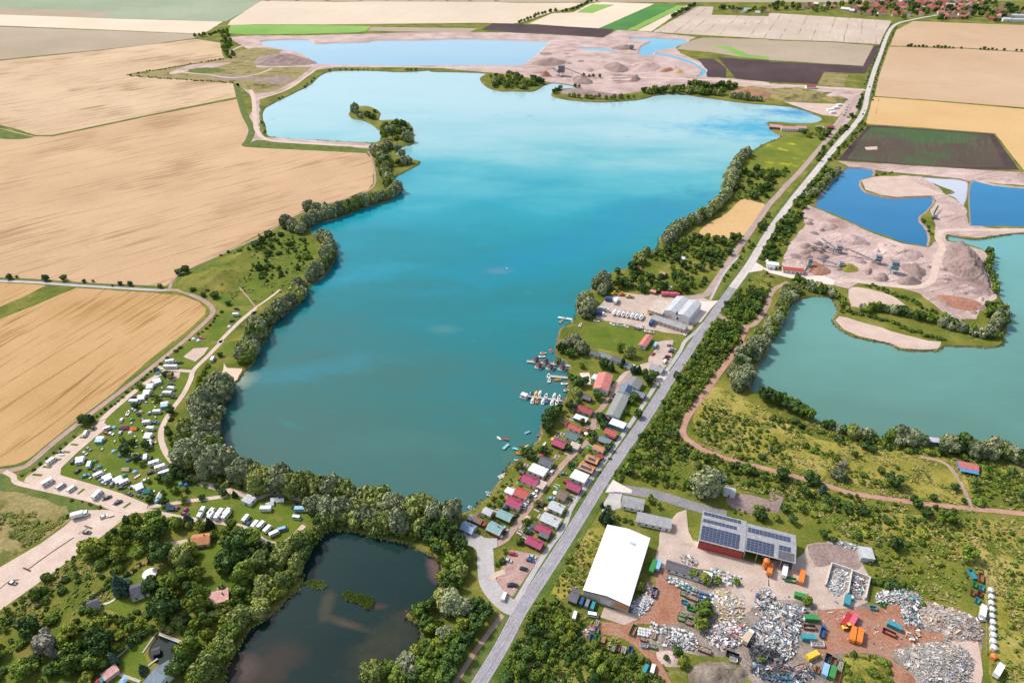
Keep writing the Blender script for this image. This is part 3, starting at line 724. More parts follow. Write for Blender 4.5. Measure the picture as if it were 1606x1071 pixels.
# boatyard, gardens, yard
sheet('yard', T('C2', [(600,790),(680,765),(780,775),(950,775),(1180,790),(1270,820),(1160,955),(1080,1030),(860,1000),(700,960),(520,930),(540,850)]), Z2, M_YARD, 'paved boatyard beside the lake')
sheet('lawn', T('C2', [(470,985),(560,975),(700,990),(830,1025),(870,1071)]) + T('C3', [(790,40),(760,60),(640,60),(480,20),(460,-20)]), Z2, M_LAWN, 'round lawn below the boatyard', sub=3)
sheet('apron', T('C2', [(1160,820),(1290,815),(1240,870),(1180,950),(1110,955),(1130,870)]), Z3, M_APRON, 'concrete forecourt of the boatyard hall')
sheet('yard', T('C3', [(910,0),(1010,-10),(1000,110),(940,170),(820,200),(740,200),(640,330),(600,300),(700,190),(850,130)]), Z2, M_YARD, 'parking yard above the clubhouse')
sheet('yard', T('C3', [(420,195),(480,195),(490,270),(440,270)]), Z2, M_APRON, 'pale terrace by the marina')
sheet('meadow_patch', T('C3', [(560,420),(760,330),(900,240),(560,760),(370,1040),(300,1071),(100,1071),(430,700),(480,600)]), Z1, M_LAWN, 'garden plots between lane and path')
sheet('car_park', [(800,862),(849,871),(833,893),(806,935),(790,932),(779,920),(778,910),(784,896)], Z2, ground('reddish_paving', [(0.36,0.22,0.19),(0.47,0.32,0.28)],0.2,6,1.2, None, bumpy=0.2, patches=[(0.15,0.62,(0.6,0.48,0.42))]), 'reddish car park by the village junction')
sheet('yard', T('C4', [(940,80),(1030,0),(1090,-20),(1130,170),(1460,300),(1606,330),(1606,560),(1440,640),(1330,640),(1300,480),(1250,360),(1000,320),(960,360),(880,330),(900,260)]), Z2, M_YARD, 'concrete yard between the halls')
sheet('yard', T('D4', [(0,300),(170,290),(240,200),(380,190),(570,230),(590,330),(640,420),(620,560),(470,600),(330,610),(240,560),(0,540)]), Z2, M_YARD, 'concrete yard in front of the open shed')
M_DIRT = ground('scrap_ground', [(.17,.135,.11),(.27,.215,.175),(.38,.31,.26)],.12,8,.8, None, bumpy=.6, patches=[(.07,.60,(.11,.13,.03)),(.2,.64,(.5,.46,.42))])
sheet('yard', T('C4', [(960,360),(1250,420),(1606,470),(2500,620),(2930,660),(2960,760),(2880,1071),(1500,1071),(1400,900),(1180,900),(1000,860),(860,880),(780,720),(1040,690),(1080,560)]), Z1, M_DIRT, 'trodden dirt ground of the scrap yard')
sheet('yard', T('D4', [(240,205),(400,195),(570,235),(590,320),(520,365),(390,322),(300,340)]), Z3, M_GRAVELD, 'dark stained ground behind the concrete bays', sub=2)
sheet('yard', T('C4', [(870,340),(960,350),(1000,420),(1080,520),(1060,600),(1040,700),(860,700),(780,700),(800,760),(900,900),(1000,1071),(940,1071),(830,900),(700,790),(560,760),(540,680),(700,700),(800,650),(880,560),(900,440)]), Z2, M_REDSOIL, 'reddish dirt lane through the scrap yard', sub=2)
sheet('apron', T('C4', [(575,590),(820,650),(700,705),(550,655)]), Z3, M_YARD, 'concrete apron of the warehouse')
sheet('yard', T('D4', [(330,615),(480,600),(640,600),(780,575),(830,590),(830,660),(960,740),(1090,760),(1110,800),(920,825),(790,860),(780,930),(960,1071),(780,1071),(770,960),(690,890),(500,880),(330,900),(240,930),(300,860),(340,740),(300,640)]), Z2, M_REDSOIL, 'bright reddish soil of the scrap yard', sub=2)
sheet('yard', T('D4', [(1100,820),(1230,800),(1310,810),(1330,1071),(1180,1071),(1290,960),(1250,870)]), Z3, M_SAND, 'pale strip beside the grey chip heap')
sheet('meadow_patch', T('C3', [(1390,950),(1606,990),(1606,1071),(1450,1071),(1340,1010)]), Z2, M_GRAVELD, 'bare brown paddock by the big willow', sub=2)
sheet('meadow_patch', T('D3', [(0,940),(90,975),(60,1071),(0,1071)]), Z2, M_GRAVELD, 'bare brown end of the paddock')
sheet('yard', T('C3', [(600,945),(690,950),(680,1040),(590,1071),(560,1071),(580,980)]), Z2, M_GREYTRK, 'grey forecourt beside the grey roofed house')
sheet('terrace', T('A4', [(1060,190),(1120,175),(1190,160),(1250,140),(1310,190),(1200,240),(1130,300),(1090,290)]), Z2, M_SAND, 'pale terrace around the house with the orange roof', sub=2)
sheet('lawn', T('A4', [(620,560),(740,520),(720,470),(850,330),(990,400),(1080,400),(1000,470),(850,600),(770,660),(650,600)]), Z1, M_LAWN, 'lawn of the dark roofed garden house')
sheet('lawn', T('A4', [(560,1071),(720,900),(860,790),(960,740),(990,760),(900,880),(930,950),(850,1000),(950,1060)]), Z1, M_LAWN, 'lawn around the garden pond')

for k, P in enumerate(([(1240,290),(1330,195),(1430,215),(1410,320),(1300,350)], [(1190,430),(1300,400),(1460,420),(1460,470),(1330,470),(1260,540),(1200,510)], [(690,230),(840,190),(880,250),(760,300)], [(0,900),(250,780),(400,700),(420,780),(260,860),(60,1010)])):
	sheet('lawn', T('A4', P), Z1, M_LAWN,('lawn right of the orange roofed house', 'lawn around the pink roofed house', 'small glade above the beehives', 'long grassy glade in the lower left corner')[k], sub=2)
	GLADES.append([(v.x, v.y) for v in G(T('A4', P))])
# ------------------------------------------------------------------ roads
ROAD = [(690,1170),(723,1117),(752,1071),(786,1015),(818,955),(867,880),(915,804),(957,736),(1009,661),(1057,586),(1092,534),(1127,482),(1149,452),(1176,415),(1208,362),(1243,314),(1280,268),(1314,226),(1344,192),(1356,170),(1361,146),(1371,112),(1381,85),(1391,57),(1403,40),(1428,32),(1470,24)]
ribbon('road_verge', ROAD,14, Z2, M_VERGE, 'grass verge of the country road', keep=False)
ribbon('road', ROAD,6.5, Z4, M_ASPHALT, 'straight grey country road')
ribbon('road', ROAD[12:],7.0, Z4 + 0.08, ground('old_concrete_road', [(0.50,0.44,0.40),(0.60,0.54,0.50)],0.1,5,0.8,(ROAD_A,20,0.3,(0.4,0.35,0.33)), bumpy=0.1), 'pale concrete part of the country road', keep=False)
for off in (2.9,-2.9):
	ribbon('road_marking', ROAD[:13],0.16, Z4 + 0.10, M_LINE, 'white edge line of the country road', off=off, keep=False)
ribbon('road_marking', ROAD[:13],0.18, Z4 + 0.10, M_LINE, 'broken white centre line of the country road', keep=False, dash=(4,8))
OLD = T('C2', [(1090,800),(1180,785),(1225,765),(1300,660),(1420,480),(1540,310),(1606,215)]) + T('D2', [(60,150),(110,90)]) + T('D1', [(200,1071),(320,930),(410,830),(440,785),(500,690),(560,600)])
ribbon('old_road', OLD,6.0, Z3, ground('old_road', [(0.36,0.26,0.23),(0.46,0.34,0.30)],0.1,5,0.9,(ROAD_A,12,0.5,(0.30,0.215,0.19)), bumpy=0.2), 'brownish old road along the lake')
ribbon('footpath', T('C2', [(1240,810),(1330,640),(1425,530)]),2.2, Z4, M_GREYTRK, 'narrow grey path between the two roads')
ribbon('footpath', T('C2', [(1290,860),(1160,1000),(1080,1071)]) + T('C3', [(1050,60),(950,205),(910,255),(770,470),(600,715),(480,880),(370,1040)]) + T('C4', [(320,90),(200,260),(20,560)]),2.6, Z3, M_GREYTRK, 'cycle path beside the country road')
ribbon('footpath', T('B4', [(1545,640),(1380,860),(1250,1067),(1180,1180)]),2.4, Z3, M_BROWNTRK, 'footpath from the junction to the foreground')
ribbon('side_road', T('C3', [(1015,200),(950,225),(905,250)]),7, Z3, M_APRON, 'short access to the clubhouse')
ribbon('side_road', T('C3', [(740,200),(655,300),(560,415),(515,480),(490,600),(430,660),(340,745),(240,860),(90,1060)]) + T('C4', [(0,110)]) + T('B4', [(1560,170),(1470,215)]),3.6, Z3, M_BROWNTRK, 'narrow lane through the garden colony')
JN = [(726,842),(748,849),(760,862),(762,890),(766,915),(783,938),(802,952),(822,950)]
ribbon('side_road', JN,8.5, Z3, M_GREYTRK, 'wide grey lane to the village junction')
ribbon('side_road', T('B4', [(1290,150),(1420,185),(1510,190)]),6, Z3 + 0.02, M_GREYTRK, 'grey lane past the last garden house')
ribbon('side_road', T('B4', [(1470,420),(1500,390),(1560,370)]),3, Z3 + 0.02, M_PALETRK, 'entry of the reddish car park')
ribbon('side_road', T('C3', [(590,920),(720,930),(900,960),(1100,1020),(1300,1080)]) + T('C4', [(1340,20)]),7, Z3, ground('grey_lane', [(0.20,0.19,0.195),(0.27,0.255,0.26)],0.1,5,1.0, None, bumpy=0.1), 'grey access road to the recycling yard')
sheet('apron', T('C3', [(630,865),(690,900),(750,930),(745,950),(640,940),(580,945)]), Z4, M_APRON, 'pale concrete mouth of the recycling yard road')
ribbon('dirt_track', T('C3', [(1450,0),(1330,150),(1200,330),(1110,450),(1072,530),(1075,590),(1130,640),(1210,685)]),4.2, Z3, M_REDTRK, 'reddish curved track through the scrub')
ribbon('dirt_track', T('C3', [(1210,685),(1350,735),(1606,800)]) + T('D3', [(100,830),(300,880),(500,945),(850,1000),(1250,1045),(1606,1080)]) + [(1700,820)],3.4, Z3, M_REDTRK, 'long reddish track across the grassland')
ribbon('dirt_track', T('D3', [(1270,1045),(1240,960),(1180,850),(1100,760),(950,720)]),2.2, Z3, M_BROWNTRK, 'faint track towards the blue and red hut')
ribbon('dirt_track', T('C2', [(1290,900),(1340,935),(1450,975),(1530,950),(1606,830)]) + T('D2', [(0,800),(40,740),(120,700)]),4, Z3, M_BROWNTRK, 'brown track past the willows to the gravel pit')
ribbon('dirt_track', T('C2', [(1470,980),(1430,1071)]) + T('C3', [(1450,0)]),4, Z3 + 0.01, M_REDTRK, 'start of the reddish track')
ribbon('dirt_track', [(-300,436),(0,441),(120,448),(240,455),(265,455),(285,457),(318,471),(333,484),(330,497),(300,525)] + T('A3', [(1150,0),(980,140),(820,265),(640,400),(500,505),(330,640),(180,768),(100,800),(20,812),(-200,830)]),4.0, Z3, M_BROWNTRK, 'brown field track along the campsite')
ribbon('dirt_track', [(-300,436),(0,441),(120,448),(240,455),(262,455)],3.4, Z4, M_GREYTRK, 'grey field track between the wheat fields', keep=False)
ribbon('field_margin', [(-300,432),(0,437),(120,444),(240,451),(264,450)],3.4, Z2, M_VERGE, 'grassy margin north of the grey field track', keep=False)
ribbon('field_margin', [(300,522)] + T('A3', [(1130,0),(960,135),(800,260),(625,395),(485,500),(310,640),(160,765),(90,790),(-100,792)]),2.6, Z2, M_VERGE, 'grassy margin between wheat and track', keep=False)
ribbon('field_margin', T('A3', [(1000,160),(880,250),(720,380),(560,500),(400,620),(260,735),(130,840)]),4.0, Z2 + .01, M_VERGE, 'hedge bank between track and campsite', keep=False)
ribbon('dirt_track', [(266,453),(272,438),(290,425),(320,411),(360,393),(402,374),(440,352),(470,335),(520,318),(560,307),(585,293),(588,275),(582,245),(577,238)],2.6, Z3, M_BROWNTRK, 'narrow brown track between wheat and lakeside trees')
ribbon('field_margin', T('A1', [(330,853),(900,733),(1485,617)]),2.2, Z3, M_VERGE, 'dark grassy margin between the wheat fields', keep=False)
ribbon('field_margin', T('A1', [(-600,710),(0,790),(220,852),(330,853)]),1.8, Z3, M_VERGE, 'dark grassy margin at the left wheat corner', keep=False)
ribbon('field_margin', T('A1', [(1480,525),(1510,640),(1540,730),(1580,810),(1560,880),(1540,910),(1606,920)]) + T('B1', [(300,935),(700,955)]),9, Z2, M_VERGE, 'green margin beside the dam', keep=False)
ribbon('gravel_road', T('A1', [(1450,370),(1440,330),(1520,290),(1606,270)]),7, Z3, M_GRAVEL, 'pale gravel road at the upper left works', keep=False)
ribbon('gravel_road', T('A1', [(1560,540),(1590,620),(1600,760)]) + T('B1', [(10,830),(80,880),(300,900),(760,925)]),6, Z3, M_PALETRK, 'pale gravel road along the dam', keep=False)
ribbon('gravel_road', T('B1', [(10,625),(200,560),(330,470),(440,420),(800,420),(1300,430)]) + T('C1', [(0,430),(60,440)]),5, Z3, M_PALETRK, 'pale gravel road on the embankment', keep=False)
ribbon('gravel_road', T('D1', [(620,568),(400,556),(200,540),(0,535)]) + T('C1', [(1400,510),(1100,500),(600,480)]),8, Z3, M_PALETRK, 'gravel road into the far gravel works', keep=False)
ribbon('gravel_road', T('D2', [(1600,372),(1400,372),(1200,372),(1090,380),(1060,420),(1090,480),(1060,540),(1040,620),(1020,690),(930,730),(760,720),(520,690),(420,700)]),6, Z3, M_PALETRK, 'pale haul road around the gravel pit', keep=False)
ribbon('camp_lane', T('A2', [(1606,862),(1500,950),(1380,1071)]) + T('A3', [(1390,0),(1300,95),(1215,180),(1195,240),(1150,330),(1085,420),(1040,490),(1010,570),(1025,660),(1085,755),(1200,850),(1300,900),(1500,950),(1606,980)]) + T('B3', [(100,950),(250,980),(500,1020),(700,1060)]) + T('B4', [(760,18),(900,50),(1050,80),(1200,115),(1300,152)]),3.4, Z3, M_PALETRK, 'pale lane between campsite and lakeside trees')
ribbon('camp_lane', T('B2', [(-10,862),(80,800),(150,745)]),2.2, Z3, M_PALETRK, 'pale lane on the green hill')
ribbon('camp_lane', T('A3', [(985,160),(1100,178),(1205,186)]),3.2, Z3 + 0.02, M_PALETRK, 'short cross lane at the top of the campsite')
ribbon('camp_lane', T('A3', [(1050,175),(900,268)]),3.6, Z3 + 0.02, M_PALETRK, 'upper piece of the campsite lane')
ribbon('camp_lane', T('A3', [(860,300),(750,390),(650,480),(640,500),(590,560)]),4, Z3 + 0.02, M_PALETRK, 'campsite lane down to the parking bays')
ribbon('camp_lane', T('A3', [(930,1035),(1050,1020),(1170,1000),(1300,985),(1430,965)]),2.6, Z3 + 0.02, M_PALETRK, 'campsite lane to the service building')
ribbon('camp_lane', T('A3', [(30,815),(85,845),(110,885),(300,930),(560,990),(750,1055),(930,1062)]) + T('A4', [(1000,6),(1200,42),(1400,62),(1530,95),(1606,142)]) + T('B4', [(60,185),(150,200),(220,160),(300,80)]),3.0, Z3 + 0.03, M_PALETRK, 'pale lane round the lower campsite')
ribbon('footpath', T('A2', [(1500,730),(1560,800),(1600,850)]),1.2, Z3, M_BROWNTRK, 'trodden path on the green hill')
ribbon('footpath', T('A2', [(1470,570),(1480,660),(1490,720)]),2.4, Z3, M_REDTRK, 'brown trail on the green hill')
ribbon('footpath', T('A4', [(620,575),(680,565),(730,535)]),1.0, Z3, M_APRON, 'pale garden path to the small shed')
# ------------------------------------------------------------------ vegetation
RN = np.random.default_rng(11)
def np_mesh(name, V, Fq, mat, sm=False):
	me = bpy.data.meshes.new(name)
	n, k = len(Fq), Fq.shape[1]
	me.vertices.add(len(V))
	me.vertices.foreach_set('co', np.ascontiguousarray(V, dtype=np.float32).ravel())
	me.loops.add(n*k)
	me.loops.foreach_set('vertex_index', np.ascontiguousarray(Fq, dtype=np.int32).ravel())
	me.polygons.add(n)
	me.polygons.foreach_set('loop_start', np.arange(0, n*k, k, dtype=np.int32))
	me.update(calc_edges=True)
	me.materials.append(mat)
	if sm:
		me.shade_smooth()
	return me
def ico():
	t = (1 + 5**.5)/2
	v = np.array([(-1,t,0),(1,t,0),(-1,-t,0),(1,-t,0),(0,-1,t),(0,1,t),(0,-1,-t),(0,1,-t),(t,0,-1),(t,0,1),(-t,0,-1),(-t,0,1)], float)
	f = [(0,11,5),(0,5,1),(0,1,7),(0,7,10),(0,10,11),(1,5,9),(5,11,4),(11,10,2),(10,7,6),(7,1,8),(3,9,4),(3,4,2),(3,2,6),(3,6,8),(3,8,9),(4,9,5),(2,4,11),(6,2,10),(8,6,7),(9,8,1)]
	return v/np.linalg.norm(v[0]), np.array(f)
ICO_V, ICO_F = ico()
def lobes_for(kind, r):
	"""crown lobes (centre, radii) for a crown of radius about 1 standing on z = 0"""
	L = []
	if kind == 'willow':
		for i in range(15):
			a, q = r.uniform(0,6.283), r.uniform(0.0,0.72)**0.7
			z = 0.75 + (1 - q*q)*0.62*r.uniform(0.5,1.1)
			s = r.uniform(0.30,0.46)
			L.append(((q*math.cos(a), q*math.sin(a), z),(s, s, s*1.2)))
		for i in range(9):
			a = i*0.698 + r.uniform(-.25,.25)
			s = r.uniform(0.28,0.40)
			L.append(((0.66*math.cos(a),0.66*math.sin(a), r.uniform(0.42,0.7)),(s, s, s*1.35)))
	elif kind == 'broad':
		L.append(((0,0,0.85),(0.6,0.6,0.6)))
		for i in range(15):
			a, q = r.uniform(0,6.283), r.uniform(0.2,0.75)
			z = 0.85 + math.sqrt(max(0,0.75 - q*q))*r.uniform(-0.5,0.9)
			s = r.uniform(0.24,0.40)
			L.append(((q*math.cos(a), q*math.sin(a), z),(s, s, s*0.9)))
	elif kind == 'poplar':
		for i in range(13):
			z = 0.5 + 2.3*i/12
			q = 0.42*math.sin(min(1,(i+1)/7)*1.57)*(1 if i < 8 else (13-i)/5)
			a = r.uniform(0,6.283)
			s = r.uniform(0.30,0.44)*(1 if i < 9 else 0.75)
			L.append(((q*math.cos(a), q*math.sin(a), z),(s, s, s*1.5)))
	elif kind == 'conifer':
		for i in range(11):
			k = i/10
			w = 0.55*(1-k) + 0.07
			for j in range(3 if i < 8 else 1):
				a = j*2.1 + i*0.9
				q = w*0.55 if i < 8 else 0
				L.append(((q*math.cos(a), q*math.sin(a),0.25 + 2.3*k),(w*0.8, w*0.8,0.26)))
	else:
		for i in range(9):
			a, q = r.uniform(0,6.283), r.uniform(0.0,0.62)
			s = r.uniform(0.34,0.5)
			L.append(((q*math.cos(a), q*math.sin(a), s*0.7 + (0.6-q)*0.5*r.uniform(0.4,1)),(s, s, s*0.85)))
	return L
def crown_arrays(kind, seed, per=95, size=0.10, core=0.86):
	r = np.random.default_rng(seed)
	L = lobes_for(kind, r)
	Vs, Fs, o = [], [],0
	coreV, coreF = [], []
	ctr = np.mean([l[0] for l in L], axis=0)
	for c, rad in L:
		c, rad = np.array(c), np.array(rad)
		n = int(per*(rad[0]/0.35)**2)
		d = r.normal(size=(n,3))
		d /= np.linalg.norm(d, axis=1)[:, None]
		out = (c - ctr)
		keep = (d @ (out/(np.linalg.norm(out)+1e-6))) > r.uniform(-0.9,0.1, n)
		keep &= d[:,2] > -0.75
		d = d[keep]
		n = len(d)
		p = c + d*rad*r.uniform(0.86,1.10,(n,1))
		nrm = d + r.normal(scale=0.45, size=(n,3))
		nrm /= np.linalg.norm(nrm, axis=1)[:, None]
		up = np.where(np.abs(nrm[:,2:3]) > 0.9, np.array([[1.,0,0]]), np.array([[0,0,1.]]))
		t = np.cross(up, nrm)
		t /= np.linalg.norm(t, axis=1)[:, None]
		b = np.cross(nrm, t)
		s = size*r.uniform(0.6,1.35,(n,1))
		st = 1.5 if kind == 'willow' else 1.1
		q = np.stack([p - t*s - b*s*st*0.6, p + t*s - b*s*st*0.9, p + t*s*0.8 + b*s*st, p - t*s*0.9 + b*s*st*0.8],1)
		Vs.append(q.reshape(-1,3))
		Fs.append(np.arange(4*n).reshape(-1,4) + o)
		o += 4*n
		coreV.append(c + ICO_V*rad*core*r.uniform(0.9,1.05,(12,1)))
		coreF.append(ICO_F + 12*len(coreF))
	return np.concatenate(Vs), np.concatenate(Fs), np.concatenate(coreV), np.concatenate(coreF)
def crown_mesh(kind, seed, mat, per=95, size=0.10):
	V, Fq, cv, cf = crown_arrays(kind, seed, per, size)
	cfq = np.concatenate([cf, cf[:,2:3]],1)
	me = bpy.data.meshes.new('crown')
	n1, n2 = len(Fq), len(cf)
	me.vertices.add(len(V) + len(cv))
	me.vertices.foreach_set('co', np.concatenate([V, cv]).astype(np.float32).ravel())
	me.loops.add(n1*4 + n2*3)
	me.loops.foreach_set('vertex_index', np.concatenate([Fq.ravel(),(cf + len(V)).ravel()]).astype(np.int32))
	me.polygons.add(n1 + n2)
	me.polygons.foreach_set('loop_start', np.concatenate([np.arange(n1)*4, n1*4 + np.arange(n2)*3]).astype(np.int32))
	me.update(calc_edges=True)
	me.materials.append(mat)
	return me
L_WIL = leaf('willow_leaves',(0.11,0.135,0.06),(0.36,0.385,0.20))
L_WILG = leaf('willow_green_leaves',(0.10,0.145,0.03),(0.36,0.38,0.10))
L_DARK = leaf('dark_leaves',(0.028,0.062,0.014),(0.105,0.175,0.036))
L_MID = leaf('green_leaves',(0.055,0.105,0.014),(0.215,0.29,0.04))
L_YEL = leaf('light_green_leaves',(0.12,0.16,0.018),(0.33,0.36,0.05))
L_BLUE = leaf('blue_green_needles',(0.035,0.07,0.05),(0.12,0.19,0.13))
L_CON = leaf('dark_needles',(0.014,0.038,0.014),(0.05,0.095,0.034))
L_BARE = leaf('sparse_grey_leaves',(0.18,0.16,0.12),(0.38,0.35,0.27))
M_BARK = paint('bark',(0.11,0.08,0.055),0.9,0.3, scale=3)
def trunk_mesh(h, r, lim=3, seed=0):
	q = random.Random(seed)
	mb = MB()
	mb.tube((0,0,-0.05),(0.02,0.01, h), r,7, r*0.6)
	for i in range(lim):
		a = i*6.283/lim + q.uniform(-.4,.4)
		mb.tube((0.02,0.01, h*q.uniform(0.7,0.98)),(0.35*math.cos(a),0.35*math.sin(a), h + q.uniform(0.2,0.45)), r*0.5,5, r*0.2)
	return mb.mesh('trunk', M_BARK)
# kind: object name, crown shape, leaf material, variants, unit trunk height, what it is called
KINDS = {
 'wil': ('willow_tree', 'willow', L_WIL,4,0.5, 'silvery grey green willow', 'tree'),
 'wig': ('willow_tree', 'willow', L_WILG,3,0.5, 'light green willow', 'tree'),
 'dark': ('broadleaf_tree', 'broad', L_DARK,4,0.5, 'dark green round crowned tree', 'tree'),
 'mid': ('broadleaf_tree', 'broad', L_MID,4,0.5, 'mid green broadleaf tree', 'tree'),
 'yel': ('broadleaf_tree', 'broad', L_YEL,2,0.5, 'yellowish green broadleaf tree', 'tree'),
 'bare': ('grey_tree', 'broad', L_BARE,2,0.5, 'pale grey thinly leaved tree', 'tree'),
 'pop': ('poplar_tree', 'poplar', L_MID,2,0.5, 'slender upright poplar', 'tree'),
 'con': ('conifer_tree', 'conifer', L_CON,2,0.4, 'dark pointed conifer', 'tree'),
 'blu': ('conifer_tree', 'conifer', L_BLUE,2,0.4, 'bluish green spruce', 'tree'),
 'bd': ('bush', 'bush', L_DARK,3,0, 'dark green bush', 'bush'),
 'bm': ('bush', 'bush', L_MID,4,0, 'mid green bush', 'bush'),
 'by': ('bush', 'bush', L_YEL,2,0, 'yellowish green bush', 'bush'),
 'bg': ('bush', 'bush', L_WIL,2,0, 'silvery green bush', 'bush'),
}
PROTO, LOW = {}, {}
for kk,(nmn, shp, mt, nv, th, ds, ct) in KINDS.items():
	PROTO[kk] = [(crown_mesh(shp,100*i + len(kk)*7 + ord(kk[0]), mt,105 if shp != 'conifer' else 60,0.085 if shp != 'bush' else 0.10),
				  trunk_mesh(th*(1.6 if shp in ('willow', 'broad') else 1.0),0.055,3, i) if th else None) for i in range(nv)]
	V, Fq, cv, cf = crown_arrays(shp,5 + ord(kk[-1]),22,0.17)
	LOW[kk] = (V, Fq)
SPECS = []
def plant(k, x, y, R, hs=1.0, grp=''):
	SPECS.append((k, x, y, R, hs, grp, R*sc_at(x, y)))
SEG = None
def near_road(x, y, m):
	global SEG
	if SEG is None:
		A, B, Wd = [], [], []
		for P, w in ROADS:
			A += P[:-1]
			B += P[1:]
			Wd += [w/2]*(len(P)-1)
		SEG = np.array(A), np.array(B) - np.array(A), np.array(Wd)
	A, D, Wd = SEG
	rx, ry = x - A[:,0], y - A[:,1]
	t = np.clip((rx*D[:,0] + ry*D[:,1])/((D*D).sum(1) + 1e-9),0,1)
	return bool((np.hypot(rx - t*D[:,0], ry - t*D[:,1]) < Wd + m).any())
BLOCK = []
def free(x, y, m):
	if any(inside(P, x, y) for P in GLADES):
		return False
	if in_water(x, y) or near_road(x, y, m):
		return False
	for bx, by, br in BLOCK:
		if abs(bx-x) < br+m and abs(by-y) < br+m and math.hypot(bx-x, by-y) < br + m:
			return False
	return True
def pick(mix, q):
	t = q.uniform(0, sum(w for _, w in mix))
	for k, w in mix:
		t -= w
		if t <= 0:
			return k
	return mix[-1][0]
def belt(pts, step, width, R, mix, grp, seed, hs=(0.9,1.25), rows=1, tile=None, chk=True):
	q = random.Random(seed)
	P = [Vector((v.x, v.y)) for v in G(T(tile, pts) if tile else pts)]
	for row in range(rows):
		acc = q.uniform(0, step)
		for i in range(len(P)-1):
			d = P[i+1]-P[i]
			L = d.length
			d.normalize()
			nn = Vector((-d.y, d.x))
			t = acc
			while t < L:
				r = q.uniform(*R)
				off = q.uniform(-width/2, width/2)
				p = P[i] + d*t + nn*off
				if not chk or (chk == 'w' and not in_water(p.x, p.y)) or (chk is True and free(p.x, p.y, r*0.35)):
					plant(pick(mix, q), p.x, p.y, r, q.uniform(*hs), grp)
				t += step*q.uniform(0.75,1.3)*(r/((R[0]+R[1])/2))
			acc = t - L
def patch(pts, n, R, mix, grp, seed, hs=(0.8,1.2), tile=None, gap=0.46, m=0.3, cl=32.0):
	n = int(n*1.35) if R[1] < 3.7 else n
	q = random.Random(seed)
	P = [(v.x, v.y) for v in G(T(tile, pts) if tile else pts)]
	x0, x1 = min(p[0] for p in P), max(p[0] for p in P)
	y0, y1 = min(p[1] for p in P), max(p[1] for p in P)
	got, cells = 0, {}
	for _ in range(n*25):
		if got >= n:
			break
		x, y = q.uniform(x0, x1), q.uniform(y0, y1)
		if not inside(P, x, y) or mnoise.noise(Vector((x/cl, y/cl, seed*.37))) < (q.uniform(-.4,.22) if R[1] < 3.7 else q.uniform(-.6,.2))*(1 if n > 30 else 0) - (0 if n > 30 else 2):
			continue
		r = R[0]*.8 + (R[1]*1.2-R[0]*.8)*q.random()**2
		ok = True
		cx, cy = int(x//8), int(y//8)
		for a in (-1,0,1):
			for b in (-1,0,1):
				for (px_, py_, pr) in cells.get((cx+a, cy+b),()):
					if math.hypot(px_-x, py_-y) < gap*(pr + r):
						ok = False
		if not ok or not free(x, y, r*m + 0.3):
			continue
		cells.setdefault((cx, cy), []).append((x, y, r))
		plant(pick(mix, q), x, y, r, q.uniform(*hs), grp)
		got += 1
def one(tile, x, y, k, R, hs=1.0, grp=''):
	px, py = t1(tile, x, y)
	v = g(px, py)
	plant(k, v.x, v.y, R, hs, grp)
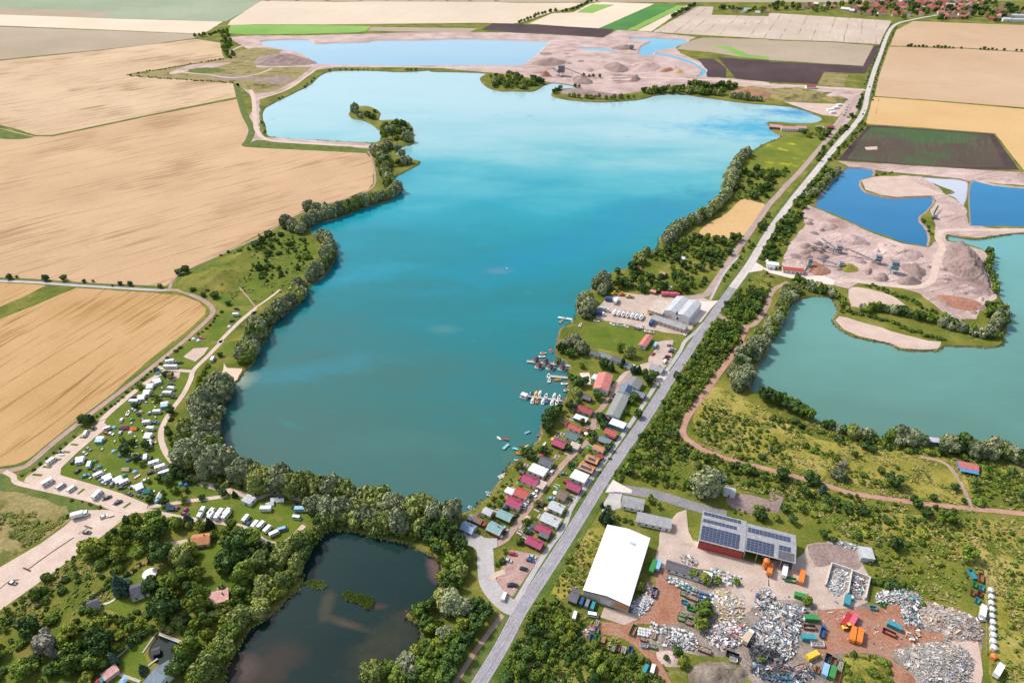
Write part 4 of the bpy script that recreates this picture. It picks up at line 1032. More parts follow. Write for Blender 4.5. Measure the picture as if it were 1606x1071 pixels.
def vegetation():
	Wm = [('wil',5),('wig',2.0),('mid',1)]
	Dm = [('dark',2.2),('mid',4.5),('yel',2.2),('bare',.1)]
	Bm = [('bd',2),('bm',5),('by',3),('bg',.6)]
	By = [('bm',4),('by',3),('bd',2)]
	# west shore
	belt([(624,299),(618,305),(600,313),(562,323.5),(527,337.5),(495,346),(478,357)],6,2.5,(4.5,6.5), Wm, 'willows below the wheat field',1, rows=2, chk='w')
	for x, y, r in ((190,350,6.5),(240,370,6.5),(280,385,5.5),(330,245,6),(370,250,5),(430,255,5)):
		one('B2', x, y, 'wil', r,1.0, 'willows below the wheat field')
	belt([(592,240),(600,256),(603,272),(612,290),(620,298)],5.5,9,(3.5,5.5), Wm + [('dark',3)], 'trees on the lakeside bend',2, rows=2, chk='w')
	belt([(598,236),(612,262),(648,256)],7,5,(3,4.5), [('mid',2),('dark',2),('wil',1)], 'trees on the lakeside bend',3, chk='w')
	patch([(554,176),(570,170),(592,178),(592,188),(575,187),(558,184)],14,(3,5), [('dark',2),('mid',2),('wil',2)], 'trees on the wooded spit',4)
	patch([(597,196),(632,192),(643,203),(643,222),(625,222),(602,220)],60,(2.5,5.5), [('dark',3),('mid',3),('wil',3),('bm',2)], 'trees on the wooded spit',5)
	for x, y, r in ((800,945,5),(830,930,5.5),(890,940,4),(915,975,4)):
		one('B1', x, y, 'wil', r,1.0, 'trees on the wooded spit')
	belt([(504,372),(514,386),(516,404),(511,420),(498,433),(482,441)],6,6,(4.5,6.5), Wm, 'willows on the green headland',6, rows=2, chk='w')
	belt([(474,452),(460,472),(444,486),(428,498),(412,512),(400,530),(390,552),(383,572)],6,6,(4.5,6.8), Wm, 'willows along the upper campsite shore',7, rows=2, chk='w')
	patch(T('B2', [(0,430),(150,395),(300,430),(340,560),(230,640),(60,720),(0,700)]),60,(1.5,3.6), [('bd',3),('bm',3),('dark',2)], 'bushes on the green hill',8, gap=0.82)
	patch(T('A2', [(1200,640),(1560,480),(1606,560),(1540,760),(1300,770)]),26,(1.0,2.6), [('bm',3),('bd',2)], 'bushes on the green hill',9, gap=0.98)
	belt(T('A2', [(1240,600),(1400,530),(1560,445)]),7,2,(1.4,2.4), [('bd',2),('bm',2)], 'bushes above the green hill',10)
	for x, y, r in ((1170,640,5),(1130,650,3.5),(1210,755,2.5),(1355,795,3.6),(1280,785,2.5),(1430,840,2.5)):
		one('A2', x, y, 'dark', r,0.8, 'dark trees on the green hill')
	for x, y, r in ((60,680,2.8),(110,672,1.4),(293,685,3.2),(410,688,3),(527,700,1.8),(588,697,1.2),(755,713,2),(822,718,2.4),(1008,735,2.2),(705,725,1)):
		one('A2', x, y, 'dark', r,0.95, 'trees along the grey field track')
	# campsite shore wood
	belt([(356,608),(344,630),(326,652),(312,676),(306,700),(318,724),(345,742)],6,12,(5.2,7.8), [('wil',5),('wig',1.5)], 'tall willows beside the campsite',11, rows=3, chk='w')
	belt([(330,655),(322,690),(345,728),(380,748),(415,762)],6.5,6,(5.5,7.8), [('wil',5),('wig',3)], 'tall willows beside the campsite',12, rows=2, chk='w')
	belt([(415,758),(464,771),(527,781),(577,791),(627,803),(664,812),(706,820)],7,2.5,(5.4,7.4), [('wil',4),('wig',3)], 'tall willows between lake and pond',132, chk=False)
	belt([(487,800),(545,813),(590,823),(640,833)],7.5,2,(5,7), [('wig',4),('wil',3)], 'tall willows between lake and pond',133, chk=False)
	belt([(420,763),(450,772),(478,778)],6.5,5,(5.5,7.5), [('wil',5),('wig',1)], 'tall willows beside the campsite',13, rows=2)
	belt([(498,785),(520,790)],7,2,(5,6.5), [('wig',5)], 'tall willows between lake and pond',131, rows=2)
	belt([(545,800),(580,808),(620,818),(655,824),(690,828)],6.5,8,(5.2,7.5), [('wil',4),('wig',4)], 'tall willows between lake and pond',14, rows=3)
	belt([(512,805),(548,815),(580,822),(610,828)],6.5,5,(4.5,6.5), [('wig',4),('wil',2)], 'tall willows between lake and pond',15, rows=1)
	belt([(640,822),(680,830),(716,838)],6,7,(4.2,6.2), [('dark',4),('mid',3),('wig',1)], 'dark trees at the pond corner',16, rows=2, chk='w')
	belt([(655,838),(690,850),(712,866),(722,890)],5.5,8,(3.5,5.2), [('dark',4),('mid',2)], 'dark trees at the pond corner',17, rows=2, chk='w')
	belt([(352,590),(345,598),(330,620),(318,640)],4,3,(1.6,2.8), Bm, 'bushes by the small beach',18)
	belt(T('A3', [(1230,300),(1270,200),(1330,140)]),4,3,(1.4,2.6), Bm, 'bushes by the small beach',181)
	belt(T('A3', [(1070,440),(1050,520),(1070,630),(1110,720),(1200,800),(1350,880),(1560,920)]),4.5,3,(1.5,2.8), Bm, 'bushes along the campsite lane',19)
	# campsite hedges and trees
	belt(T('A3', [(1150,20),(980,165),(870,260),(720,390),(560,510)]),4,2,(1.0,1.8), [('bd',2),('bm',3)], 'hedge bushes beside the campsite track',20)
	belt(T('A3', [(470,590),(330,710),(200,815),(130,850)]),5,1.5,(0.8,1.4), [('bd',2),('bm',3)], 'hedge bushes beside the campsite track',21)
	belt(T('A3', [(110,890),(300,945),(520,1010),(740,1070)]),6,1.5,(0.7,1.3), [('bm',3),('by',1)], 'hedge bushes below the campsite parking',22)
	belt(T('A2', [(1400,870),(1300,990),(1180,1071)]),4.5,1.5,(0.9,1.6), [('bm',3),('by',1)], 'hedge bushes beside the campsite track',23)
	for x, y, r, k in ((535,515,5,'dark'),(570,500,4,'dark'),(880,290,3.2,'mid'),(850,410,2.6,'dark'),(985,370,3.4,'mid'),(1035,215,3,'dark'),(1075,230,3.2,'yel'),(990,190,2.5,'dark'),
					   (790,695,4.2,'dark'),(825,645,3,'dark'),(775,630,2.8,'mid'),(920,665,3.8,'dark'),(850,745,3,'dark'),(890,775,2.5,'mid'),(1075,450,4,'dark'),(865,460,2,'bare'),
					   (935,880,2,'mid'),(955,965,2,'dark'),(945,1000,2.6,'dark'),(1035,1020,3.4,'dark'),(1025,955,2,'mid'),(1110,940,3,'mid'),(1060,890,4,'dark'),(1110,820,4.5,'dark'),(1000,870,3,'dark'),(1150,860,4,'dark'),(1085,850,3.4,'mid'),
					   (1155,1005,3.2,'mid'),(1265,985,2.4,'dark'),(1405,955,3,'dark'),(1285,905,1.8,'mid'),(1360,915,2.2,'dark'),(1235,880,2.4,'dark'),(1185,880,3,'dark'),(1170,940,2,'dark'),(1475,970,2.5,'con'),(845,625,1.6,'bm'),(1580,915,3,'mid'),(1090,945,2,'yel'),(1380,90,2.5,'dark'),(1100,60,2,'bd'),(1130,40,2,'bm')):
		one('A3', x, y, k, r*0.85,0.9, 'small trees among the caravans')
	# pond surroundings
	belt(T('B4', [(440,60),(400,130),(330,200),(270,300)]),5,5,(3.2,5), [('wig',4),('mid',2),('dark',1)], 'trees on the left pond bank',24, rows=2, chk='w')
	belt(T('B4', [(250,330),(200,430),(140,520),(60,590),(0,640)]),5,5,(2.6,4.4), [('wig',3),('yel',2),('mid',2),('by',2)], 'trees on the left pond bank',25, rows=2, chk='w')
	for x, y, r in ((180,280,5.5),(150,330,4.5),(60,480,5),(30,540,4)):
		one('B4', x, y, 'wig', r,1.0, 'trees on the left pond bank')
	belt(T('A4', [(1530,700),(1450,830),(1400,930),(1330,1060)]),5,8,(3.2,5), [('wig',2),('dark',3),('mid',3),('yel',1)], 'trees on the left pond bank',26, rows=2, chk='w')
	one('B4',88,230, 'con',3.4,0.75, 'trees on the left pond bank')
	belt(T('B4', [(720,60),(850,110),(950,140),(1030,175)]),4,4,(1.8,3), [('bg',1),('by',2),('bm',3)], 'reedy bushes on the pond head',27, rows=2, chk='w')
	belt(T('B4', [(1180,200),(1230,270),(1260,340),(1220,420),(1200,500)]),5,8,(3,4.6), [('mid',3),('dark',2),('yel',2)], 'trees on the right pond bank',28, rows=2, chk='w')
	for x, y, r, k in ((1230,600,6,'wil'),(1170,560,4.5,'wig'),(1280,620,4.5,'wil'),(1270,380,4.5,'wig'),(1020,640,4.2,'mid'),(1080,610,4,'mid'),(1060,710,3.6,'dark'),(1090,750,3.6,'mid'),
					   (1385,720,4.4,'dark'),(1330,810,4.6,'dark'),(1270,910,4.8,'dark'),(1400,610,4,'dark'),(1450,640,4,'dark'),(1340,590,3.6,'dark'),(1230,830,4,'mid'),(1190,790,4.2,'wil'),(1280,760,3.6,'mid'),(1300,720,3.6,'yel'),
					   (1130,860,4,'yel'),(1070,870,4.2,'mid'),(1000,900,4,'yel'),(1180,900,4,'mid'),(1110,930,4.4,'mid'),(1040,990,4.6,'mid'),(950,980,5,'wil'),(1150,1010,5,'mid'),(1200,980,4.4,'dark'),(820,1010,4.2,'mid'),(730,1030,5,'wig'),(860,1000,4,'mid'),(900,1050,5,'mid'),(1000,1050,5,'dark'),(1100,1070,5,'mid'),(1190,1060,4.6,'dark')):
		one('B4', x, y, k, r,0.95, 'trees on the right pond bank')
	# lower left gardens
	patch(T('A4', [(800,30),(1000,10),(1180,60),(1050,180),(900,250),(640,350),(520,300),(600,220)]),36,(2.0,5), Dm + [('bm',3)], 'trees above the garden houses',29)
	patch(T('A4', [(500,240),(720,300),(760,420),(560,520),(300,640),(0,720),(0,640)]),44,(1.3,3.4), [('bd',2),('bm',4),('by',1),('mid',2)], 'bushes on the meadow by the car park',30, gap=0.94)
	patch(T('A4', [(0,700),(400,640),(560,600),(760,680),(880,640),(980,560),(1000,720),(700,900),(560,1071),(-200,1100),(-200,760)]),76,(2,5.2), Dm + [('bd',3),('bm',3)], 'trees in the lower left corner',31, gap=0.67)
	patch(T('A4', [(1180,60),(1420,120),(1606,150),(1606,660),(1480,860),(1330,1060),(1080,1071),(1180,830),(990,730),(1000,560),(1100,400),(1130,300)]),86,(2.4,5.4), Dm + [('wig',1.5),('pop',.5)], 'trees between the gardens and the pond',32, gap=0.59)
	patch(T('B4', [(0,180),(60,200),(180,240),(260,300),(200,420),(0,600)]),45,(2,4.5), [('mid',3),('dark',2),('wig',2),('yel',1)], 'trees between the gardens and the pond',33, gap=0.61)
	for x, y, r, k, h in ((970,190,6.5,'mid',1),(1020,310,7,'dark',1),(1190,265,5,'yel',.9),(770,500,5.5,'blu',1),(960,480,4.5,'dark',.9),(1050,640,8,'dark',1.1),(1270,560,4,'pop',1.2),(1140,430,5,'mid',1),(460,760,4,'yel',1),(290,860,6,'bare',1),(330,830,4,'bare',1),(490,960,7,'mid',1),(630,850,6,'dark',1.2),(650,880,6,'dark',1),(1430,350,6,'dark',1),(1500,230,6.5,'dark',1),(720,940,3.2,'blu',1.1),(905,1000,2.4,'blu',1.1),(1130,1000,6,'dark',1),(1000,40,2.6,'con',.8),(1110,90,4,'mid',1),(1320,90,3.5,'con',.9),(1180,60,3,'blu',.9),(1460,100,4,'mid',1),(1520,690,5,'wig',1),(1410,840,4.5,'wig',1),(1310,1010,6.5,'wig',1),(1350,900,4,'yel',1)):
		one('A4', x, y, k, r, h, 'large trees of the lower left gardens')
	for ln, nn in (([(520,590),(640,490),(760,420),(880,330)],1),([(640,640),(780,672),(880,610)],2),([(1000,490),(1120,390)],3),([(420,760),(560,700),(640,650)],4)):
		belt(T('A4', ln),2.6,0.6,(1.3,1.9), [('bd',1)], 'clipped hedge of the garden plots',34+nn, hs=(.9,1.1), chk=False)
	# east shore of the main lake
	belt([(1174,240),(1160,254),(1149,272),(1146,290),(1138,308),(1126,324),(1108,338),(1090,350),(1070,358),(1052,372),(1046,386)],6.5,4,(4,5.6), Wm, 'willows on the east shore of the lake',40, rows=2, chk='w')
	patch(T('C2', [(1340,30),(1606,-10),(1606,170),(1560,200),(1420,180),(1380,130)]),70,(2,4), [('dark',3),('mid',3),('bd',3)], 'dense trees by the golden plot',41)
	patch(T('D2', [(0,0),(140,0),(60,60),(0,140)]),34,(2,4), [('dark',3),('mid',3),('bd',3)], 'dense trees by the golden plot',411)
	patch(T('C2', [(900,520),(1100,410),(1300,420),(1430,430),(1380,520),(1200,720),(1090,775),(860,775),(640,740),(640,690),(760,650),(740,600)]),175,(2,4), [('dark',6),('mid',3),('bd',3),('bm',1)], 'dark trees of the wooded gardens',42, gap=0.67)
	for x, y, r, k in ((1000,450,5,'wil'),(840,530,4.4,'wig'),(795,575,5,'wig'),(750,630,5,'dark'),(570,690,5.5,'wil'),(530,730,6,'wil'),(590,740,5.5,'wil'),(560,770,5,'wil'),(470,820,5.5,'wig'),(440,850,6,'wil'),(480,880,6.5,'wil'),(460,910,6,'wil'),(655,645,3,'dark')):
		one('C2', x, y, k, r,1.0, 'willows by the boatyard')
	patch(T('D1', [(200,840),(400,800),(410,850),(330,880),(200,865)]),16,(2,4), [('dark',1),('mid',1)], 'trees behind the lakeside restaurant',43)
	patch(T('D1', [(500,700),(560,760),(400,960),(240,1071),(200,1071),(330,950),(430,840)]),70,(1.6,3), [('dark',2),('mid',2),('bd',3)], 'trees between the two roads',44)
	belt(T('D1', [(600,770),(520,880),(430,960),(330,1060)]),6,8,(1.5,3), [('mid',2),('yel',1),('bd',3)], 'trees right of the road',45)
	belt(T('D1', [(580,600),(560,690)]),6,4,(2,3), [('bd',2),('dark',2)], 'trees between the two roads',46)
	belt(T('D1', [(800,170),(740,290),(700,400),(660,530),(640,640)]),14,3,(1.4,2.2), [('bd',1),('bm',1)], 'roadside trees of the country road',47)
	belt(T('D1', [(770,150),(700,280),(640,430),(600,540)]),12,3,(1.2,2.0), [('bd',1),('bm',1)], 'roadside trees of the country road',48)
	patch(T('C2', [(1606,250),(1606,320),(1500,480),(1440,560),(1340,680),(1260,770),(1220,760),(1400,500)]),55,(1.5,2.8), [('dark',2),('mid',2),('bd',2)], 'trees between the two roads',49)
	# right of the main road, by the gravel pit
	belt(T('D2', [(430,0),(350,80),(290,140),(240,180)]),5.5,5,(3,4.2), [('wil',3),('mid',2)], 'willows on the bank of the blue lake',50)
	patch(T('D2', [(330,0),(430,0),(250,200),(180,330),(60,560),(0,560),(0,420),(150,200)]),150,(1.6,3.2), [('dark',3),('mid',4),('bd',3),('bm',2)], 'dense bushes between road and gravel pit',51)
	patch(T('C2', [(1560,480),(1606,430),(1606,560),(1540,560)]),14,(1.6,3.2), [('dark',3),('mid',4)], 'dense bushes between road and gravel pit',52)
	patch(T('C2', [(1450,660),(1606,640),(1606,760),(1540,900),(1450,960),(1330,920),(1300,880),(1380,760)]),85,(1.6,3.2), [('dark',3),('mid',4),('bm',2)], 'bushes by the pit entrance',53)
	patch(T('C2', [(1290,940),(1400,960),(1440,1010),(1400,1071),(1150,1071)]) ,50,(1.6,3), [('dark',2),('mid',4),('bm',2)], 'bushes right of the country road',54)
	patch(T('C3', [(1180,0),(1430,0),(1300,180),(1180,350),(1080,470),(980,470),(930,400),(1020,240)]),120,(1.5,3.2), [('dark',2),('mid',4),('bm',3),('by',1)], 'bushes right of the country road',55, gap=0.70)
	patch(T('C3', [(880,480),(1060,470),(1060,600),(1200,700),(1500,800),(1606,850),(1606,960),(1300,900),(1050,930),(850,890),(680,840),(740,700)]),150,(1.5,3.4), [('dark',2),('mid',3),('bd',2),('bm',4),('by',1)], 'bushes in the scrub below the curved track',56, gap=0.78)
	patch(T('C3', [(1190,380),(1330,450),(1606,520),(1606,760),(1400,740),(1250,640),(1130,560),(1180,470)]),85,(1.2,2.6), [('bd',2),('bm',4),('by',2)], 'bushes in the dry grassland',57, gap=0.86)
	patch(T('D3', [(0,620),(200,640),(400,700),(500,800),(760,900),(820,950),(500,880),(200,790),(0,730)]),72,(1.2,2.8), [('bd',2),('bm',4),('by',2),('bg',.4)], 'bushes in the dry grassland',58, gap=0.82)
	patch(T('D3', [(1290,790),(1606,830),(1606,1071),(1300,1030),(1270,920)]),60,(1.2,3), [('bd',2),('bm',4),('by',2)], 'bushes right of the faint track',59, gap=0.82)
	patch(T('D3', [(0,810),(300,890),(500,960),(850,1010),(1200,1055),(1200,1071),(60,1071),(100,960),(0,930)]),60,(1.3,3.2), [('dark',2),('bd',2),('bm',4),('by',1)], 'bushes along the long reddish track',60, gap=0.82)
	for x, y, r, k in ((780,900,5,'dark'),(255,880,4.5,'dark'),(80,860,4.5,'dark'),(430,850,4,'wil'),(910,1010,3,'dark'),(1080,705,3.4,'dark'),(1155,925,2.4,'dark'),(640,690,3,'dark'),(530,715,2.2,'dark'),(590,670,2.6,'dark'),(455,785,2.6,'bare'),(1290,930,2.2,'dark'),(1030,990,2.2,'dark'),(1220,1003,1.6,'dark'),(700,825,2.4,'dark'),(330,950,3.4,'blu'),(800,795,1.8,'bd'),(770,820,1.6,'bd')):
		one('D3', x, y, k, r,0.9, 'single trees in the dry grassland')
	one('C3',1205,945, 'wil',8.6,1.1, 'big willow')
	belt([(1180,452),(1150,492),(1112,545),(1078,598),(1030,668),(990,728),(968,752)],2.6,5,(1.2,2.4), [('bm',5),('by',2),('bd',2),('mid',1)], 'bushes along the country road',110, rows=3)
	belt(T('C3', [(1210,700),(1350,760),(1500,810),(1606,850)]),3,5,(1.4,2.8), [('dark',1),('bm',4),('bd',2)], 'bushes along the long reddish track',111, rows=2)
	belt(T('D3', [(300,500),(560,610),(800,660),(1000,680)]),3,6,(1.3,2.4), [('bm',4),('by',2),('bd',1)], 'bushes behind the south bank',112, rows=2)
	# willows of the east lake
	belt(T('C3', [(1560,20),(1480,90),(1440,170),(1420,240),(1440,300)]),6,8,(4,6), [('wil',5),('dark',1)], 'willows on the bank of the grey green lake',61, rows=3, chk='w')
	belt(T('D2', [(150,740),(100,830),(60,910),(20,990),(-60,1071)]),5.5,8,(3.2,5), [('wig',3),('wil',3),('mid',1)], 'willows on the bank of the grey green lake',62, rows=2, chk='w')
	belt(T('D2', [(170,700),(250,740),(340,760),(420,790)]),5.5,5,(3,4.4), [('wig',2),('mid',3),('wil',1)], 'trees at the head of the grey green lake',63, rows=2, chk='w')
	belt(T('D2', [(430,790),(460,850),(500,890)]),5,4,(2.4,3.6), [('wig',2),('mid',3)], 'trees at the head of the grey green lake',64, chk='w')
	belt(T('D2', [(580,885),(720,880),(860,905),(960,930),(1080,960),(1180,1000),(1300,1030),(1440,1040)]),5,7,(2.4,4.2), [('wil',4),('mid',3),('dark',1)], 'trees on the pit peninsula',65, rows=2, chk='w')
	belt(T('D2', [(450,880),(600,905),(760,950),(900,1010),(1100,1060)]),3.5,4,(1.2,2.2), [('bd',2),('bm',2)], 'low bushes on the pit peninsula',66, rows=2)
	belt(T('D2', [(1440,1000),(1450,930),(1430,870),(1380,880),(1350,920)]),5,7,(3,4.6), [('wil',3),('dark',2),('mid',2)], 'trees on the pit peninsula',67, rows=2, chk='w')
	belt(T('D2', [(1420,780),(1400,700),(1370,620),(1375,560),(1360,510)]),7,3,(2.4,4), [('dark',3),('mid',1)], 'dark bushes behind the large spoil heap',68, chk='w')
	belt(T('D2', [(600,710),(720,750),(860,800),(960,860),(1040,900)]),3.6,6,(1.1,2.2), [('bm',3),('bd',2)], 'low bushes on the pit slope',69, rows=2)
	belt(T('D2', [(960,300),(990,350),(1010,400)]),4,3,(1.3,2.2), [('bm',2),('bd',1)], 'low bushes by the blue lake',70)
	belt(T('D2', [(660,28),(780,14)]),6,3,(1.3,2.2), [('bm',2),('bd',1)], 'low bushes by the blue lake',71)
	belt(T('D3', [(-40,350),(60,390),(170,430),(260,480)]),5,6,(3.4,5), [('dark',5),('mid',1)], 'dark trees on the south bank',72, rows=2, chk='w')
	belt(T('D3', [(320,510),(420,560),(560,600),(660,620)]),5,4,(2.4,4), [('wig',3),('dark',2),('wil',2)], 'trees on the south bank',73, rows=2, chk='w')
	belt(T('D3', [(740,620),(860,625),(980,640)]),5.5,5,(3.4,5), [('wil',4),('mid',1)], 'trees on the south bank',74, rows=2, chk='w')
	belt(T('D3', [(1120,655),(1220,680),(1320,700),(1420,700),(1500,720),(1606,780)]),5.5,7,(4,5.8), [('wil',4),('dark',2),('mid',1)], 'trees on the south bank',75, rows=2, chk='w')
	patch(T('D3', [(0,450),(300,560),(700,650),(1000,690),(1280,740),(1606,830),(1606,890),(1320,800),(1180,730),(800,690),(400,640),(0,540)]),85,(1.6,3.2), [('bd',3),('bm',4),('by',2)], 'bushes behind the south bank',76, gap=0.74)
	# far works, beaches
	belt(T('C1', [(330,605),(500,622),(640,625),(780,612)]),8,4,(2.5,4), [('wig',2),('mid',3)], 'trees on the far shore',77, chk='w')
	belt(T('C1', [(820,585),(960,580),(1060,580),(1200,592),(1330,600)]),8,14,(4,6), [('wig',2),('mid',3),('dark',1)], 'trees on the far shore',78, rows=2, chk='w')
	belt(T('C1', [(1110,540),(1200,555),(1330,555),(1400,570)]),8,10,(4,6), [('dark',2),('mid',3)], 'trees on the far shore',79, rows=2, chk='w')
	belt(T('C1', [(1370,615),(1460,625),(1560,640)]),9,6,(4,5.5), [('wig',3),('wil',1)], 'trees on the far shore',80, chk='w')
	patch(T('B1', [(1450,475),(1606,480)]) + T('C1', [(0,480),(200,500),(180,540),(80,560),(0,560)]) + T('B1', [(1480,550)]),45,(3,5.5), [('mid',3),('wig',2),('dark',1)], 'trees on the green spit',81)
	belt(T('C1', [(255,590),(300,560),(350,552),(430,550)]),8,4,(3,4.5), [('mid',3),('dark',2)], 'trees on the far shore',82, chk='w')
	belt(T('C1', [(430,480),(500,490),(560,490)]),9,4,(3,4), [('mid',2)], 'bushes in the far gravel works',83)
	belt(T('B1', [(480,440),(440,455),(360,500),(290,560),(150,620),(60,680),(40,760),(60,840)]),9,4,(1.4,2.4), [('bm',3),('by',1)], 'bushes on the left dam',84)
	belt(T('B1', [(520,438),(740,440)]),9,2,(1.4,2.4), [('bm',3)], 'bushes on the embankment',85)
	belt(T('B1', [(915,440),(1010,442)]),7,2,(2,3), [('bm',3)], 'bushes on the embankment',86)
	belt(T('A1', [(800,472),(1000,440),(1200,405),(1400,372)]),4,5,(1.0,2.2), [('bd',2),('bm',2)], 'bushes on the scrubby wedge',87)
	belt(T('A1', [(800,478),(1100,500),(1470,522)]),4.5,6,(1.0,2.2), [('bd',2),('bm',2)], 'bushes on the scrubby wedge',88)
	belt(T('A1', [(1240,240),(1400,200),(1420,260),(1430,330),(1460,370)]),12,16,(2.5,5), [('mid',2),('bm',2),('bd',1)], 'trees at the upper left works',89, rows=2)
	belt(T('C1', [(40,150),(180,95),(240,80),(330,80),(400,60),(480,20),(550,8)]),15,3,(3,5), [('dark',2),('mid',1)], 'hedgerow between the far fields',90)
	belt(T('C1', [(1000,115),(1080,75),(1150,38)]),15,3,(4,6), [('dark',2)], 'hedgerow beside the striped field',91)
	belt(T('B1', [(0,5),(300,5),(700,2),(1000,3),(1500,8)]),60,6,(4,6), [('dark',2)], 'far trees at the top of the view',92)
	for x in (870,890,915,940,962,988,1032,1055,1080,1105,1130,1152,1203,1325,1350,1375,1400,1427,1475,1552,1580):
		one('D1', x,295 + (x-870)*0.042, 'dark', random.uniform(1.8,3.6),1.0, 'trees along the far field track')
	# gardens colony
	for x, y, r, k in ((290,440,4,'dark'),(240,500,6,'dark'),(210,520,5.5,'dark'),(215,560,5,'dark'),(260,470,5,'dark'),(360,425,4.5,'dark'),(400,340,4.5,'wig'),(400,270,4.5,'dark'),(445,270,5,'dark'),(530,360,5,'dark'),(410,380,3,'mid'),(690,155,4,'con'),(790,195,3.2,'con'),(760,195,3.2,'con'),(820,215,3.6,'dark'),(850,260,5,'dark'),(880,230,4.5,'dark'),(760,360,4,'dark'),(745,390,3,'dark'),(790,470,3.6,'dark'),(1030,235,3.6,'dark'),
					   (730,90,6,'wig'),(690,60,4.5,'mid'),(580,150,4,'dark'),(560,160,4,'dark'),(620,180,3.5,'con'),(430,60,6,'wil'),(390,20,6.5,'wil'),(340,30,5,'wil'),(300,60,4.5,'dark'),(360,90,4.5,'dark'),(430,160,3,'mid'),(290,130,3,'mid'),(550,500,4,'dark'),(540,480,3.4,'dark'),(570,540,3,'dark'),(500,600,3.4,'dark'),(490,630,3,'mid'),(600,680,3,'dark'),(350,680,3,'dark'),(175,700,3.4,'dark'),(100,720,4.2,'dark'),(60,700,3.4,'mid'),(40,790,3.6,'wig'),(120,740,3.4,'dark'),(430,515,2.6,'dark'),(370,790,2.8,'dark'),(150,1030,2.6,'yel'),(210,690,2.6,'mid'),(560,1035,2,'con'),(600,1060,2.4,'dark'),(870,1005,3.2,'yel'),(915,1040,2.2,'mid'),(720,455,2,'dark'),(370,235,3,'dark')):
		one('C3', x, y, k, r*0.85,1.0, 'garden trees between the cottages')
	for x, y, r, k in ((95,55,1.8,'mid'),(75,75,2.4,'mid'),(85,130,2,'dark'),(60,185,2,'dark'),(30,190,2,'mid'),(590,70,4.5,'con'),(570,50,4,'con'),(620,60,3,'dark'),(700,50,2.2,'bm'),(740,60,2.2,'bm'),(660,35,2.2,'bm'),(1550,40,4,'dark')):
		one('C4', x, y, k, r*0.85,1.0, 'garden trees by the lane')
	belt(T('C4', [(0,190),(60,200),(140,240)]),3,1,(.9,1.3), [('bd',1)], 'hedge of the last cottage',93)
	belt(T('B4', [(1480,370),(1530,290),(1590,230)]),3.4,3,(1.2,2), [('bd',2),('mid',1)], 'hedge beside the reddish car park',94)
	belt(T('B4', [(1300,60),(1420,70),(1550,60)]),4,3,(1.2,2), [('bd',2),('bm',1)], 'hedge bushes at the last cottage',95)
	belt(T('C3', [(640,690),(500,860),(400,1000)]),5,2,(0.8,1.4), [('bd',2),('bm',1)], 'hedge bushes of the cottage gardens',96)
	patch(T('C3', [(430,700),(330,790),(110,1060),(60,1060),(300,790),(400,690)]),18,(.8,1.4), [('bd',2),('bm',2)], 'hedge bushes of the cottage gardens',97, gap=1.07)
	patch(T('B3', [(1606,850),(1530,900),(1470,1000),(1440,1060),(1540,1050),(1606,980)]),16,(.9,1.7), [('bd',2),('bm',2),('by',1)], 'hedge bushes of the cottage gardens',98, gap=0.98)
	# recycling yard and the thicket at the bottom
	patch(T('C4', [(60,770),(140,560),(240,540),(350,600),(410,680),(470,740),(560,800),(800,880),(900,1000),(980,1071),(-80,1071),(-60,980)]),190,(1.6,3.8), [('bd',3),('bm',3),('mid',3),('dark',2),('yel',1)], 'thicket below the scrap yard',99, gap=0.59)
	patch(T('C4', [(440,110),(620,100),(560,200),(470,420),(360,520),(230,540),(340,300)]),40,(.8,1.8), [('by',2),('bm',2)], 'low bushes left of the white warehouse',100, gap=0.90)
	for x, y, r, k in ((1030,890,3.4,'dark'),(965,915,1.6,'dark'),(1195,640,4.6,'mid'),(1210,590,3.4,'mid'),(1180,720,4,'yel'),(1130,400,3.2,'mid'),(1200,430,3.4,'yel'),(1400,445,2.2,'mid'),(790,480,3,'yel'),(1530,30,3.6,'dark'),(1060,950,3,'yel'),(1555,930,2,'mid'),(1280,440,2.6,'mid')):
		one('C4', x, y, k, r*.9,0.95, 'trees of the scrap yard')
	for x, y, r, k in ((145,60,3.4,'dark'),(335,150,3,'dark'),(45,45,2.4,'mid'),(240,570,3,'mid'),(960,580,1.6,'mid'),(585,10,3.6,'dark'),(980,15,3.6,'dark'),(1140,60,4,'mid'),(1080,30,3.4,'mid'),(1240,280,5,'mid'),(780,220,4.4,'dark'),(1100,605,2,'bd')):
		one('D4', x, y, k, r*.9,0.95, 'trees around the scrap yard')
	patch(T('D4', [(250,0),(700,0),(1100,160),(1250,340),(1260,560),(1140,560),(900,500),(700,470),(640,330),(560,200),(340,170)]),95,(.9,2.6), [('bd',2),('bm',4),('by',3),('bg',.6)], 'bushes on the rough ground behind the yard',101, gap=0.90)
	patch(T('D4', [(700,10),(1606,70),(1606,200),(1400,180),(1200,170),(800,120)]),60,(.9,2.6), [('bd',2),('bm',3)], 'bushes at the right edge',102, gap=0.90)
	patch(T('D4', [(1440,300),(1606,300),(1606,900),(1500,900)]),22,(.9,2), [('bm',2),('by',2)], 'bushes at the right edge',103, gap=1.15)
	patch(T('D4', [(480,890),(640,900),(760,950),(770,1071),(470,1071)]),40,(1,2.4), [('by',3),('bm',3),('bd',1)], 'bushes on the green mound',104, gap=0.66)
	patch(T('D4', [(640,430),(780,420),(880,470),(760,470)]),18,(1.2,2.2), [('bm',2),('bd',2)], 'bushes above the scrap heap',105)
	patch(T('C4', [(1350,0),(1606,60),(1606,-40),(1450,-40)]),10,(1,2), [('bm',2)], 'bushes at the hall corner',106)
	# village trees
	patch(T('D1', [(420,20),(1340,-10),(1606,60),(1606,150),(1340,140),(800,120),(480,95)]),130,(4,7), [('dark',4),('mid',1)], 'trees among the far village houses',107, gap=0.66)
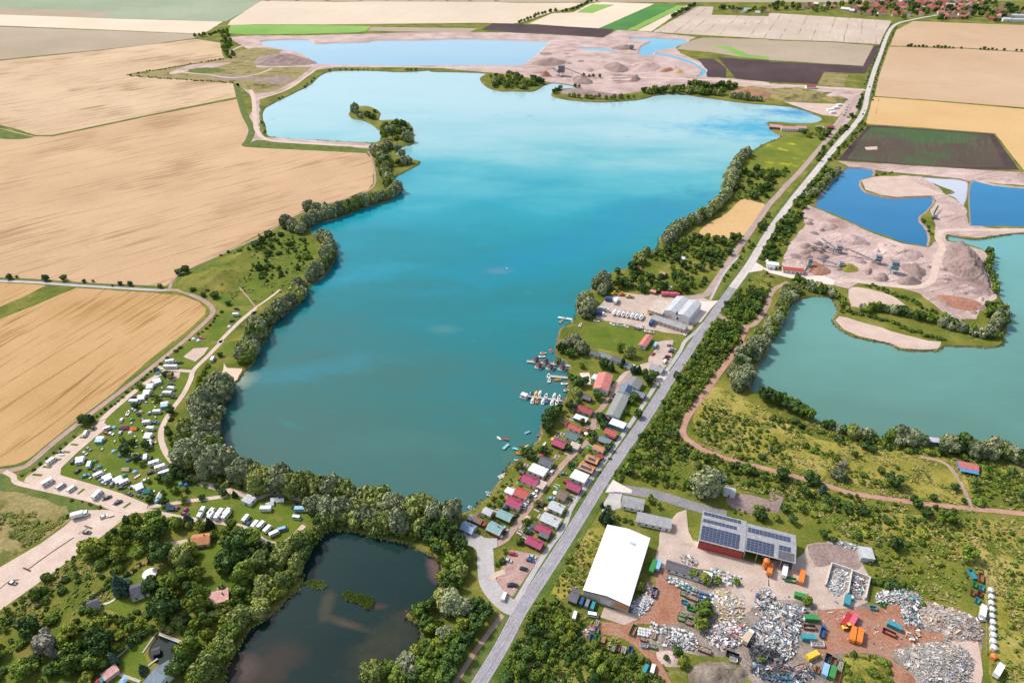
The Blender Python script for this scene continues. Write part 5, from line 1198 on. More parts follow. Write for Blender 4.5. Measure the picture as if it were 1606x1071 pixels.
	patch(T('C1', [(1270,60),(1606,90),(1606,75),(1330,50)]),24,(4,7), [('dark',2),('mid',1)], 'trees among the far village houses',108)
	patch(T('D1', [(0,35),(420,40),(420,80),(0,70)]),26,(4,7), [('dark',2),('mid',1)], 'trees among the far village houses',109)
def build_vegetation():
	by = {}
	for s in SPECS:
		by.setdefault(KINDS[s[0]][0], []).append(s)
	for name, L in by.items():
		L.sort(key=lambda s: -s[6] if -60 < pxy(s[1], s[2])[0] < 1666 and -20 < pxy(s[1], s[2])[1] < 1120 else 0)
		cut = L[:298]
		rest = L[298:]
		q = random.Random(3)
		for (k, x, y, R, hs, grp, sz) in cut:
			kn, shp, mt, nv, th, ds, ct = KINDS[k]
			cr, tr = PROTO[k][q.randrange(nv)]
			s = (R*q.uniform(.82,1.16), R*q.uniform(.82,1.16), R*hs)
			size = 'tall ' if R*hs > 6.2 else ('small ' if R*hs < 1.5 else '')
			if tr is None:
				o = obj(kn, cr)
				o.location, o.rotation_euler, o.scale = (x, y,0),(0,0, q.uniform(0,6.28)), s
			else:
				o = root(kn,(x, y,0), q.uniform(0,6.28), s)
				obj('trunk', tr, o)
				obj('crown', cr, o)
			auto(o, size + ds, ct, grp or 'trees')
		if rest:
			for k in sorted(set(s[0] for s in rest)):
				V0, F0 = LOW[k]
				R_ = [s for s in rest if s[0] == k]
				n = len(R_)
				sc = np.array([(s[3], s[3], s[3]*s[4]) for s in R_])
				an = RN.uniform(0,6.28, n)
				c, sn = np.cos(an), np.sin(an)
				P = V0[None]*sc[:, None, :]
				X = P[...,0]*c[:, None] - P[...,1]*sn[:, None] + np.array([s[1] for s in R_])[:, None]
				Y = P[...,0]*sn[:, None] + P[...,1]*c[:, None] + np.array([s[2] for s in R_])[:, None]
				V = np.stack([X, Y, P[...,2]],-1).reshape(-1,3)
				Fq = (F0[None] + (np.arange(n)*len(V0))[:, None, None]).reshape(-1,4)
				o = obj('undergrowth', np_mesh('undergrowth', V, Fq, KINDS[k][2]))
				tag(o, 'smaller %s growth spread over the scrub and banks' % KINDS[k][5].replace('tree', 'woodland'), None, None, 'stuff')
# ------------------------------------------------------------------ buildings
def P_(name, c, rough=0.55, var=0.1):
	return paint(name, c, rough, var)
WH, CREAM, GREYW, BEIGE = P_('white_wall',(.74,.73,.70),.7), P_('cream_wall',(.62,.54,.40),.8), P_('grey_wall',(.42,.41,.39),.8), P_('beige_wall',(.52,.44,.35),.8)
WOOD, DWOOD, GLASS = P_('brown_wood',(.22,.12,.065),.8,.25), P_('dark_wood',(.09,.055,.04),.8,.25), paint('window_glass',(.035,.045,.06),.12,.1)
REDW, BLUEW, BRICK = P_('red_wall',(.42,.055,.035),.7), P_('blue_wall',(.08,.25,.42),.7), P_('brick_wall',(.33,.13,.08),.85,.25)
RF = {k: roofmat(k + '_roof', c,3.0,.24) for k, c in {'red': (.46,.075,.055), 'dred': (.30,.035,.045), 'magenta': (.36,.035,.105), 'salmon': (.60,.20,.165), 'orange': (.55,.235,.10), 'grey': (.34,.33,.34), 'dgrey': (.10,.095,.115),
	  'white': (.78,.77,.75), 'beige': (.56,.46,.37), 'green': (.085,.15,.14), 'teal': (.22,.38,.37), 'blue': (.30,.43,.60), 'slate': (.17,.22,.27), 'lgrey': (.50,.51,.52), 'pink': (.58,.30,.27), 'tile': (.44,.12,.075), 'tile2': (.36,.10,.07), 'brown': (.20,.125,.09)}.items()}
SOLAR = paint('solar_cells',(.05,.07,.125),.22,.2)
WINF = P_('window_frame',(.75,.75,.73),.5)
DOORM = P_('door_wood',(.25,.13,.07),.6)
def _mb(): return MB()
WIN_ME = _mb().box(0,0,0,1.1,.06,1.1).mesh('window', GLASS)
FRM_ME = (_mb().box(-.6,0,-.08,.1,.09,1.26).box(.6,0,-.08,.1,.09,1.26).box(0,0,-.09,1.1,.1,.1).box(0,0,1.1,1.1,.1,.08)).mesh('frame', WINF)
DOOR_ME = _mb().box(0,0,0,.95,.08,2.0).mesh('door', DOORM)
def put(name, me, parent, x, y, z, rz=0.0, s=None):
	o = obj(name, me, parent)
	o.location, o.rotation_euler = (x, y, z),(0,0, rz)
	if s:
		o.scale = s
	return o
def openings(t, w, d, h, storeys=1, frame=True, side=True):
	"""windows and a door on the walls of a house centred on its root"""
	for st in range(storeys):
		z = 0.9 + st*2.7
		for (L, rz, yy) in ((w,0.0, -d/2),(w, math.pi, -d/2)) + (((d, math.pi/2, -w/2),(d, -math.pi/2, -w/2)) if side else ()):
			n = max(1, int(L//3.2))
			for i in range(n):
				x = (i + .5)/n*L - L/2
				if st == 0 and rz == 0.0 and i == n-1:
					a, b = x, yy - .03
					put('door', DOOR_ME, t, a, b,.05)
					continue
				c, s = math.cos(rz), math.sin(rz)
				a, b = x*c - (yy-.02)*s, x*s + (yy-.02)*c
				wn_ = put('window', WIN_ME, t, a, b, z, rz)
				if frame:
					put('frame', FRM_ME, wn_,0,0,0)
def roof_gable(w, d, h, rh, ov=.35, th=.14):
	mb = MB()
	W2, D2 = w/2 + ov, d/2 + ov
	drop = rh*ov/(d/2)
	for sg in (-1,1):
		a = [(-W2, sg*D2, h - drop),(W2, sg*D2, h - drop),(W2,0, h + rh),(-W2,0, h + rh)]
		b = [(x, y, z + th) for x, y, z in a]
		v = a + b
		f = [(0,1,2,3),(7,6,5,4),(0,4,5,1),(1,5,6,2),(2,6,7,3),(3,7,4,0)]
		mb.add(v, f if sg > 0 else [tuple(reversed(q)) for q in f])
	return mb
def walls_gable(w, d, h, rh):
	mb = MB()
	x, y = w/2, d/2
	v = [(-x,-y,0),(x,-y,0),(x,y,0),(-x,y,0),(-x,-y,h),(x,-y,h),(x,y,h),(-x,y,h),(-x,0,h+rh-.03),(x,0,h+rh-.03)]
	return mb.add(v, [(0,1,5,4),(2,3,7,6),(1,2,6,9,5),(3,0,4,8,7),(3,2,1,0),(4,5,9,8),(6,7,8,9)])
def roof_flat(w, d, h, ov=.2, th=.22, mono=0.0):
	mb = MB()
	W2, D2 = w/2 + ov, d/2 + ov
	a = [(-W2,-D2,h-mono/2),(W2,-D2,h-mono/2),(W2,D2,h+mono/2),(-W2,D2,h+mono/2)]
	v = a + [(x, y, z+th) for x, y, z in a]
	return mb.add(v, [(3,2,1,0),(4,5,6,7),(0,1,5,4),(1,2,6,5),(2,3,7,6),(3,0,4,7)])
def panels(nx, ny, pw, ph, gap=.06):
	mb = MB()
	for i in range(nx):
		for j in range(ny):
			mb.box((i - (nx-1)/2)*(pw+gap),(j - (ny-1)/2)*(ph+gap),0, pw, ph,.06)
	return mb
SOLAR_ME = _mb().box(0,0,0,1.0,1.65,.05).mesh('solar_panel', SOLAR)
def house(px, py, w, d, roof, wall, label, rz=None, h=2.5, rh=1.5, kind='gable', ridge='x', chim=False, solar=None, nm_='bungalow', cat='bungalow', storeys=1, grp=None, open_=True, frame=False, porch=None, world=None):
	"""(px, py): middle of the roof in the photograph"""
	rz = HOUSE_R if rz is None else rz
	loc = g(px, py, h + (rh*.5 if kind == 'gable' else 0)) if world is None else Vector(world)
	loc.z = 0
	if ridge == 'y':
		rz += math.pi/2
		w, d = d, w
	t = root(nm_, loc, rz)
	BLOCK.append((loc.x, loc.y, max(w, d)*.5))
	wm = wall if not isinstance(wall, str) else WH
	rm = RF[roof] if isinstance(roof, str) else roof
	if kind == 'gable':
		walls_gable(w, d, h, rh).build('wall', wm, t)
		r = roof_gable(w, d, h, rh).build('roof', rm, t)
	else:
		MB().box(0,0,0, w, d, h).build('wall', wm, t)
		r = roof_flat(w, d, h).build('roof', rm, t)
	if chim or (nm_ == 'bungalow' and kind == 'gable' and int(abs(loc.x*7)) % 2):
		MB().box(w*.2, d*.12, h + rh*.4,.55,.55, rh*.6 + .9).box(w*.2, d*.12, h + rh + .9,.7,.7,.12).build('chimney', BRICK, r)
	if open_:
		openings(t, w, d, h, storeys, frame)
	if solar:
		nx, ny = solar
		sl = math.atan2(rh, d/2) if kind == 'gable' else 0
		for i in range(nx):
			for j in range(ny):
				p = put('solar_panel', SOLAR_ME, r,(i-(nx-1)/2)*1.15, -d/4 + (j-(ny-1)/2)*1.8*math.cos(sl),0)
				p.location.z = h + rh*(1 - abs(p.location.y)/(d/2)) + .2 if kind == 'gable' else h + .26
				p.rotation_euler = (sl,0,0)
	if porch:
		pw, pd = porch
		c = MB().box(0, -d/2 - pd/2 - .02,2.2, pw, pd,.12).build('porch_roof', rm if wm is not BLUEW else roofmat('bright_blue_roof',(.06,.28,.55)), t)
		MB().box(-pw/2+.1, -d/2-pd+.1,0,.12,.12,2.2).box(pw/2-.1, -d/2-pd+.1,0,.12,.12,2.2).build('porch_post', WINF, t)
	tag(t, label, cat, grp)
	return t
def c3(x, y): return t1('C3', x, y)
def colony():
	G_ = 'cottages of the garden colony'
	def hs(tile, x, y, *a, **k):
		px, py = t1(tile, x, y)
		return house(px, py, *a, grp=G_, **k)
	hs('C3',457,420,9.5,5.5, 'dred', BEIGE, 'bungalow with long dark red roof, uppermost by the lake side of the lane', rh=1.4)
	hs('C3',428,478,8.5,4.2, 'white', BLUEW, 'flat white roofed bungalow with bluish walls below the dark red roof', kind='flat')
	hs('C3',392,536,8,4, 'red', WH, 'small bungalow with bright red roof above the dark green roof', rh=1.1)
	hs('C3',376,583,7,6, 'green', WH, 'white walled bungalow with dark green grey roof', rh=1.6, ridge='x')
	hs('C3',390,650,5.8,4.6, 'beige', GREYW, 'flat beige carport beside the lane', kind='flat', nm_='carport', cat='carport', open_=False, h=2.3)
	hs('C3',294,630,8,5.5, 'magenta', DWOOD, 'bungalow with purple red roof beside the wooden jetties', rh=1.5)
	hs('C3',211,745,7,6, 'dgrey', WH, 'white house with dark grey violet roof near the lake', rh=1.5, h=2.8)
	hs('C3',160,802,10,6.5, 'white', WH, 'large white flat roofed bungalow above the magenta roof', kind='flat', h=3)
	hs('C3',112,862,9.2,6, 'magenta', WH, 'white bungalow with two toned magenta roof', rh=1.6)
	hs('C3',180,895,4.6,5.6, 'beige', BEIGE, 'flat beige annex between the magenta roof and the lane', kind='flat', nm_='garage', cat='garage')
	hs('C3',58,942,7.6,6, 'red', WH, 'white bungalow with plain red roof left of parked white cars', rh=1.6)
	hs('C3',12,1003,8,6, 'magenta', WH, 'white bungalow with magenta roof just below the red roof', rh=1.5)
	hs('B3',1590,935,5,4, 'white', WH, 'little white bungalow at the lake end of the magenta roofs', kind='flat')
	hs('B4',1560,12,8,5, 'teal', WOOD, 'wooden bungalow with teal green roof near the lake', rh=1.3)
	hs('B4',1500,92,8,6, 'teal', P_('magenta_wall',(.45,.03,.09)), 'magenta walled bungalow with grey green roof', rh=1.3)
	hs('B4',1330,85,7,5.4, 'blue', GREYW, 'bungalow with light blue roof at the very end of the lane', rh=1.4)
	hs('B3',1452,1060,5,4, 'lgrey', WH, 'small white hut at the lake side above the light blue roof', rh=.9)
	hs('B4',1390,42,5,3.2, 'brown', WOOD, 'brown garden shed above the light blue roof', rh=.8, nm_='garden_shed', cat='shed')
	hs('C3',660,512,9.5,5.6, 'white', BLUEW, 'pale blue walled bungalow with flat white roof below the clubhouse', kind='flat', h=3)
	hs('C3',617,563,7.4,4.6, 'red', WH, 'bungalow with coral red roof by the cycle path', rh=1.3)
	hs('C3',626,594,3.4,2.6, 'dred', DWOOD, 'tiny dark red roofed shed beside the coral red roof', kind='flat', nm_='garden_shed', cat='shed', h=2, open_=False)
	hs('C3',582,612,7,4.4, 'slate', WOOD, 'bungalow with blue grey roof by the cycle path', rh=1.3)
	hs('C3',542,663,6.4,3.8, 'orange', WH, 'white bungalow with pale orange roof by the cycle path', rh=1.1)
	hs('C3',502,730,7.4,5, 'orange', WOOD, 'bungalow with orange roof and two short rows of solar panels', rh=1.3, solar=(4,1))
	hs('C3',550,718,3.4,2.6, 'dred', DWOOD, 'tiny red shed right of the upper solar roof', kind='flat', nm_='garden_shed', cat='shed', h=2, open_=False)
	hs('C3',467,783,8.4,5.2, 'orange', WOOD, 'bungalow with orange brown roof mostly covered by blue solar panels', rh=1.3, solar=(6,1))
	hs('C3',420,842,9,7, 'white', WH, 'large white flat roofed bungalow below the solar roofs', kind='flat', h=3)
	hs('C3',385,905,8,4.8, 'magenta', P_('green_wall',(.09,.15,.10)), 'bungalow with magenta roof right of the lane', rh=1.3)
	hs('C3',312,952,5.2,6, 'brown', CREAM, 'cream gabled bungalow with grey brown roof right of the lane', rh=1.8)
	hs('C3',277,1030,8,5.5, 'lgrey', WH, 'white bungalow with light grey roof below the cream gable', rh=1.2)
	hs('C4',240,38,10,6, 'lgrey', WH, 'long bungalow with pale grey metal roof above the two magenta roofs', rh=1.0)
	hs('C4',195,100,8,4.2, 'magenta', WOOD, 'upper of two magenta roofed huts by the reddish car park', rh=1.1)
	hs('C4',195,142,5.4,2.6, 'green', DWOOD, 'dark green carport between two magenta roofs', kind='flat', nm_='carport', cat='carport', h=2.2, open_=False)
	hs('C4',140,182,8.6,4.8, 'magenta', DWOOD, 'lower of two magenta roofed huts by the reddish car park', rh=1.2)
	# marina side and clubhouse
	house(*c3(530,224),6.5,5, 'white', WH, 'flat white building left of the salmon roofed hall', kind='flat', nm_='boat_shed', cat='shed', h=3)
	house(*c3(462,343),7,4, 'dgrey', DWOOD, 'dark grey roofed shed below the salmon roofed hall', rh=1, nm_='boat_shed', cat='shed')
	house(*c3(905,160),9,6.5, 'grey', WH, 'white house with grey roof by the country road access', rh=1.6, nm_='house', cat='house', chim=True)
	house(*c3(655,107),8,5, 'dgrey', WH, 'dark roofed hut nearest the round lawn, right of two', rh=1.2, nm_='club_hut', cat='hut')
	house(*c3(585,85),10,4.4, 'slate', BEIGE, 'long slate roofed hut below the round lawn', rh=1.2, nm_='club_hut', cat='hut')
	house(*c3(520,70),7,4, 'dgrey', BEIGE, 'dark grey roofed hut left of the slate roofed hut', rh=1, nm_='club_hut', cat='hut')
	house(*c3(720,140),6,4, 'slate', WH, 'slate roofed hut right of the light green willow', rh=1, nm_='club_hut', cat='hut')
	house(*t1('C2',835,1062),5,15, 'salmon', WH, 'narrow salmon roofed building right of the round lawn', rh=1.0, nm_='club_building', cat='building', h=2.8, ridge='y')
	# wooded gardens
	house(*t1('C2',1066,542),4.6,4, 'white', WH, 'small white hut between dark trees of the wooded gardens', rh=1, nm_='garden_hut', cat='hut', open_=False)
	house(*t1('C2',942,640),4.4,4, 'pink', WH, 'small white hut with pinkish roof in the wooded gardens', rh=1, nm_='garden_hut', cat='hut', open_=False)
	house(*t1('C2',797,607),3.4,3, 'tile', BRICK, 'tiny brick red hut near the lakeside willows', rh=.9, nm_='garden_hut', cat='hut', open_=False)
	house(*t1('C2',885,750),4,3.4, 'pink', BRICK, 'small brick hut above the boatyard', rh=.9, nm_='garden_hut', cat='hut', open_=False)
	house(*t1('C2',1005,730),3,3, 'white', WH, 'narrow white hut beside the pink trucks', rh=1.4, nm_='garden_hut', cat='hut', open_=False)
	# right of the road
	house(*c3(757,1000),11.5,7.5, 'grey', WH, 'white gabled house with grey roof right of the country road', rh=2, nm_='house', cat='house', h=2.9, rz=math.radians(-16), frame=True)
	house(*t1('C4',888,42),18,6.4, 'grey', WH, 'long low white building with grey roof beside the warehouse', rh=.9, nm_='office_building', cat='building', h=3, rz=math.radians(-16), frame=True)
	house(*t1('C3',1362,935),6,5, 'lgrey', WH, 'small pale roofed hut beside the big willow', kind='flat', nm_='hut', cat='hut', rz=math.radians(-20))
	house(*t1('D4',612,250),6.2,7, 'lgrey', GREYW, 'pale metal shed standing behind the scrap yard', kind='flat', nm_='metal_shed', cat='shed', h=3.4, rz=math.radians(-10), open_=False)
	house(*t1('C4',1085,355),19,5, 'dgrey', WH, 'long white shed with black roof in the scrap yard', rh=.9, nm_='storage_shed', cat='shed', rz=math.radians(-22), h=2.6)
	house(*t1('C4',1222,395),4,4.4, 'white', WH, 'white box shed at the end of the black roofed shed', kind='flat', nm_='storage_shed', cat='shed', rz=math.radians(-22), h=3, open_=False)
	house(*t1('C4',388,515),4,7, 'dgrey', DWOOD, 'small dark shed left of the warehouse corner', rh=.7, nm_='garden_shed', cat='shed', rz=math.radians(-24), open_=False)
	t = house(*t1('D3',1250,772),10,5.5, roofmat('red_pale_roof',(.55,.16,.15)), BLUEW, 'blue hut with red roof alone on the dry grassland', rh=1.2, nm_='hut', cat='hut', rz=math.radians(-18), porch=(10,3))
	# lower left
	A = 'garden houses at the lower left'
	house(*t1('A4',1258,158),9,7, 'orange', CREAM, 'cream house with orange roof among the garden trees', rh=1.8, nm_='house', cat='house', rz=math.radians(10), chim=True)
	house(*t1('A4',1080,235),5.5,5, 'beige', BEIGE, 'beige flat hut beside the house with the orange roof', kind='flat', nm_='hut', cat='hut', rz=math.radians(20))
	house(*t1('A4',872,470),7.5,8, 'dgrey', WH, 'white house with dark grey roof beside the round pool', rh=2.2, nm_='house', cat='house', rz=math.radians(26), h=2.7, frame=True)
	house(*t1('A4',580,565),4.6,4.4, 'dgrey', WH, 'small grey roofed garden shed in the hedge corner', rh=1.2, nm_='garden_shed', cat='shed', rz=math.radians(28))
	house(*t1('A4',1372,525),8.6,7, 'pink', BEIGE, 'house with pale pink flat roof near the pond', kind='flat', nm_='house', cat='house', rz=math.radians(20), chim=True, rh=.3)
	house(*t1('A4',1005,1015),7,12, 'slate', WH, 'house with blue grey roof at the bottom edge', rh=2, nm_='house', cat='house', rz=math.radians(-34), h=2.8)
	house(*t1('A4',690,1000),4,6, 'pink', BEIGE, 'pink roofed shed beside the teal and red tarpaulins', kind='flat', nm_='garden_shed', cat='shed', rz=math.radians(-40), h=2.3, open_=False)
	house(*t1('A4',790,420),2.4,2.2, 'green', WH, 'tiny white playhouse with green roof on the lawn', rh=.9, nm_='playhouse', cat='playhouse', rz=math.radians(26), h=1.5, open_=False)
	house(*t1('A4',975,862),3,2.6, 'dgrey', WOOD, 'little dark roofed hut in the garden pond', rh=.8, nm_='pond_hut', cat='hut', rz=math.radians(20), h=1.4, open_=False)
	# gravel pit
	house(*t1('D2',152,612),17,6, 'red', WH, 'white building with red roof at the gravel pit gate', rh=1.5, nm_='pit_office', cat='building', rz=math.radians(-13), h=3)
	house(*t1('D2',25,582),10,6, 'white', WH, 'white flat building left of the red roofed pit office', kind='flat', nm_='pit_building', cat='building', rz=math.radians(-13), h=3.2)
	house(*t1('D2',15,600),6,3, 'lgrey', WH, 'pale container cabin in front of the white pit building', kind='flat', nm_='site_cabin', cat='cabin', rz=math.radians(-13), h=2.6)
	house(*t1('D1',262,536),14,8, 'red', WH, 'little red roofed house beside the far gravel road', rh=2.5, nm_='house', cat='house', rz=0.0, h=3.5, open_=False)
	house(*t1('D1',130,798),22,9, 'pink', WH, 'white lakeside restaurant with pale pink roofs', rh=2, nm_='restaurant', cat='building', rz=math.radians(-8), h=3.5)
	house(*t1('D1',45,788),16,9, 'pink', WOOD, 'pink roofed boathouse at the lakeside restaurant', rh=2, nm_='boathouse', cat='boathouse', rz=math.radians(-20), h=3, open_=False)
	house(*t1('D1',205,795),12,8, 'pink', WH, 'pink roofed annex right of the lakeside restaurant', rh=1.6, nm_='annex', cat='building', rz=math.radians(-8), h=3, open_=False)
	house(*t1('D1',322,798),9,6, 'beige', BEIGE, 'beige shed by the bathing beach car park', kind='flat', nm_='shed', cat='shed', rz=math.radians(-8), open_=False)
	house(*t1('D1',388,795),8,5, 'magenta', DWOOD, 'small magenta roofed kiosk by the bathing beach car park', rh=1.2, nm_='kiosk', cat='kiosk', rz=math.radians(-8), open_=False)
	for x, y, w in ((385,685,10),(420,672,9),(400,700,8),(440,655,8)):
		px, py = t1('D1', x, y)
		auto(house(px, py, w,5, 'white', WH, 'x', kind='flat', nm_='beach_pavilion', cat='pavilion', rz=math.radians(15), open_=False), 'white beach pavilion beside the pale sand', 'pavilion', 'white beach pavilions')
	house(*t1('D3',1050,617),10,4, 'lgrey', BLUEW, 'blue boathouse with pale flat roof at the lake bank', kind='flat', nm_='boathouse', cat='boathouse', rz=math.radians(-10), h=2.4)
def quadroof(name, tile, A, B, C, h, rh, roof, wall, label, cat, ridge=True, sides=True, ov=.4):
	"""big building from three eave corners in the photograph: A-B along its front, B-C along its depth"""
	a, b, c = [g(*t1(tile, *p), h) for p in (A, B, C)]
	ux = (b - a)
	w = Vector((ux.x, ux.y)).length
	rz = math.atan2(ux.y, ux.x)
	n = Vector((-math.sin(rz), math.cos(rz)))
	d = (Vector((c.x, c.y)) - Vector((b.x, b.y))).dot(n)
	ctr = Vector((a.x, a.y)) + Vector((math.cos(rz), math.sin(rz)))*w/2 + n*d/2
	t = root(name,(ctr.x, ctr.y,0), rz)
	BLOCK.append((ctr.x, ctr.y, min(w, abs(d))*.62))
	for k in (-.3,.3):
		BLOCK.append((ctr.x + n.x*d*k, ctr.y + n.y*d*k, w*.55))
	tag(t, label, cat)
	return t, w, abs(d)
def halls():
	# white roofed warehouse, ridge running away from the camera
	t, w, d = quadroof('warehouse', 'C4',(447,482),(730,580),(930,182),6.0,1.7, None, None, 'big warehouse with bright white roof beside the country road', 'warehouse')
	wg = MB()
	walls_gable(d, w,6.0,1.7).build('wall', BEIGE, t).rotation_euler = (0,0, math.pi/2)
	r = roof_gable(d, w,6.0,1.7,.4,.16).build('roof', roofmat('white_roof_sheet',(.80,.80,.80),.45,.035,.45), t)
	r.rotation_euler = (0,0, math.pi/2)
	MB().box(d*.32, -w*.17,7.22,1.2,2.6,.35).build('roof_hatch', RF['lgrey'], r)
	MB().box(0, -d/2-.06,0, w*.24,.1,4.4).build('gate', P_('gate_grey',(.62,.60,.60)), t)
	MB().box(-w*.22, -d/2-.05,0,.1,.08,5.9).box(-w*.36, -d/2-.05,0,.1,.08,5.9).box(w*.16, -d/2-.05,0,.1,.08,6.2).build('downpipe', GREYW, t)
	MB().box(w*.34, -d/2-.07,1.8, w*.28,.08,2.6).build('sign_board', P_('orange_board',(.60,.20,.06)), t)
	for sg in (-1,1):
		mb = MB()
		n = 10
		for i in range(n):
			x0, x1 = sg*w/2*i/n, sg*w/2*(i+1)/n
			mb.box((x0+x1)/2, -d/2-.3,6.0 + 1.7*(1-(i+.5)/n) - .75, w/2/n*1.01,.12,.8)
		mb.build('gable_trim', P_('dark_green_trim',(.03,.09,.065)), t)
	for i in range(9):
		MB().box(w/2+.05, -d/2 + d*(i+.5)/9,3.6,.06, d/9*.7,.9).build('window', GLASS, t)
	# hall with solar roof: red front, open shed to the right
	a, b = g(*t1('C4',1168,178),5.2), g(*t1('C4',1446,250),5.2)
	rz = math.atan2(b.y-a.y, b.x-a.x)
	w = (b - a).length
	D = 20.0
	n = Vector((-math.sin(rz), math.cos(rz),0))
	ctr = (a + b)/2 + n*D/2
	t = root('solar_hall',(ctr.x, ctr.y,0), rz)
	for k in (-.35,.0,.35):
		BLOCK.append((ctr.x + math.cos(rz)*w*k*1.4, ctr.y + math.sin(rz)*w*k*1.4, D*.55))
	tag(t, 'red fronted hall with large solar roof behind the scrap yard', 'hall')
	walls_gable(w, D,6.4,1.7).build('wall', WH, t)
	MB().box(0, -D/2-.06,0, w-.02,.1,6.2).build('front_cladding', REDW, t)
	r = roof_gable(w, D,6.4,1.7,.4,.16).build('roof', RF['grey'], t)
	def arr(par, x0, x1, s0, s1, sg, W_, D_, H, RH, pw=1.75, ph=1.25):
		"""rows of panels lying on a roof slope; s from eave (0) to ridge (1)"""
		sl = math.atan2(RH, D_/2)
		L = D_/2/math.cos(sl)
		ny, nx = int((s1-s0)*L/(ph+.17)), int((x1-x0)/(pw+.17))
		mb = MB()
		for i in range(nx):
			for j in range(ny):
				q = s0*L + (j+.5)*(ph+.17)
				y0, y1 = q - ph/2, q + ph/2
				x = x0 + (i+.5)*(pw+.17)
				vs = []
				for dz in (.2,.25):
					for (xx, qq) in ((x-pw/2, y0),(x+pw/2, y0),(x+pw/2, y1),(x-pw/2, y1)):
						vs.append((xx, sg*(D_/2 - qq*math.cos(sl)), H + qq*math.sin(sl) + dz))
				f = [(3,2,1,0),(4,5,6,7),(0,1,5,4),(1,2,6,5),(2,3,7,6),(3,0,4,7)]
				mb.add(vs, f if sg < 0 else [tuple(reversed(k)) for k in f])
		o = mb.build('solar_panels', SOLAR, par)
		o['kind'] = 'stuff'
	arr(r, -w/2+.4, w/2-.6,.02,.94,-1, w, D,6.4,1.7)
	arr(r, -w/2+.4, w/2-4,.62,.97,1, w, D,6.4,1.7)
	arr(r, -w/2+.4, w/2-.6,.05,.42,1, w, D,6.4,1.7)
	for i in range(7):
		MB().box(-w/2 + w*(i+.5)/7, -D/2-.13,4.6,1.6,.06,.9).build('window', GLASS, t)
	# open shed
	w2 = 24.0
	c2 = ctr + Vector((math.cos(rz), math.sin(rz),0))*(w/2 + w2/2 + .6)
	t2 = root('open_shed',(c2.x, c2.y,0), rz)
	BLOCK.append((c2.x, c2.y,13))
	tag(t2, 'open fronted shed with solar roof right of the red hall', 'shed')
	D2 = D*.9
	MB().box(0, D2/2-.1,0, w2-.6,.2,5.8).box(-w2/2+.2,0,0,.2, D2-.6,5.8).box(w2/2-.2,0,0,.2, D2-.6,5.8).build('wall', WH, t2)
	r2 = roof_gable(w2, D2,6.2,1.7,.3,.16).build('roof', RF['grey'], t2)
	for i in range(5):
		MB().box(-w2/2+.4 + i*(w2-.8)/4, -D2/2+.2,0,.3,.3,5.8).build('post', GREYW, t2)
	arr(r2, -w2/2+.4, w2/2-9,.03,.94,-1, w2, D2,6.2,1.7)
	arr(r2, w2/2-8, w2/2-.5,.55,.94,-1, w2, D2,6.2,1.7)
	arr(r2, -w2/2+.5, w2/2-.5,.3,.9,1, w2, D2,6.2,1.7)
	sl = math.atan2(1.7, D2/2)
	p = MB().box(0,0,0,7.6, D2/4,.06).build('dark_roof_panel', RF['dgrey'], r2)
	p.location, p.rotation_euler = (w2/2-4.3, -D2/2 + D2*.135,6.2 + 1.7*.27 + .2),(sl,0,0)
	# salmon roofed gable hall by the marina
	t, w, d = quadroof('marina_hall', 'C3',(505,290),(597,308),(664,218),4.2,1.5, None, None, 'white hall with salmon red roof above the marina', 'hall')
	o = walls_gable(d, w,4.2,1.6).build('wall', WH, t)
	o.rotation_euler = (0,0, math.pi/2)
	o = roof_gable(d, w,4.2,1.6,.3,.15).build('roof', RF['salmon'], t)
	o.rotation_euler = (0,0, math.pi/2)
	MB().box(-w*.2, -d/2-.05,0,2.6,.08,2.8).build('gate', GREYW, t)
	for i in range(2):
		MB().box(w*.12 + i*2, -d/2-.05,1.2,1.1,.08,1.1).build('window', GLASS, t)
	for i in range(5):
		MB().box(w/2+.04, -d/2 + d*(i+.5)/5,1.6,.06,1.4,1.0).build('window', GLASS, t)
	# long grey clubhouse with a cross wing
	t, w, d = quadroof('clubhouse', 'C3',(585,455),(665,478),(758,345),3.4,1.2, None, None, 'long grey roofed clubhouse with solar panels beside the cycle path', 'building')
	o = walls_gable(d, w,3.4,1.0).build('wall', WH, t)
	o.rotation_euler = (0,0, math.pi/2)
	r = roof_gable(d, w,3.4,1.0,.3,.15).build('roof', roofmat('lichen_grey_roof',(.27,.28,.255),2.5,.15), t)
	r.rotation_euler = (0,0, math.pi/2)
	o = MB().box(0,0,0, w*.95,9,3.6).build('wing_wall', WH, t)
	o.location = (0, d/2 + 4.55,0)
	o = roof_gable(9.4, w,3.7,1.1,.3,.15).build('wing_roof', RF['slate'], t)
	o.location, o.rotation_euler = (0, d/2 + 4.9,0),(0,0, math.pi/2)
	for i in range(2):
		for j in range(7):
			p = put('solar_panel', SOLAR_ME, o,-3 + j*1.15*.95, -w/4 + (.9 if i else -.9),3.7 + 1.1*(1 - (w/4 + (-.9 if i else .9))/(w/2)) + .2)
			p.rotation_euler = (math.atan2(1.1, w/2),0,0)
	for sg in (-1,1):
		for i in range(6):
			MB().box(sg*(w/2+.04), -d/2 + d*(i+.5)/6,1.0,.06,1.5,1.1).build('window', GLASS, t)
	MB().box(0, -d/2-.04,1.0, w*.5,.06,1.1).build('window', GLASS, t)
	house(*c3(792,322),8,5, 'slate', BRICK, 'slate roofed side wing of brick right of the clubhouse', rh=1.2, nm_='club_wing', cat='building', rz=math.radians(-30))
	house(*c3(760,252),10,10, roofmat('dull_grey_roof',(.22,.22,.22),2.5,.2), WH, 'upper grey roofed building behind the clubhouse', rh=1.4, nm_='club_building', cat='building', rz=math.radians(-30), ridge='y', h=3.2)
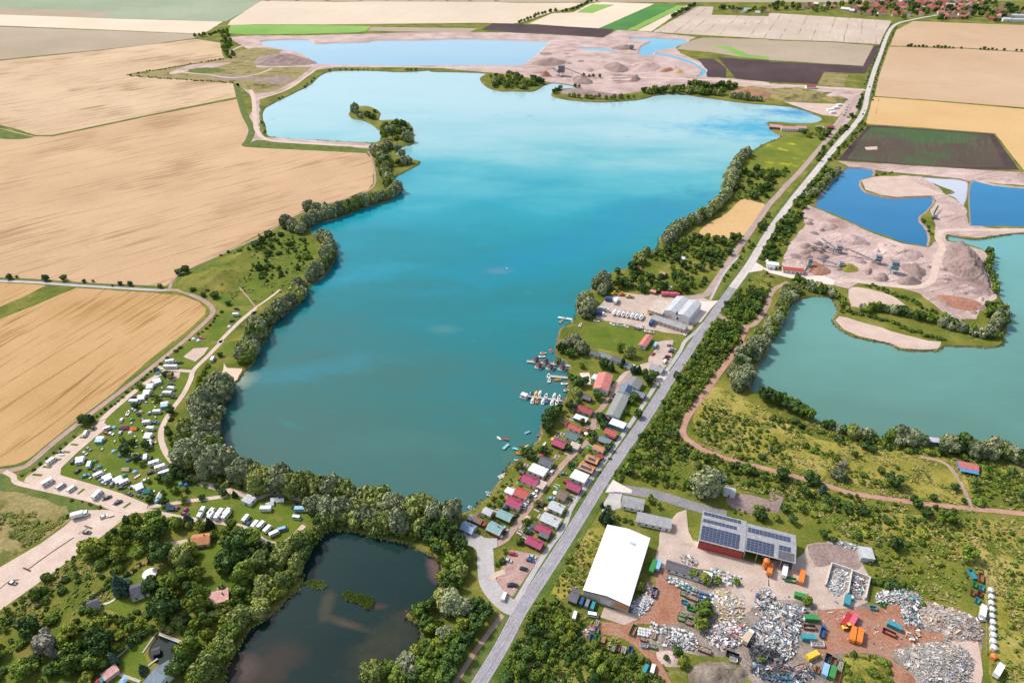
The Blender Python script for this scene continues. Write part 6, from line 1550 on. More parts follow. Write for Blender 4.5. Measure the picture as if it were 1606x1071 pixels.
	# boatyard hall with twin gables
	a, b = g(*t1('C2',950,875),6.0), g(*t1('C2',1108,925),6.0)
	rz = math.atan2(b.y-a.y, b.x-a.x)
	w, D = (b-a).length,26.0
	n = Vector((-math.sin(rz), math.cos(rz),0))
	ctr = (a+b)/2 + n*D/2
	t = root('boatyard_hall',(ctr.x, ctr.y,0), rz)
	BLOCK.append((ctr.x, ctr.y,16))
	tag(t, 'white twin gabled hall of the boatyard', 'hall')
	for i, nm2 in ((-1,0),(1,1)):
		o = walls_gable(D, w/2-.02,6.0,1.6).build('wall', WH, t)
		o.location, o.rotation_euler = (i*w/4,0,0),(0,0, math.pi/2)
		o = roof_gable(D, w/2-.1,6.0,1.6,.06 if False else .05,.14).build('roof', RF['lgrey'], t)
		o.location, o.rotation_euler = (i*w/4,0,0),(0,0, math.pi/2)
	MB().box(-w/4, -D/2-.05,0,3.6,.08,3.8).build('gate', P_('gate_beige',(.55,.50,.42)), t)
	MB().box(w*.06, -D/2-.06,1.5,1.6,.08,2.0).build('window', GLASS, t)
	MB().box(w*.02, -D/2-.5,6.2,1.1,1.1,2.4).build('chimney', DWOOD, t)
	house(*t1('C2',925,850),12,20, 'beige', BEIGE, 'flat beige roofed wing left of the boatyard hall', kind='flat', nm_='boatyard_wing', cat='building', rz=rz, h=4, open_=False)
	house(*t1('C2',985,945),27,7, 'grey', BEIGE, 'long low beige workshop in front of the boatyard hall', rh=1.0, nm_='workshop', cat='workshop', rz=rz, h=3.4, frame=True)
def village():
	q = random.Random(21)
	proto = {}
	W2 = [WH, CREAM, BEIGE, P_('brick_pale',(.45,.28,.2),.8)]
	for i,(w, d, h, rh) in enumerate(((14,9,4.5,3.5),(11,8.5,4,3.5),(20,9,4.5,3.2),(10,10,5.5,3.0))):
		proto[i] = (walls_gable(w, d, h, rh).mesh('wall', WH), roof_gable(w, d, h, rh,.5,.2).mesh('roof', RF['tile']), max(w, d))
	polys = [(T('D1', [(600,20),(780,0),(1110,0),(1240,10),(1300,40),(1250,120),(960,128),(850,115),(620,105),(590,60)]),112),(T('D1', [(470,60),(600,30),(600,100),(480,90)]),8),(T('C1', [(1340,80),(1606,98),(1606,82),(1400,72)]),4),(T('D1', [(160,30),(420,45),(420,75),(200,62)]),9),(T('D1', [(1280,20),(1600,60),(1606,150),(1260,120)]),12)]
	spots = []
	for poly, n in polys:
		P = [(v.x, v.y) for v in G(poly)]
		x0, x1, y0, y1 = min(p[0] for p in P), max(p[0] for p in P), min(p[1] for p in P), max(p[1] for p in P)
		got = 0
		for _ in range(6000):
			if got >= n:
				break
			x, y = q.uniform(x0, x1), q.uniform(y0, y1)
			if inside(P, x, y) and all(math.hypot(x-a, y-b) > 14.5 for a, b in spots) and not near_road(x, y,9):
				spots.append((x, y))
				got += 1
	names = {'tile': 'red tiled', 'tile2': 'dark red tiled', 'red': 'bright red roofed', 'salmon': 'salmon roofed', 'brown': 'brown roofed', 'lgrey': 'pale grey roofed', 'white': 'white roofed'}
	for x, y in spots:
		i = q.choice((0,0,1,1,2,3))
		wme, rme, br = proto[i]
		k = q.choices(list(names),(6,4,3,3,1,1,.7))[0]
		t = root('village_house',(x, y,0), math.radians(q.choice((-30,-28,60,58,-5))) + q.uniform(-.1,.1))
		for nm_, me, m in (('wall', wme, q.choice(W2)),('roof', rme, RF[k])):
			o = obj(nm_, me, t)
			o.material_slots[0].link = 'OBJECT'
			o.material_slots[0].material = m
		BLOCK.append((x, y, br*.5))
		auto(t, names[k] + ' far village house', 'house', 'houses of the far village')
	for x, y, w, d, lab in ((1530,92,60,12, 'long pale roofed barn at the right end of the village'),(1540,118,50,12, 'lower long pale roofed barn at the right end of the village')):
		px, py = t1('D1', x, y)
		house(px, py, w, d, 'lgrey', WH, lab, rz=math.radians(-8), h=5, rh=2, nm_='barn', cat='barn', open_=False)
# ------------------------------------------------------------------ vehicles
CARC = {'white': (.78,.78,.77), 'silver': (.45,.47,.49), 'grey': (.20,.21,.23), 'dark': (.025,.027,.033), 'blue': (.03,.09,.24), 'red': (.42,.03,.035), 'darkred': (.20,.025,.035), 'teal': (.04,.27,.32), 'green': (.04,.24,.06), 'yellow': (.70,.48,.04), 'orange': (.72,.20,.03), 'lightblue': (.25,.45,.60), 'purple': (.25,.03,.16), 'brown': (.20,.10,.06), 'tan': (.55,.42,.28), 'pink': (.62,.12,.18), 'rust': (.30,.12,.06)}
CP = {k: paint('car_paint_' + k, c,.28,.05) for k, c in CARC.items()}
MP = {k: paint('dull_paint_' + k, c,.55,.22, scale=1.5) for k, c in CARC.items()}
TYRE = paint('tyre_rubber',(.02,.02,.02),.8,.1)
RIM = paint('wheel_rim',(.35,.35,.36),.4,.1)
FABW = paint('awning_fabric',(.70,.70,.69),.8,.08)
FABG = paint('grey_fabric',(.33,.35,.37),.8,.1)
LAMP = paint('lamp_glass',(.6,.6,.55),.2,.05)
def wheels(t, xs, y, r=.32, w=.22):
	me = MB().wheel(0,0,0, r, w).mesh('wheel', TYRE)
	rm = MB().wheel(0,0,0, r*.6, w+.03,8).mesh('rim', RIM)
	for x in xs:
		for sg in (-1,1):
			o = put('wheel', me, t, x, sg*y, r)
			obj('rim', rm, o)
def proto_car():
	t = root('car',(0,0,0))
	MB().prof([(-2.1,.3),(2.1,.3),(2.15,.62),(2.0,.82),(1.0,.96),(.35,1.42),(-1.15,1.45),(-1.95,1.02),(-2.15,.88)],.87,.32,.9).build('body', CP['white'], t)
	g1 = [(.93,.99),(.34,1.37),(-1.1,1.40),(-1.78,1.04)]
	mb = MB()
	for sg in (-1,1):
		y = lambda z: sg*(.885 - .32*max(0, z-.9))
		mb.add([(x, y(z), z) for x, z in g1], [(0,1,2,3)])
	mb.add([(1.02,-.80,.99),(1.02,.80,.99),(.40,.66,1.40),(.40,-.66,1.40)], [(0,1,2,3)])
	mb.add([(-1.96,-.78,1.06),(-1.96,.78,1.06),(-1.22,.66,1.44),(-1.22,-.66,1.44)], [(3,2,1,0)])
	mb.build('windows', GLASS, t)
	for sg in (-1,1):
		MB().box(2.1, sg*.6,.62,.12,.32,.14).build('headlight', LAMP, t)
	wheels(t,(1.3,-1.3),.78)
	return t
def proto_van():
	t = root('van',(0,0,0))
	MB().prof([(-2.5,.35),(2.5,.35),(2.55,.9),(2.3,1.15),(1.75,1.95),(1.4,2.1),(-2.45,2.1),(-2.5,1.9)],.97,.12,1.0).build('body', CP['white'], t)
	mb = MB()
	for sg in (-1,1):
		mb.add([(2.15,sg*.975,1.2),(1.72,sg*.90,1.85),(.6,sg*.90,1.9),(.6,sg*.975,1.2)], [(0,1,2,3)])
		mb.add([(.4,sg*.975,1.25),(.4,sg*.90,1.9),(-2.2,sg*.90,1.9),(-2.2,sg*.975,1.25)], [(0,1,2,3)])
	mb.add([(2.33,-.85,1.2),(2.33,.85,1.2),(1.80,.8,1.92),(1.80,-.8,1.92)], [(0,1,2,3)])
	mb.build('windows', GLASS, t)
	wheels(t,(1.55,-1.5),.86,.35)
	return t
def proto_motorhome():
	t = root('motorhome',(0,0,0))
	MB().prof([(-3.3,.5),(1.9,.5),(1.9,1.6),(2.6,2.0),(2.7,2.6),(2.3,2.95),(-3.2,2.95),(-3.35,2.7)],1.12,.06,2.4).build('body', CP['white'], t)
	MB().prof([(1.85,.35),(3.3,.35),(3.35,.95),(3.0,1.15),(2.45,1.8),(1.85,1.9)],.98,.1,1).build('cab', CP['white'], t)
	mb = MB()
	mb.add([(3.04,-.85,1.2),(3.04,.85,1.2),(2.5,.8,1.8),(2.5,-.8,1.8)], [(0,1,2,3)])
	for sg in (-1,1):
		for x in (-2.2,.2):
			mb.box(x, sg*1.12,1.6,1.1,.05,.6)
	mb.build('windows', GLASS, t)
	MB().box(-1.4,0,2.95,.7,.7,.12).box(.8,.2,2.95,.5,.5,.1).build('roof_hatch', FABG, t)
	MB().box(0,1.14,1.2,6.0,.02,.16).box(0,-1.14,1.2,6.0,.02,.16).build('stripe', MP['grey'], t)
	wheels(t,(2.5,-1.9),.95,.36)
	return t
def proto_caravan(awning):
	t = root('caravan',(0,0,0))
	MB().prof([(-2.55,.55),(2.45,.55),(2.75,1.0),(2.7,1.6),(2.2,2.35),(1.8,2.5),(-2.2,2.5),(-2.6,2.2),(-2.75,1.4)],1.1,.08,1.8).build('body', CP['white'], t)
	mb = MB()
	for sg in (-1,1):
		for x in (-1.6,.0,1.5):
			mb.box(x, sg*1.09,1.35,.95,.05,.55)
	mb.box(2.62,0,1.3,.1,1.5,.55).box(-2.68,0,1.4,.1,1.5,.55)
	mb.build('windows', GLASS, t)
	MB().box(-.9,0,2.5,.6,.6,.1).box(1.0,0,2.5,.45,.45,.1).build('roof_hatch', FABG, t)
	MB().tube((2.5,.5,.5),(3.7,0,.5),.05).tube((2.5,-.5,.5),(3.7,0,.5),.05).tube((3.4,0,.0),(3.4,0,.6),.05).build('drawbar', RIM, t)
	wheels(t,(-.2,),.95,.34)
	if awning:
		mb = MB()
		mb.add([(-2.0,-1.1,2.4),(2.0,-1.1,2.4),(2.2,-3.5,1.95),(-2.2,-3.5,1.95)], [(0,1,2,3)])
		for x in (-2.2,2.2):
			mb.add([(x*.91,-1.1,.05),(x,-3.5,.05),(x,-3.5,1.95),(x*.91,-1.1,2.4)], [(0,1,2,3)])
		mb.add([(-2.2,-3.5,.05),(2.2,-3.5,.05),(2.2,-3.5,1.95),(-2.2,-3.5,1.95)], [(0,1,2,3)])
		a = mb.build('awning', FABW, t)
		MB().box(-1,-3.53,.9,1.3,.03,.7).box(1,-3.53,.9,1.3,.03,.7).build('awning_window', GLASS, a)
	return t
def proto_tent(dome):
	t = root('tent',(0,0,0))
	mb = MB()
	if dome:
		n, m = 10,4
		vs, fs = [], []
		for j in range(m):
			a = j/m*1.5
			for i in range(n):
				vs.append((1.7*math.cos(a)*math.cos(6.2832*i/n),1.4*math.cos(a)*math.sin(6.2832*i/n),1.5*math.sin(a)))
		vs.append((0,0,1.5))
		for j in range(m-1):
			fs += [(j*n+i, j*n+(i+1) % n,(j+1)*n+(i+1) % n,(j+1)*n+i) for i in range(n)]
		fs += [((m-1)*n+i,(m-1)*n+(i+1) % n, m*n) for i in range(n)]
		mb.add(vs, fs)
	else:
		mb = roof_gable(4.2,2.6,.9,1.1,.1,.04)
		mb.add([(-2.1,-1.3,0),(2.1,-1.3,0),(2.1,-1.3,.9),(-2.1,-1.3,.9)], [(0,1,2,3)]).add([(-2.1,1.3,0),(2.1,1.3,0),(2.1,1.3,.9),(-2.1,1.3,.9)], [(0,1,2,3)])
		for x in (-2.05,2.05):
			mb.add([(x,-1.3,0),(x,1.3,0),(x,1.3,.9),(x,0,2.0),(x,-1.3,.9)], [(0,1,2,3,4)])
	mb.build('canvas', FABW, t, dome)
	MB().add([(1.5,-.4,.02),(1.5,.4,.02),(1.32,.3,.95),(1.32,-.3,.95)] if dome else [(2.12,-.5,.02),(2.12,.5,.02),(2.12,.2,1.5),(2.12,-.2,1.5)], [(0,1,2,3)]).build('entrance', FABG, t)
	return t
def proto_truck(body):
	t = root('truck',(0,0,0))
	MB().prof([(2.0,.6),(3.9,.6),(3.95,1.6),(3.75,2.6),(3.6,2.8),(2.0,2.8)],1.2,.03,1.6).build('cab', CP['orange'], t)
	MB().add([(3.93,-1.05,1.7),(3.93,1.05,1.7),(3.80,1.0,2.5),(3.80,-1.0,2.5)], [(0,1,2,3)]).box(3.1,-1.2,1.7,1.0,.06,.75).box(3.1,1.2,1.7,1.0,.06,.75).build('windows', GLASS, t)
	MB().box(-1.0,0,.7,6.6,.9,.3).build('chassis', TYRE, t)
	if body == 'box':
		MB().box(-1.2,0,1.02,6.0,2.4,2.5).build('box_body', CP['orange'], t)
	elif body == 'garbage':
		MB().prof([(-4.4,.9),(1.8,1.0),(1.8,3.0),(-3.2,3.15),(-4.2,2.6)],1.2).build('box_body', CP['orange'], t)
	else:
		MB().add(*open_box(5.8,2.4,1.3,.06)).build('bed', CP['orange'], t).location = (-1.2,0,1.02)
	wheels(t,(2.9,-1.2,-2.6),.98,.5,.3)
	return t
def open_box(L, Wd, H, th=.08, flare=0.0):
	"""open-topped container standing on z = 0"""
	def ring(l, w, z): return [(-l/2,-w/2,z),(l/2,-w/2,z),(l/2,w/2,z),(-l/2,w/2,z)]
	vs = ring(L-2*flare, Wd,0) + ring(L, Wd, H) + ring(L-2*th, Wd-2*th, H) + ring(L-2*flare-2*th, Wd-2*th,.1)
	fs = [(3,2,1,0)]
	for k in (0,4,8):
		fs += [(k+i, k+(i+1) % 4, k+4+(i+1) % 4, k+4+i) for i in range(4)]
	fs += [(12,13,14,15)]
	return vs, fs
JUNK = paint('mixed_rubble',(.32,.26,.21),.9,.5, scale=2.5)
def proto_skip(fill, L=5.6, Wd=2.35, H=1.5, flare=.0):
	t = root('container',(0,0,0))
	MB().add(*open_box(L, Wd, H,.09, flare)).build('tub', MP['green'], t)
	mb = MB()
	n = int(L/.95)
	for i in range(n):
		x = -L/2 + (i+.5)*L/n
		for sg in (-1,1):
			mb.box(x, sg*(Wd/2+.05),.15,.12,.08, H-.2)
	mb.build('rib', MP['green'], t)['kind'] = 'stuff'
	if fill:
		q = random.Random(4)
		mb = MB()
		nx, ny = 8,5
		vs = [(-L/2+.15 + (L-.3)*i/nx, -Wd/2+.13 + (Wd-.26)*j/ny, H*.72 + q.uniform(-.2,.35)) for i in range(nx+1) for j in range(ny+1)]
		mb.add(vs, [(i*(ny+1)+j,(i+1)*(ny+1)+j,(i+1)*(ny+1)+j+1, i*(ny+1)+j+1) for i in range(nx) for j in range(ny)])
		mb.build('load', JUNK, t)
	return t
def proto_closed():
	t = root('container',(0,0,0))
	MB().box(0,0,.1,6.0,2.4,2.4).build('tub', MP['teal'], t)
	mb = MB()
	for i in range(14):
		for sg in (-1,1):
			mb.box(-2.9 + i*.446, sg*1.22,.15,.18,.06,2.3)
	mb.build('rib', MP['teal'], t)['kind'] = 'stuff'
	MB().box(3.01,0,.2,.06,2.2,2.2).build('door', MP['teal'], t)
	return t
def proto_loader():
	t = root('wheel_loader',(0,0,0))
	MB().prof([(-3.2,.9),(-.3,.9),(-.3,1.9),(-3.0,2.0),(-3.3,1.6)],.9).build('engine_body', CP['yellow'], t)
	MB().box(.5,0,.9,2.0,1.4,.9).build('front_frame', CP['yellow'], t)
	c = MB().box(-.4,0,1.9,1.4,1.4,1.4,0,.9,.9).build('cab', GLASS, t)
	MB().box(-.4,0,3.3,1.5,1.5,.14).build('cab_roof', CP['yellow'], c)
	a = MB().tube((.8,.5,1.7),(3.0,.5,.9),.16).tube((.8,-.5,1.7),(3.0,-.5,.9),.16).build('lift_arm', CP['yellow'], t)
	MB().prof([(2.9,.15),(4.1,.1),(4.1,.2),(3.1,.35),(3.0,1.3),(2.85,1.3)],1.4).build('bucket', MP['grey'], a)
	wheels(t,(1.2,-1.9),1.0,.75,.55)
	return t
# ------------------------------------------------------------------ boats
HULLW = paint('boat_hull',(.75,.75,.74),.3,.06)
def hull(mb, L, B, H, z=0.0):
	n = 9
	vs, fs = [], []
	for i in range(n):
		k = i/(n-1)
		x = -L/2 + L*k
		hb = B/2*(1 - max(0,(k-.45)/.55)**2.0)*(0.82 + .18*min(1, k*3)) + .02
		vs += [(x, -hb, z+H*(1+.2*k*k)),(x, -hb*.75, z+.1*H),(x,0, z-.25*H),(x, hb*.75, z+.1*H),(x, hb, z+H*(1+.2*k*k))]
	for i in range(n-1):
		for j in range(4):
			fs.append((i*5+j,(i+1)*5+j,(i+1)*5+j+1, i*5+j+1))
		fs.append((i*5+4,(i+1)*5+4,(i+1)*5, i*5))
	fs.append((0,1,2,3,4))
	return mb.add(vs, fs)
def proto_boat(kind):
	L, B = {'sail': (6.2,2.2), 'motor': (5.2,2.0), 'row': (3.8,1.4), 'cover': (7.2,2.5)}[kind]
	t = root({'sail': 'sailing_boat', 'motor': 'motor_boat', 'row': 'rowing_boat', 'cover': 'yacht'}[kind],(0,0,0))
	hull(MB(), L, B,.75).build('hull', HULLW, t)
	if kind in ('sail', 'cover'):
		MB().box(.3,0,.74, L*.4, B*.55,.55,0,.85,.8).build('cabin', HULLW, t)
		MB().box(-L*.28,0,.8, L*.28, B*.5,.06).build('cockpit', WOOD, t)
	if kind == 'sail':
		MB().tube((.6,0,.8),(.6,0,8.2),.06,6,.04).build('mast', RIM, t)
		MB().tube((.6,0,1.7),(-2.3,0,1.75),.05).build('boom', RIM, t)
		MB().tube((.5,0,1.84),(-2.2,0,1.87),.15).build('furled_sail', FABW, t)
	elif kind == 'motor':
		MB().box(-.4,0,.78, L*.4, B*.6,.05).build('cockpit', WOOD, t)
		MB().add([(.9,-.7,.8),(.9,.7,.8),(.5,.6,1.35),(.5,-.6,1.35)], [(0,1,2,3)]).build('windscreen', GLASS, t)
		MB().box(-L/2-.15,0,.2,.35,.4,1.0).build('outboard_motor', TYRE, t)
	elif kind == 'row':
		for x in (-.8,.4):
			MB().box(x,0,.78,.3, B*.8,.06).build('thwart', WOOD, t)
	else:
		MB().box(0,0,.95, L*.86, B*.42,.35,0,.9,.3).build('tarpaulin', FABG, t)
		for x in (-1.6,1.6):
			MB().box(x,0,-1.15,.3, B*.7,.95).build('cradle', MP['grey'], t)
	return t
PR = {}
def protos():
	PR.update(car=proto_car(), van=proto_van(), motorhome=proto_motorhome(), caravan=proto_caravan(False), awning=proto_caravan(True), dome=proto_tent(True), ridge=proto_tent(False),
			  box=proto_truck('box'), garbage=proto_truck('garbage'), bed=proto_truck('bed'), skip=proto_skip(False), skipf=proto_skip(True), skips=proto_skip(False,3.4,1.8,1.4,.5), skipsf=proto_skip(True,3.4,1.8,1.4,.5), closed=proto_closed(), loader=proto_loader(),
			  sail=proto_boat('sail'), motor=proto_boat('motor'), row=proto_boat('row'), cover=proto_boat('cover'))
	for p in PR.values():
		p.location = (0,-5000,0)
def retire():
	for p in PR.values():
		remove(p)
CATS = {'car': 'car', 'van': 'van', 'motorhome': 'motorhome', 'caravan': 'caravan', 'awning': 'caravan', 'dome': 'tent', 'ridge': 'tent', 'box': 'truck', 'garbage': 'truck', 'bed': 'truck', 'skip': 'container', 'skipf': 'container', 'skips': 'container', 'skipsf': 'container', 'closed': 'container', 'loader': 'wheel loader', 'sail': 'sailing boat', 'motor': 'motor boat', 'row': 'rowing boat', 'cover': 'yacht'}
WORD = {'car': 'car', 'van': 'van', 'motorhome': 'motorhome', 'caravan': 'caravan', 'awning': 'caravan with awning', 'dome': 'dome tent', 'ridge': 'ridge tent', 'box': 'box truck', 'garbage': 'refuse truck', 'bed': 'tipper truck', 'skip': 'empty open container', 'skipf': 'open container full of rubble', 'skips': 'small empty skip', 'skipsf': 'small skip full of rubble', 'closed': 'closed container', 'loader': 'wheel loader', 'sail': 'sailing boat', 'motor': 'motor boat', 'row': 'rowing boat', 'cover': 'yacht on a cradle'}
CNAME = {'dark': 'black', 'darkred': 'dark red', 'lightblue': 'light blue', 'rust': 'rusty brown'}
BLOCKV = []
def veh(kind, tile, x, y, deg, col='white', label=None, z=0.0, grp=None, s=1.0, cab=None, off=.7):
	px, py = t1(tile, x, y)
	v = g(px, py, z + off)
	v.z = z
	C = CP if kind not in ('skip', 'skipf', 'skips', 'skipsf', 'closed') else MP
	m = {}
	if kind in ('car', 'van'):
		m = {'body': C[col]}
	elif kind in ('motorhome', 'caravan', 'awning'):
		m = {'body': C[col], 'cab': C[col]}
		if cab:
			m['awning'] = MP[cab]
	elif kind in ('dome', 'ridge'):
		m = {'canvas': MP[col]}
	elif kind in ('box', 'garbage', 'bed'):
		m = {'cab': C[cab or col], 'box_body': C[col], 'bed': C[col]}
	elif kind in ('skip', 'skipf', 'skips', 'skipsf', 'closed'):
		m = {'tub': C[col], 'rib': C[col], 'door': C[col]}
	elif kind in ('sail', 'motor', 'row'):
		m = {'hull': C[col], 'cabin': C[col]}
	elif kind == 'cover':
		m = {'tarpaulin': C[col]}
	elif kind == 'loader':
		m = {'engine_body': C[col], 'front_frame': C[col], 'lift_arm': C[col], 'cab_roof': C[col]}
	o = dup(PR[kind],(v.x, v.y, z), heading(px, py, deg), s, m)
	BLOCK.append((v.x, v.y,2.2))
	if label:
		tag(o, label, CATS[kind], grp)
	else:
		auto(o, CNAME.get(col, col) + ' ' + WORD[kind], CATS[kind], grp)
	return o
def camp():
	CG = 'caravans and tents of the campsite'
	PG = 'cars parked on the campsite'
	for k, x, y, d, *r in [('motorhome',1070,125,8),('awning',985,245,20),('awning',945,275,5),('awning',925,314,3),('awning',890,346,8),('motorhome',845,377,0),('caravan',1075,292,-8),('motorhome',1055,325,0),('awning',1035,390,8,'white','lightblue'),('caravan',985,438,0),('caravan',920,505,5),('caravan',945,543,-5),('awning',935,585,-3),('awning',928,632,15),('van',675,540,20),('awning',632,608,0,'white','lightblue'),('awning',505,735,10),('caravan',560,770,70),('caravan',617,832,25),('awning',672,848,25),('awning',740,862,25),('caravan',780,880,25),('awning',868,907,25),('caravan',913,725,80),('motorhome',972,760,18),('motorhome',1010,787,18),('motorhome',1035,823,20),('motorhome',300,880,30),('motorhome',612,958,45),('caravan',320,745,35),
			('caravan',1270,1058,60),('caravan',1325,1066,50),('caravan',1380,1068,50),('caravan',1425,1066,50),('caravan',1050,156,0),('caravan',1092,156,0)]:
		veh(k, 'A3', x, y, d, *(r[:1] or ['white']), grp=CG, cab=(r[1] if len(r) > 1 else None), off=1.2)
	for k, x, y, d, c in [('ridge',990,190,70,'lightblue'),('ridge',785,540,10,'purple'),('ridge',840,545,0,'orange'),('dome',818,568,0,'white'),('dome',717,535,0,'lightblue'),('dome',755,712,0,'blue'),('dome',803,740,0,'blue'),('ridge',790,800,0,'tan'),('ridge',922,938,10,'teal'),('ridge',1000,965,60,'white'),('dome',985,995,60,'lightblue'),('ridge',1070,1045,0,'blue'),('dome',1110,1040,0,'purple'),('dome',1135,890,0,'teal'),('ridge',852,707,0,'tan'),('dome',1165,1050,0,'purple'),('dome',760,540,0,'dark'),('dome',1170,895,0,'blue')]:
		veh(k, 'A3', x, y, d, c, grp=CG)
	for x, y, d, c in [(1130,130,0,'dark'),(830,350,30,'dark'),(1075,268,-5,'dark'),(1088,348,-5,'dark'),(977,508,-5,'blue'),(670,572,-15,'red'),(555,670,-25,'grey'),(530,697,-25,'silver'),(455,750,70,'dark'),(488,808,40,'dark'),(597,806,-25,'dark'),(537,838,20,'teal'),(650,885,-10,'silver'),(700,893,80,'grey'),(765,913,10,'dark'),(812,953,-25,'dark'),(875,967,-25,'dark'),(942,730,70,'dark'),(585,540,-10,'dark'),(375,693,-10,'dark'),(675,975,20,'dark'),(743,1005,25,'dark'),(1090,1050,0,'dark'),(695,575,-15,'white')]:
		veh('car', 'A3', x, y, d, c, grp=PG)
	for x, y, d, c in [(538,572,60,'white'),(382,905,35,'silver'),(450,920,35,'white')]:
		veh('van', 'A3', x, y, d, c, grp=PG, off=1)
	veh('row', 'A3',385,705,-5, 'white', 'white boat on the ground behind a black car on the parking pitches')
	veh('motor', 'A3',802,445,65, 'white', 'white motor boat lying on the campsite grass')
	veh('row', 'A3',862,842,30, 'tan', 'tan wooden boat lying on the campsite grass')
	for k, x, y, d, *c in [('caravan',1258,10,60),('caravan',1322,15,55),('motorhome',1372,15,55),('motorhome',1422,15,50),('caravan',1542,35,50),('caravan',1600,72,50)]:
		veh(k, 'A4', x, y, d, 'white', grp=CG, off=1.2)
	veh('dome', 'A4',1560,65,40, 'blue', grp=CG)
	veh('car', 'A4',1160,5,0, 'darkred', grp=PG)
	for k, x, y, d, c in [('caravan',30,76,45,'white'),('caravan',70,102,45,'white'),('caravan',112,130,25,'white'),('van',165,100,15,'lightblue'),('van',255,28,-10,'white')]:
		veh(k, 'B4', x, y, d, c, grp=CG, off=1.1)
	veh('car', 'A4',652,22,25, 'white', 'white car beside the boat at the top of the long car park')
	veh('row', 'A4',690,18,10, 'tan', 'small boat on the ground at the top of the long car park')
	veh('box', 'A4',505,18,15, 'white', 'white box truck at the top end of the long car park', cab='white')
	veh('car', 'A4',545,122,-5, 'dark', 'black car beside the dark strip of the long car park')
	veh('car', 'A4',80,438,-10, 'dark', 'black car alone at the lower end of the long car park')
	# service corner of the campsite
	for k, x, y, d, c in [('closed',60,1048,0,'white'),('ridge',85,1015,10,'white'),('ridge',115,985,5,'white'),('ridge',150,990,5,'white'),('closed',275,1050,0,'lightblue'),('ridge',325,1012,40,'pink')]:
		veh(k, 'B3', x, y, d, c, grp=CG, off=1)
	veh('car', 'B3',238,1025,60, 'dark', 'black car on the dark paving of the service corner')
	house(*t1('A3',1560,985),6,5, 'lgrey', WH, 'small white service building where the campsite lanes meet', kind='flat', nm_='service_building', cat='building', rz=math.radians(-25))
	for x, y, k, d, c in [(1485,865,'car',-10,'dark'),(1455,940,'car',10,'dark'),(1592,888,'car',30,'dark'),(1265,1045,'car',-10,'pink'),(1588,925,'car',20,'white')]:
		veh(k, 'A2', x, y, d, c, grp=PG)
	for x, y, k, d in [(1480,905,'caravan',0),(1440,975,'dome',0),(1215,1052,'dome',0),(1245,1062,'dome',0)]:
		veh(k, 'A2', x, y, d, 'white', grp=CG)
	veh('car', 'B2',8,918,0, 'white', grp=PG)
	veh('caravan', 'A3',1335,112,60, 'white', grp=CG)
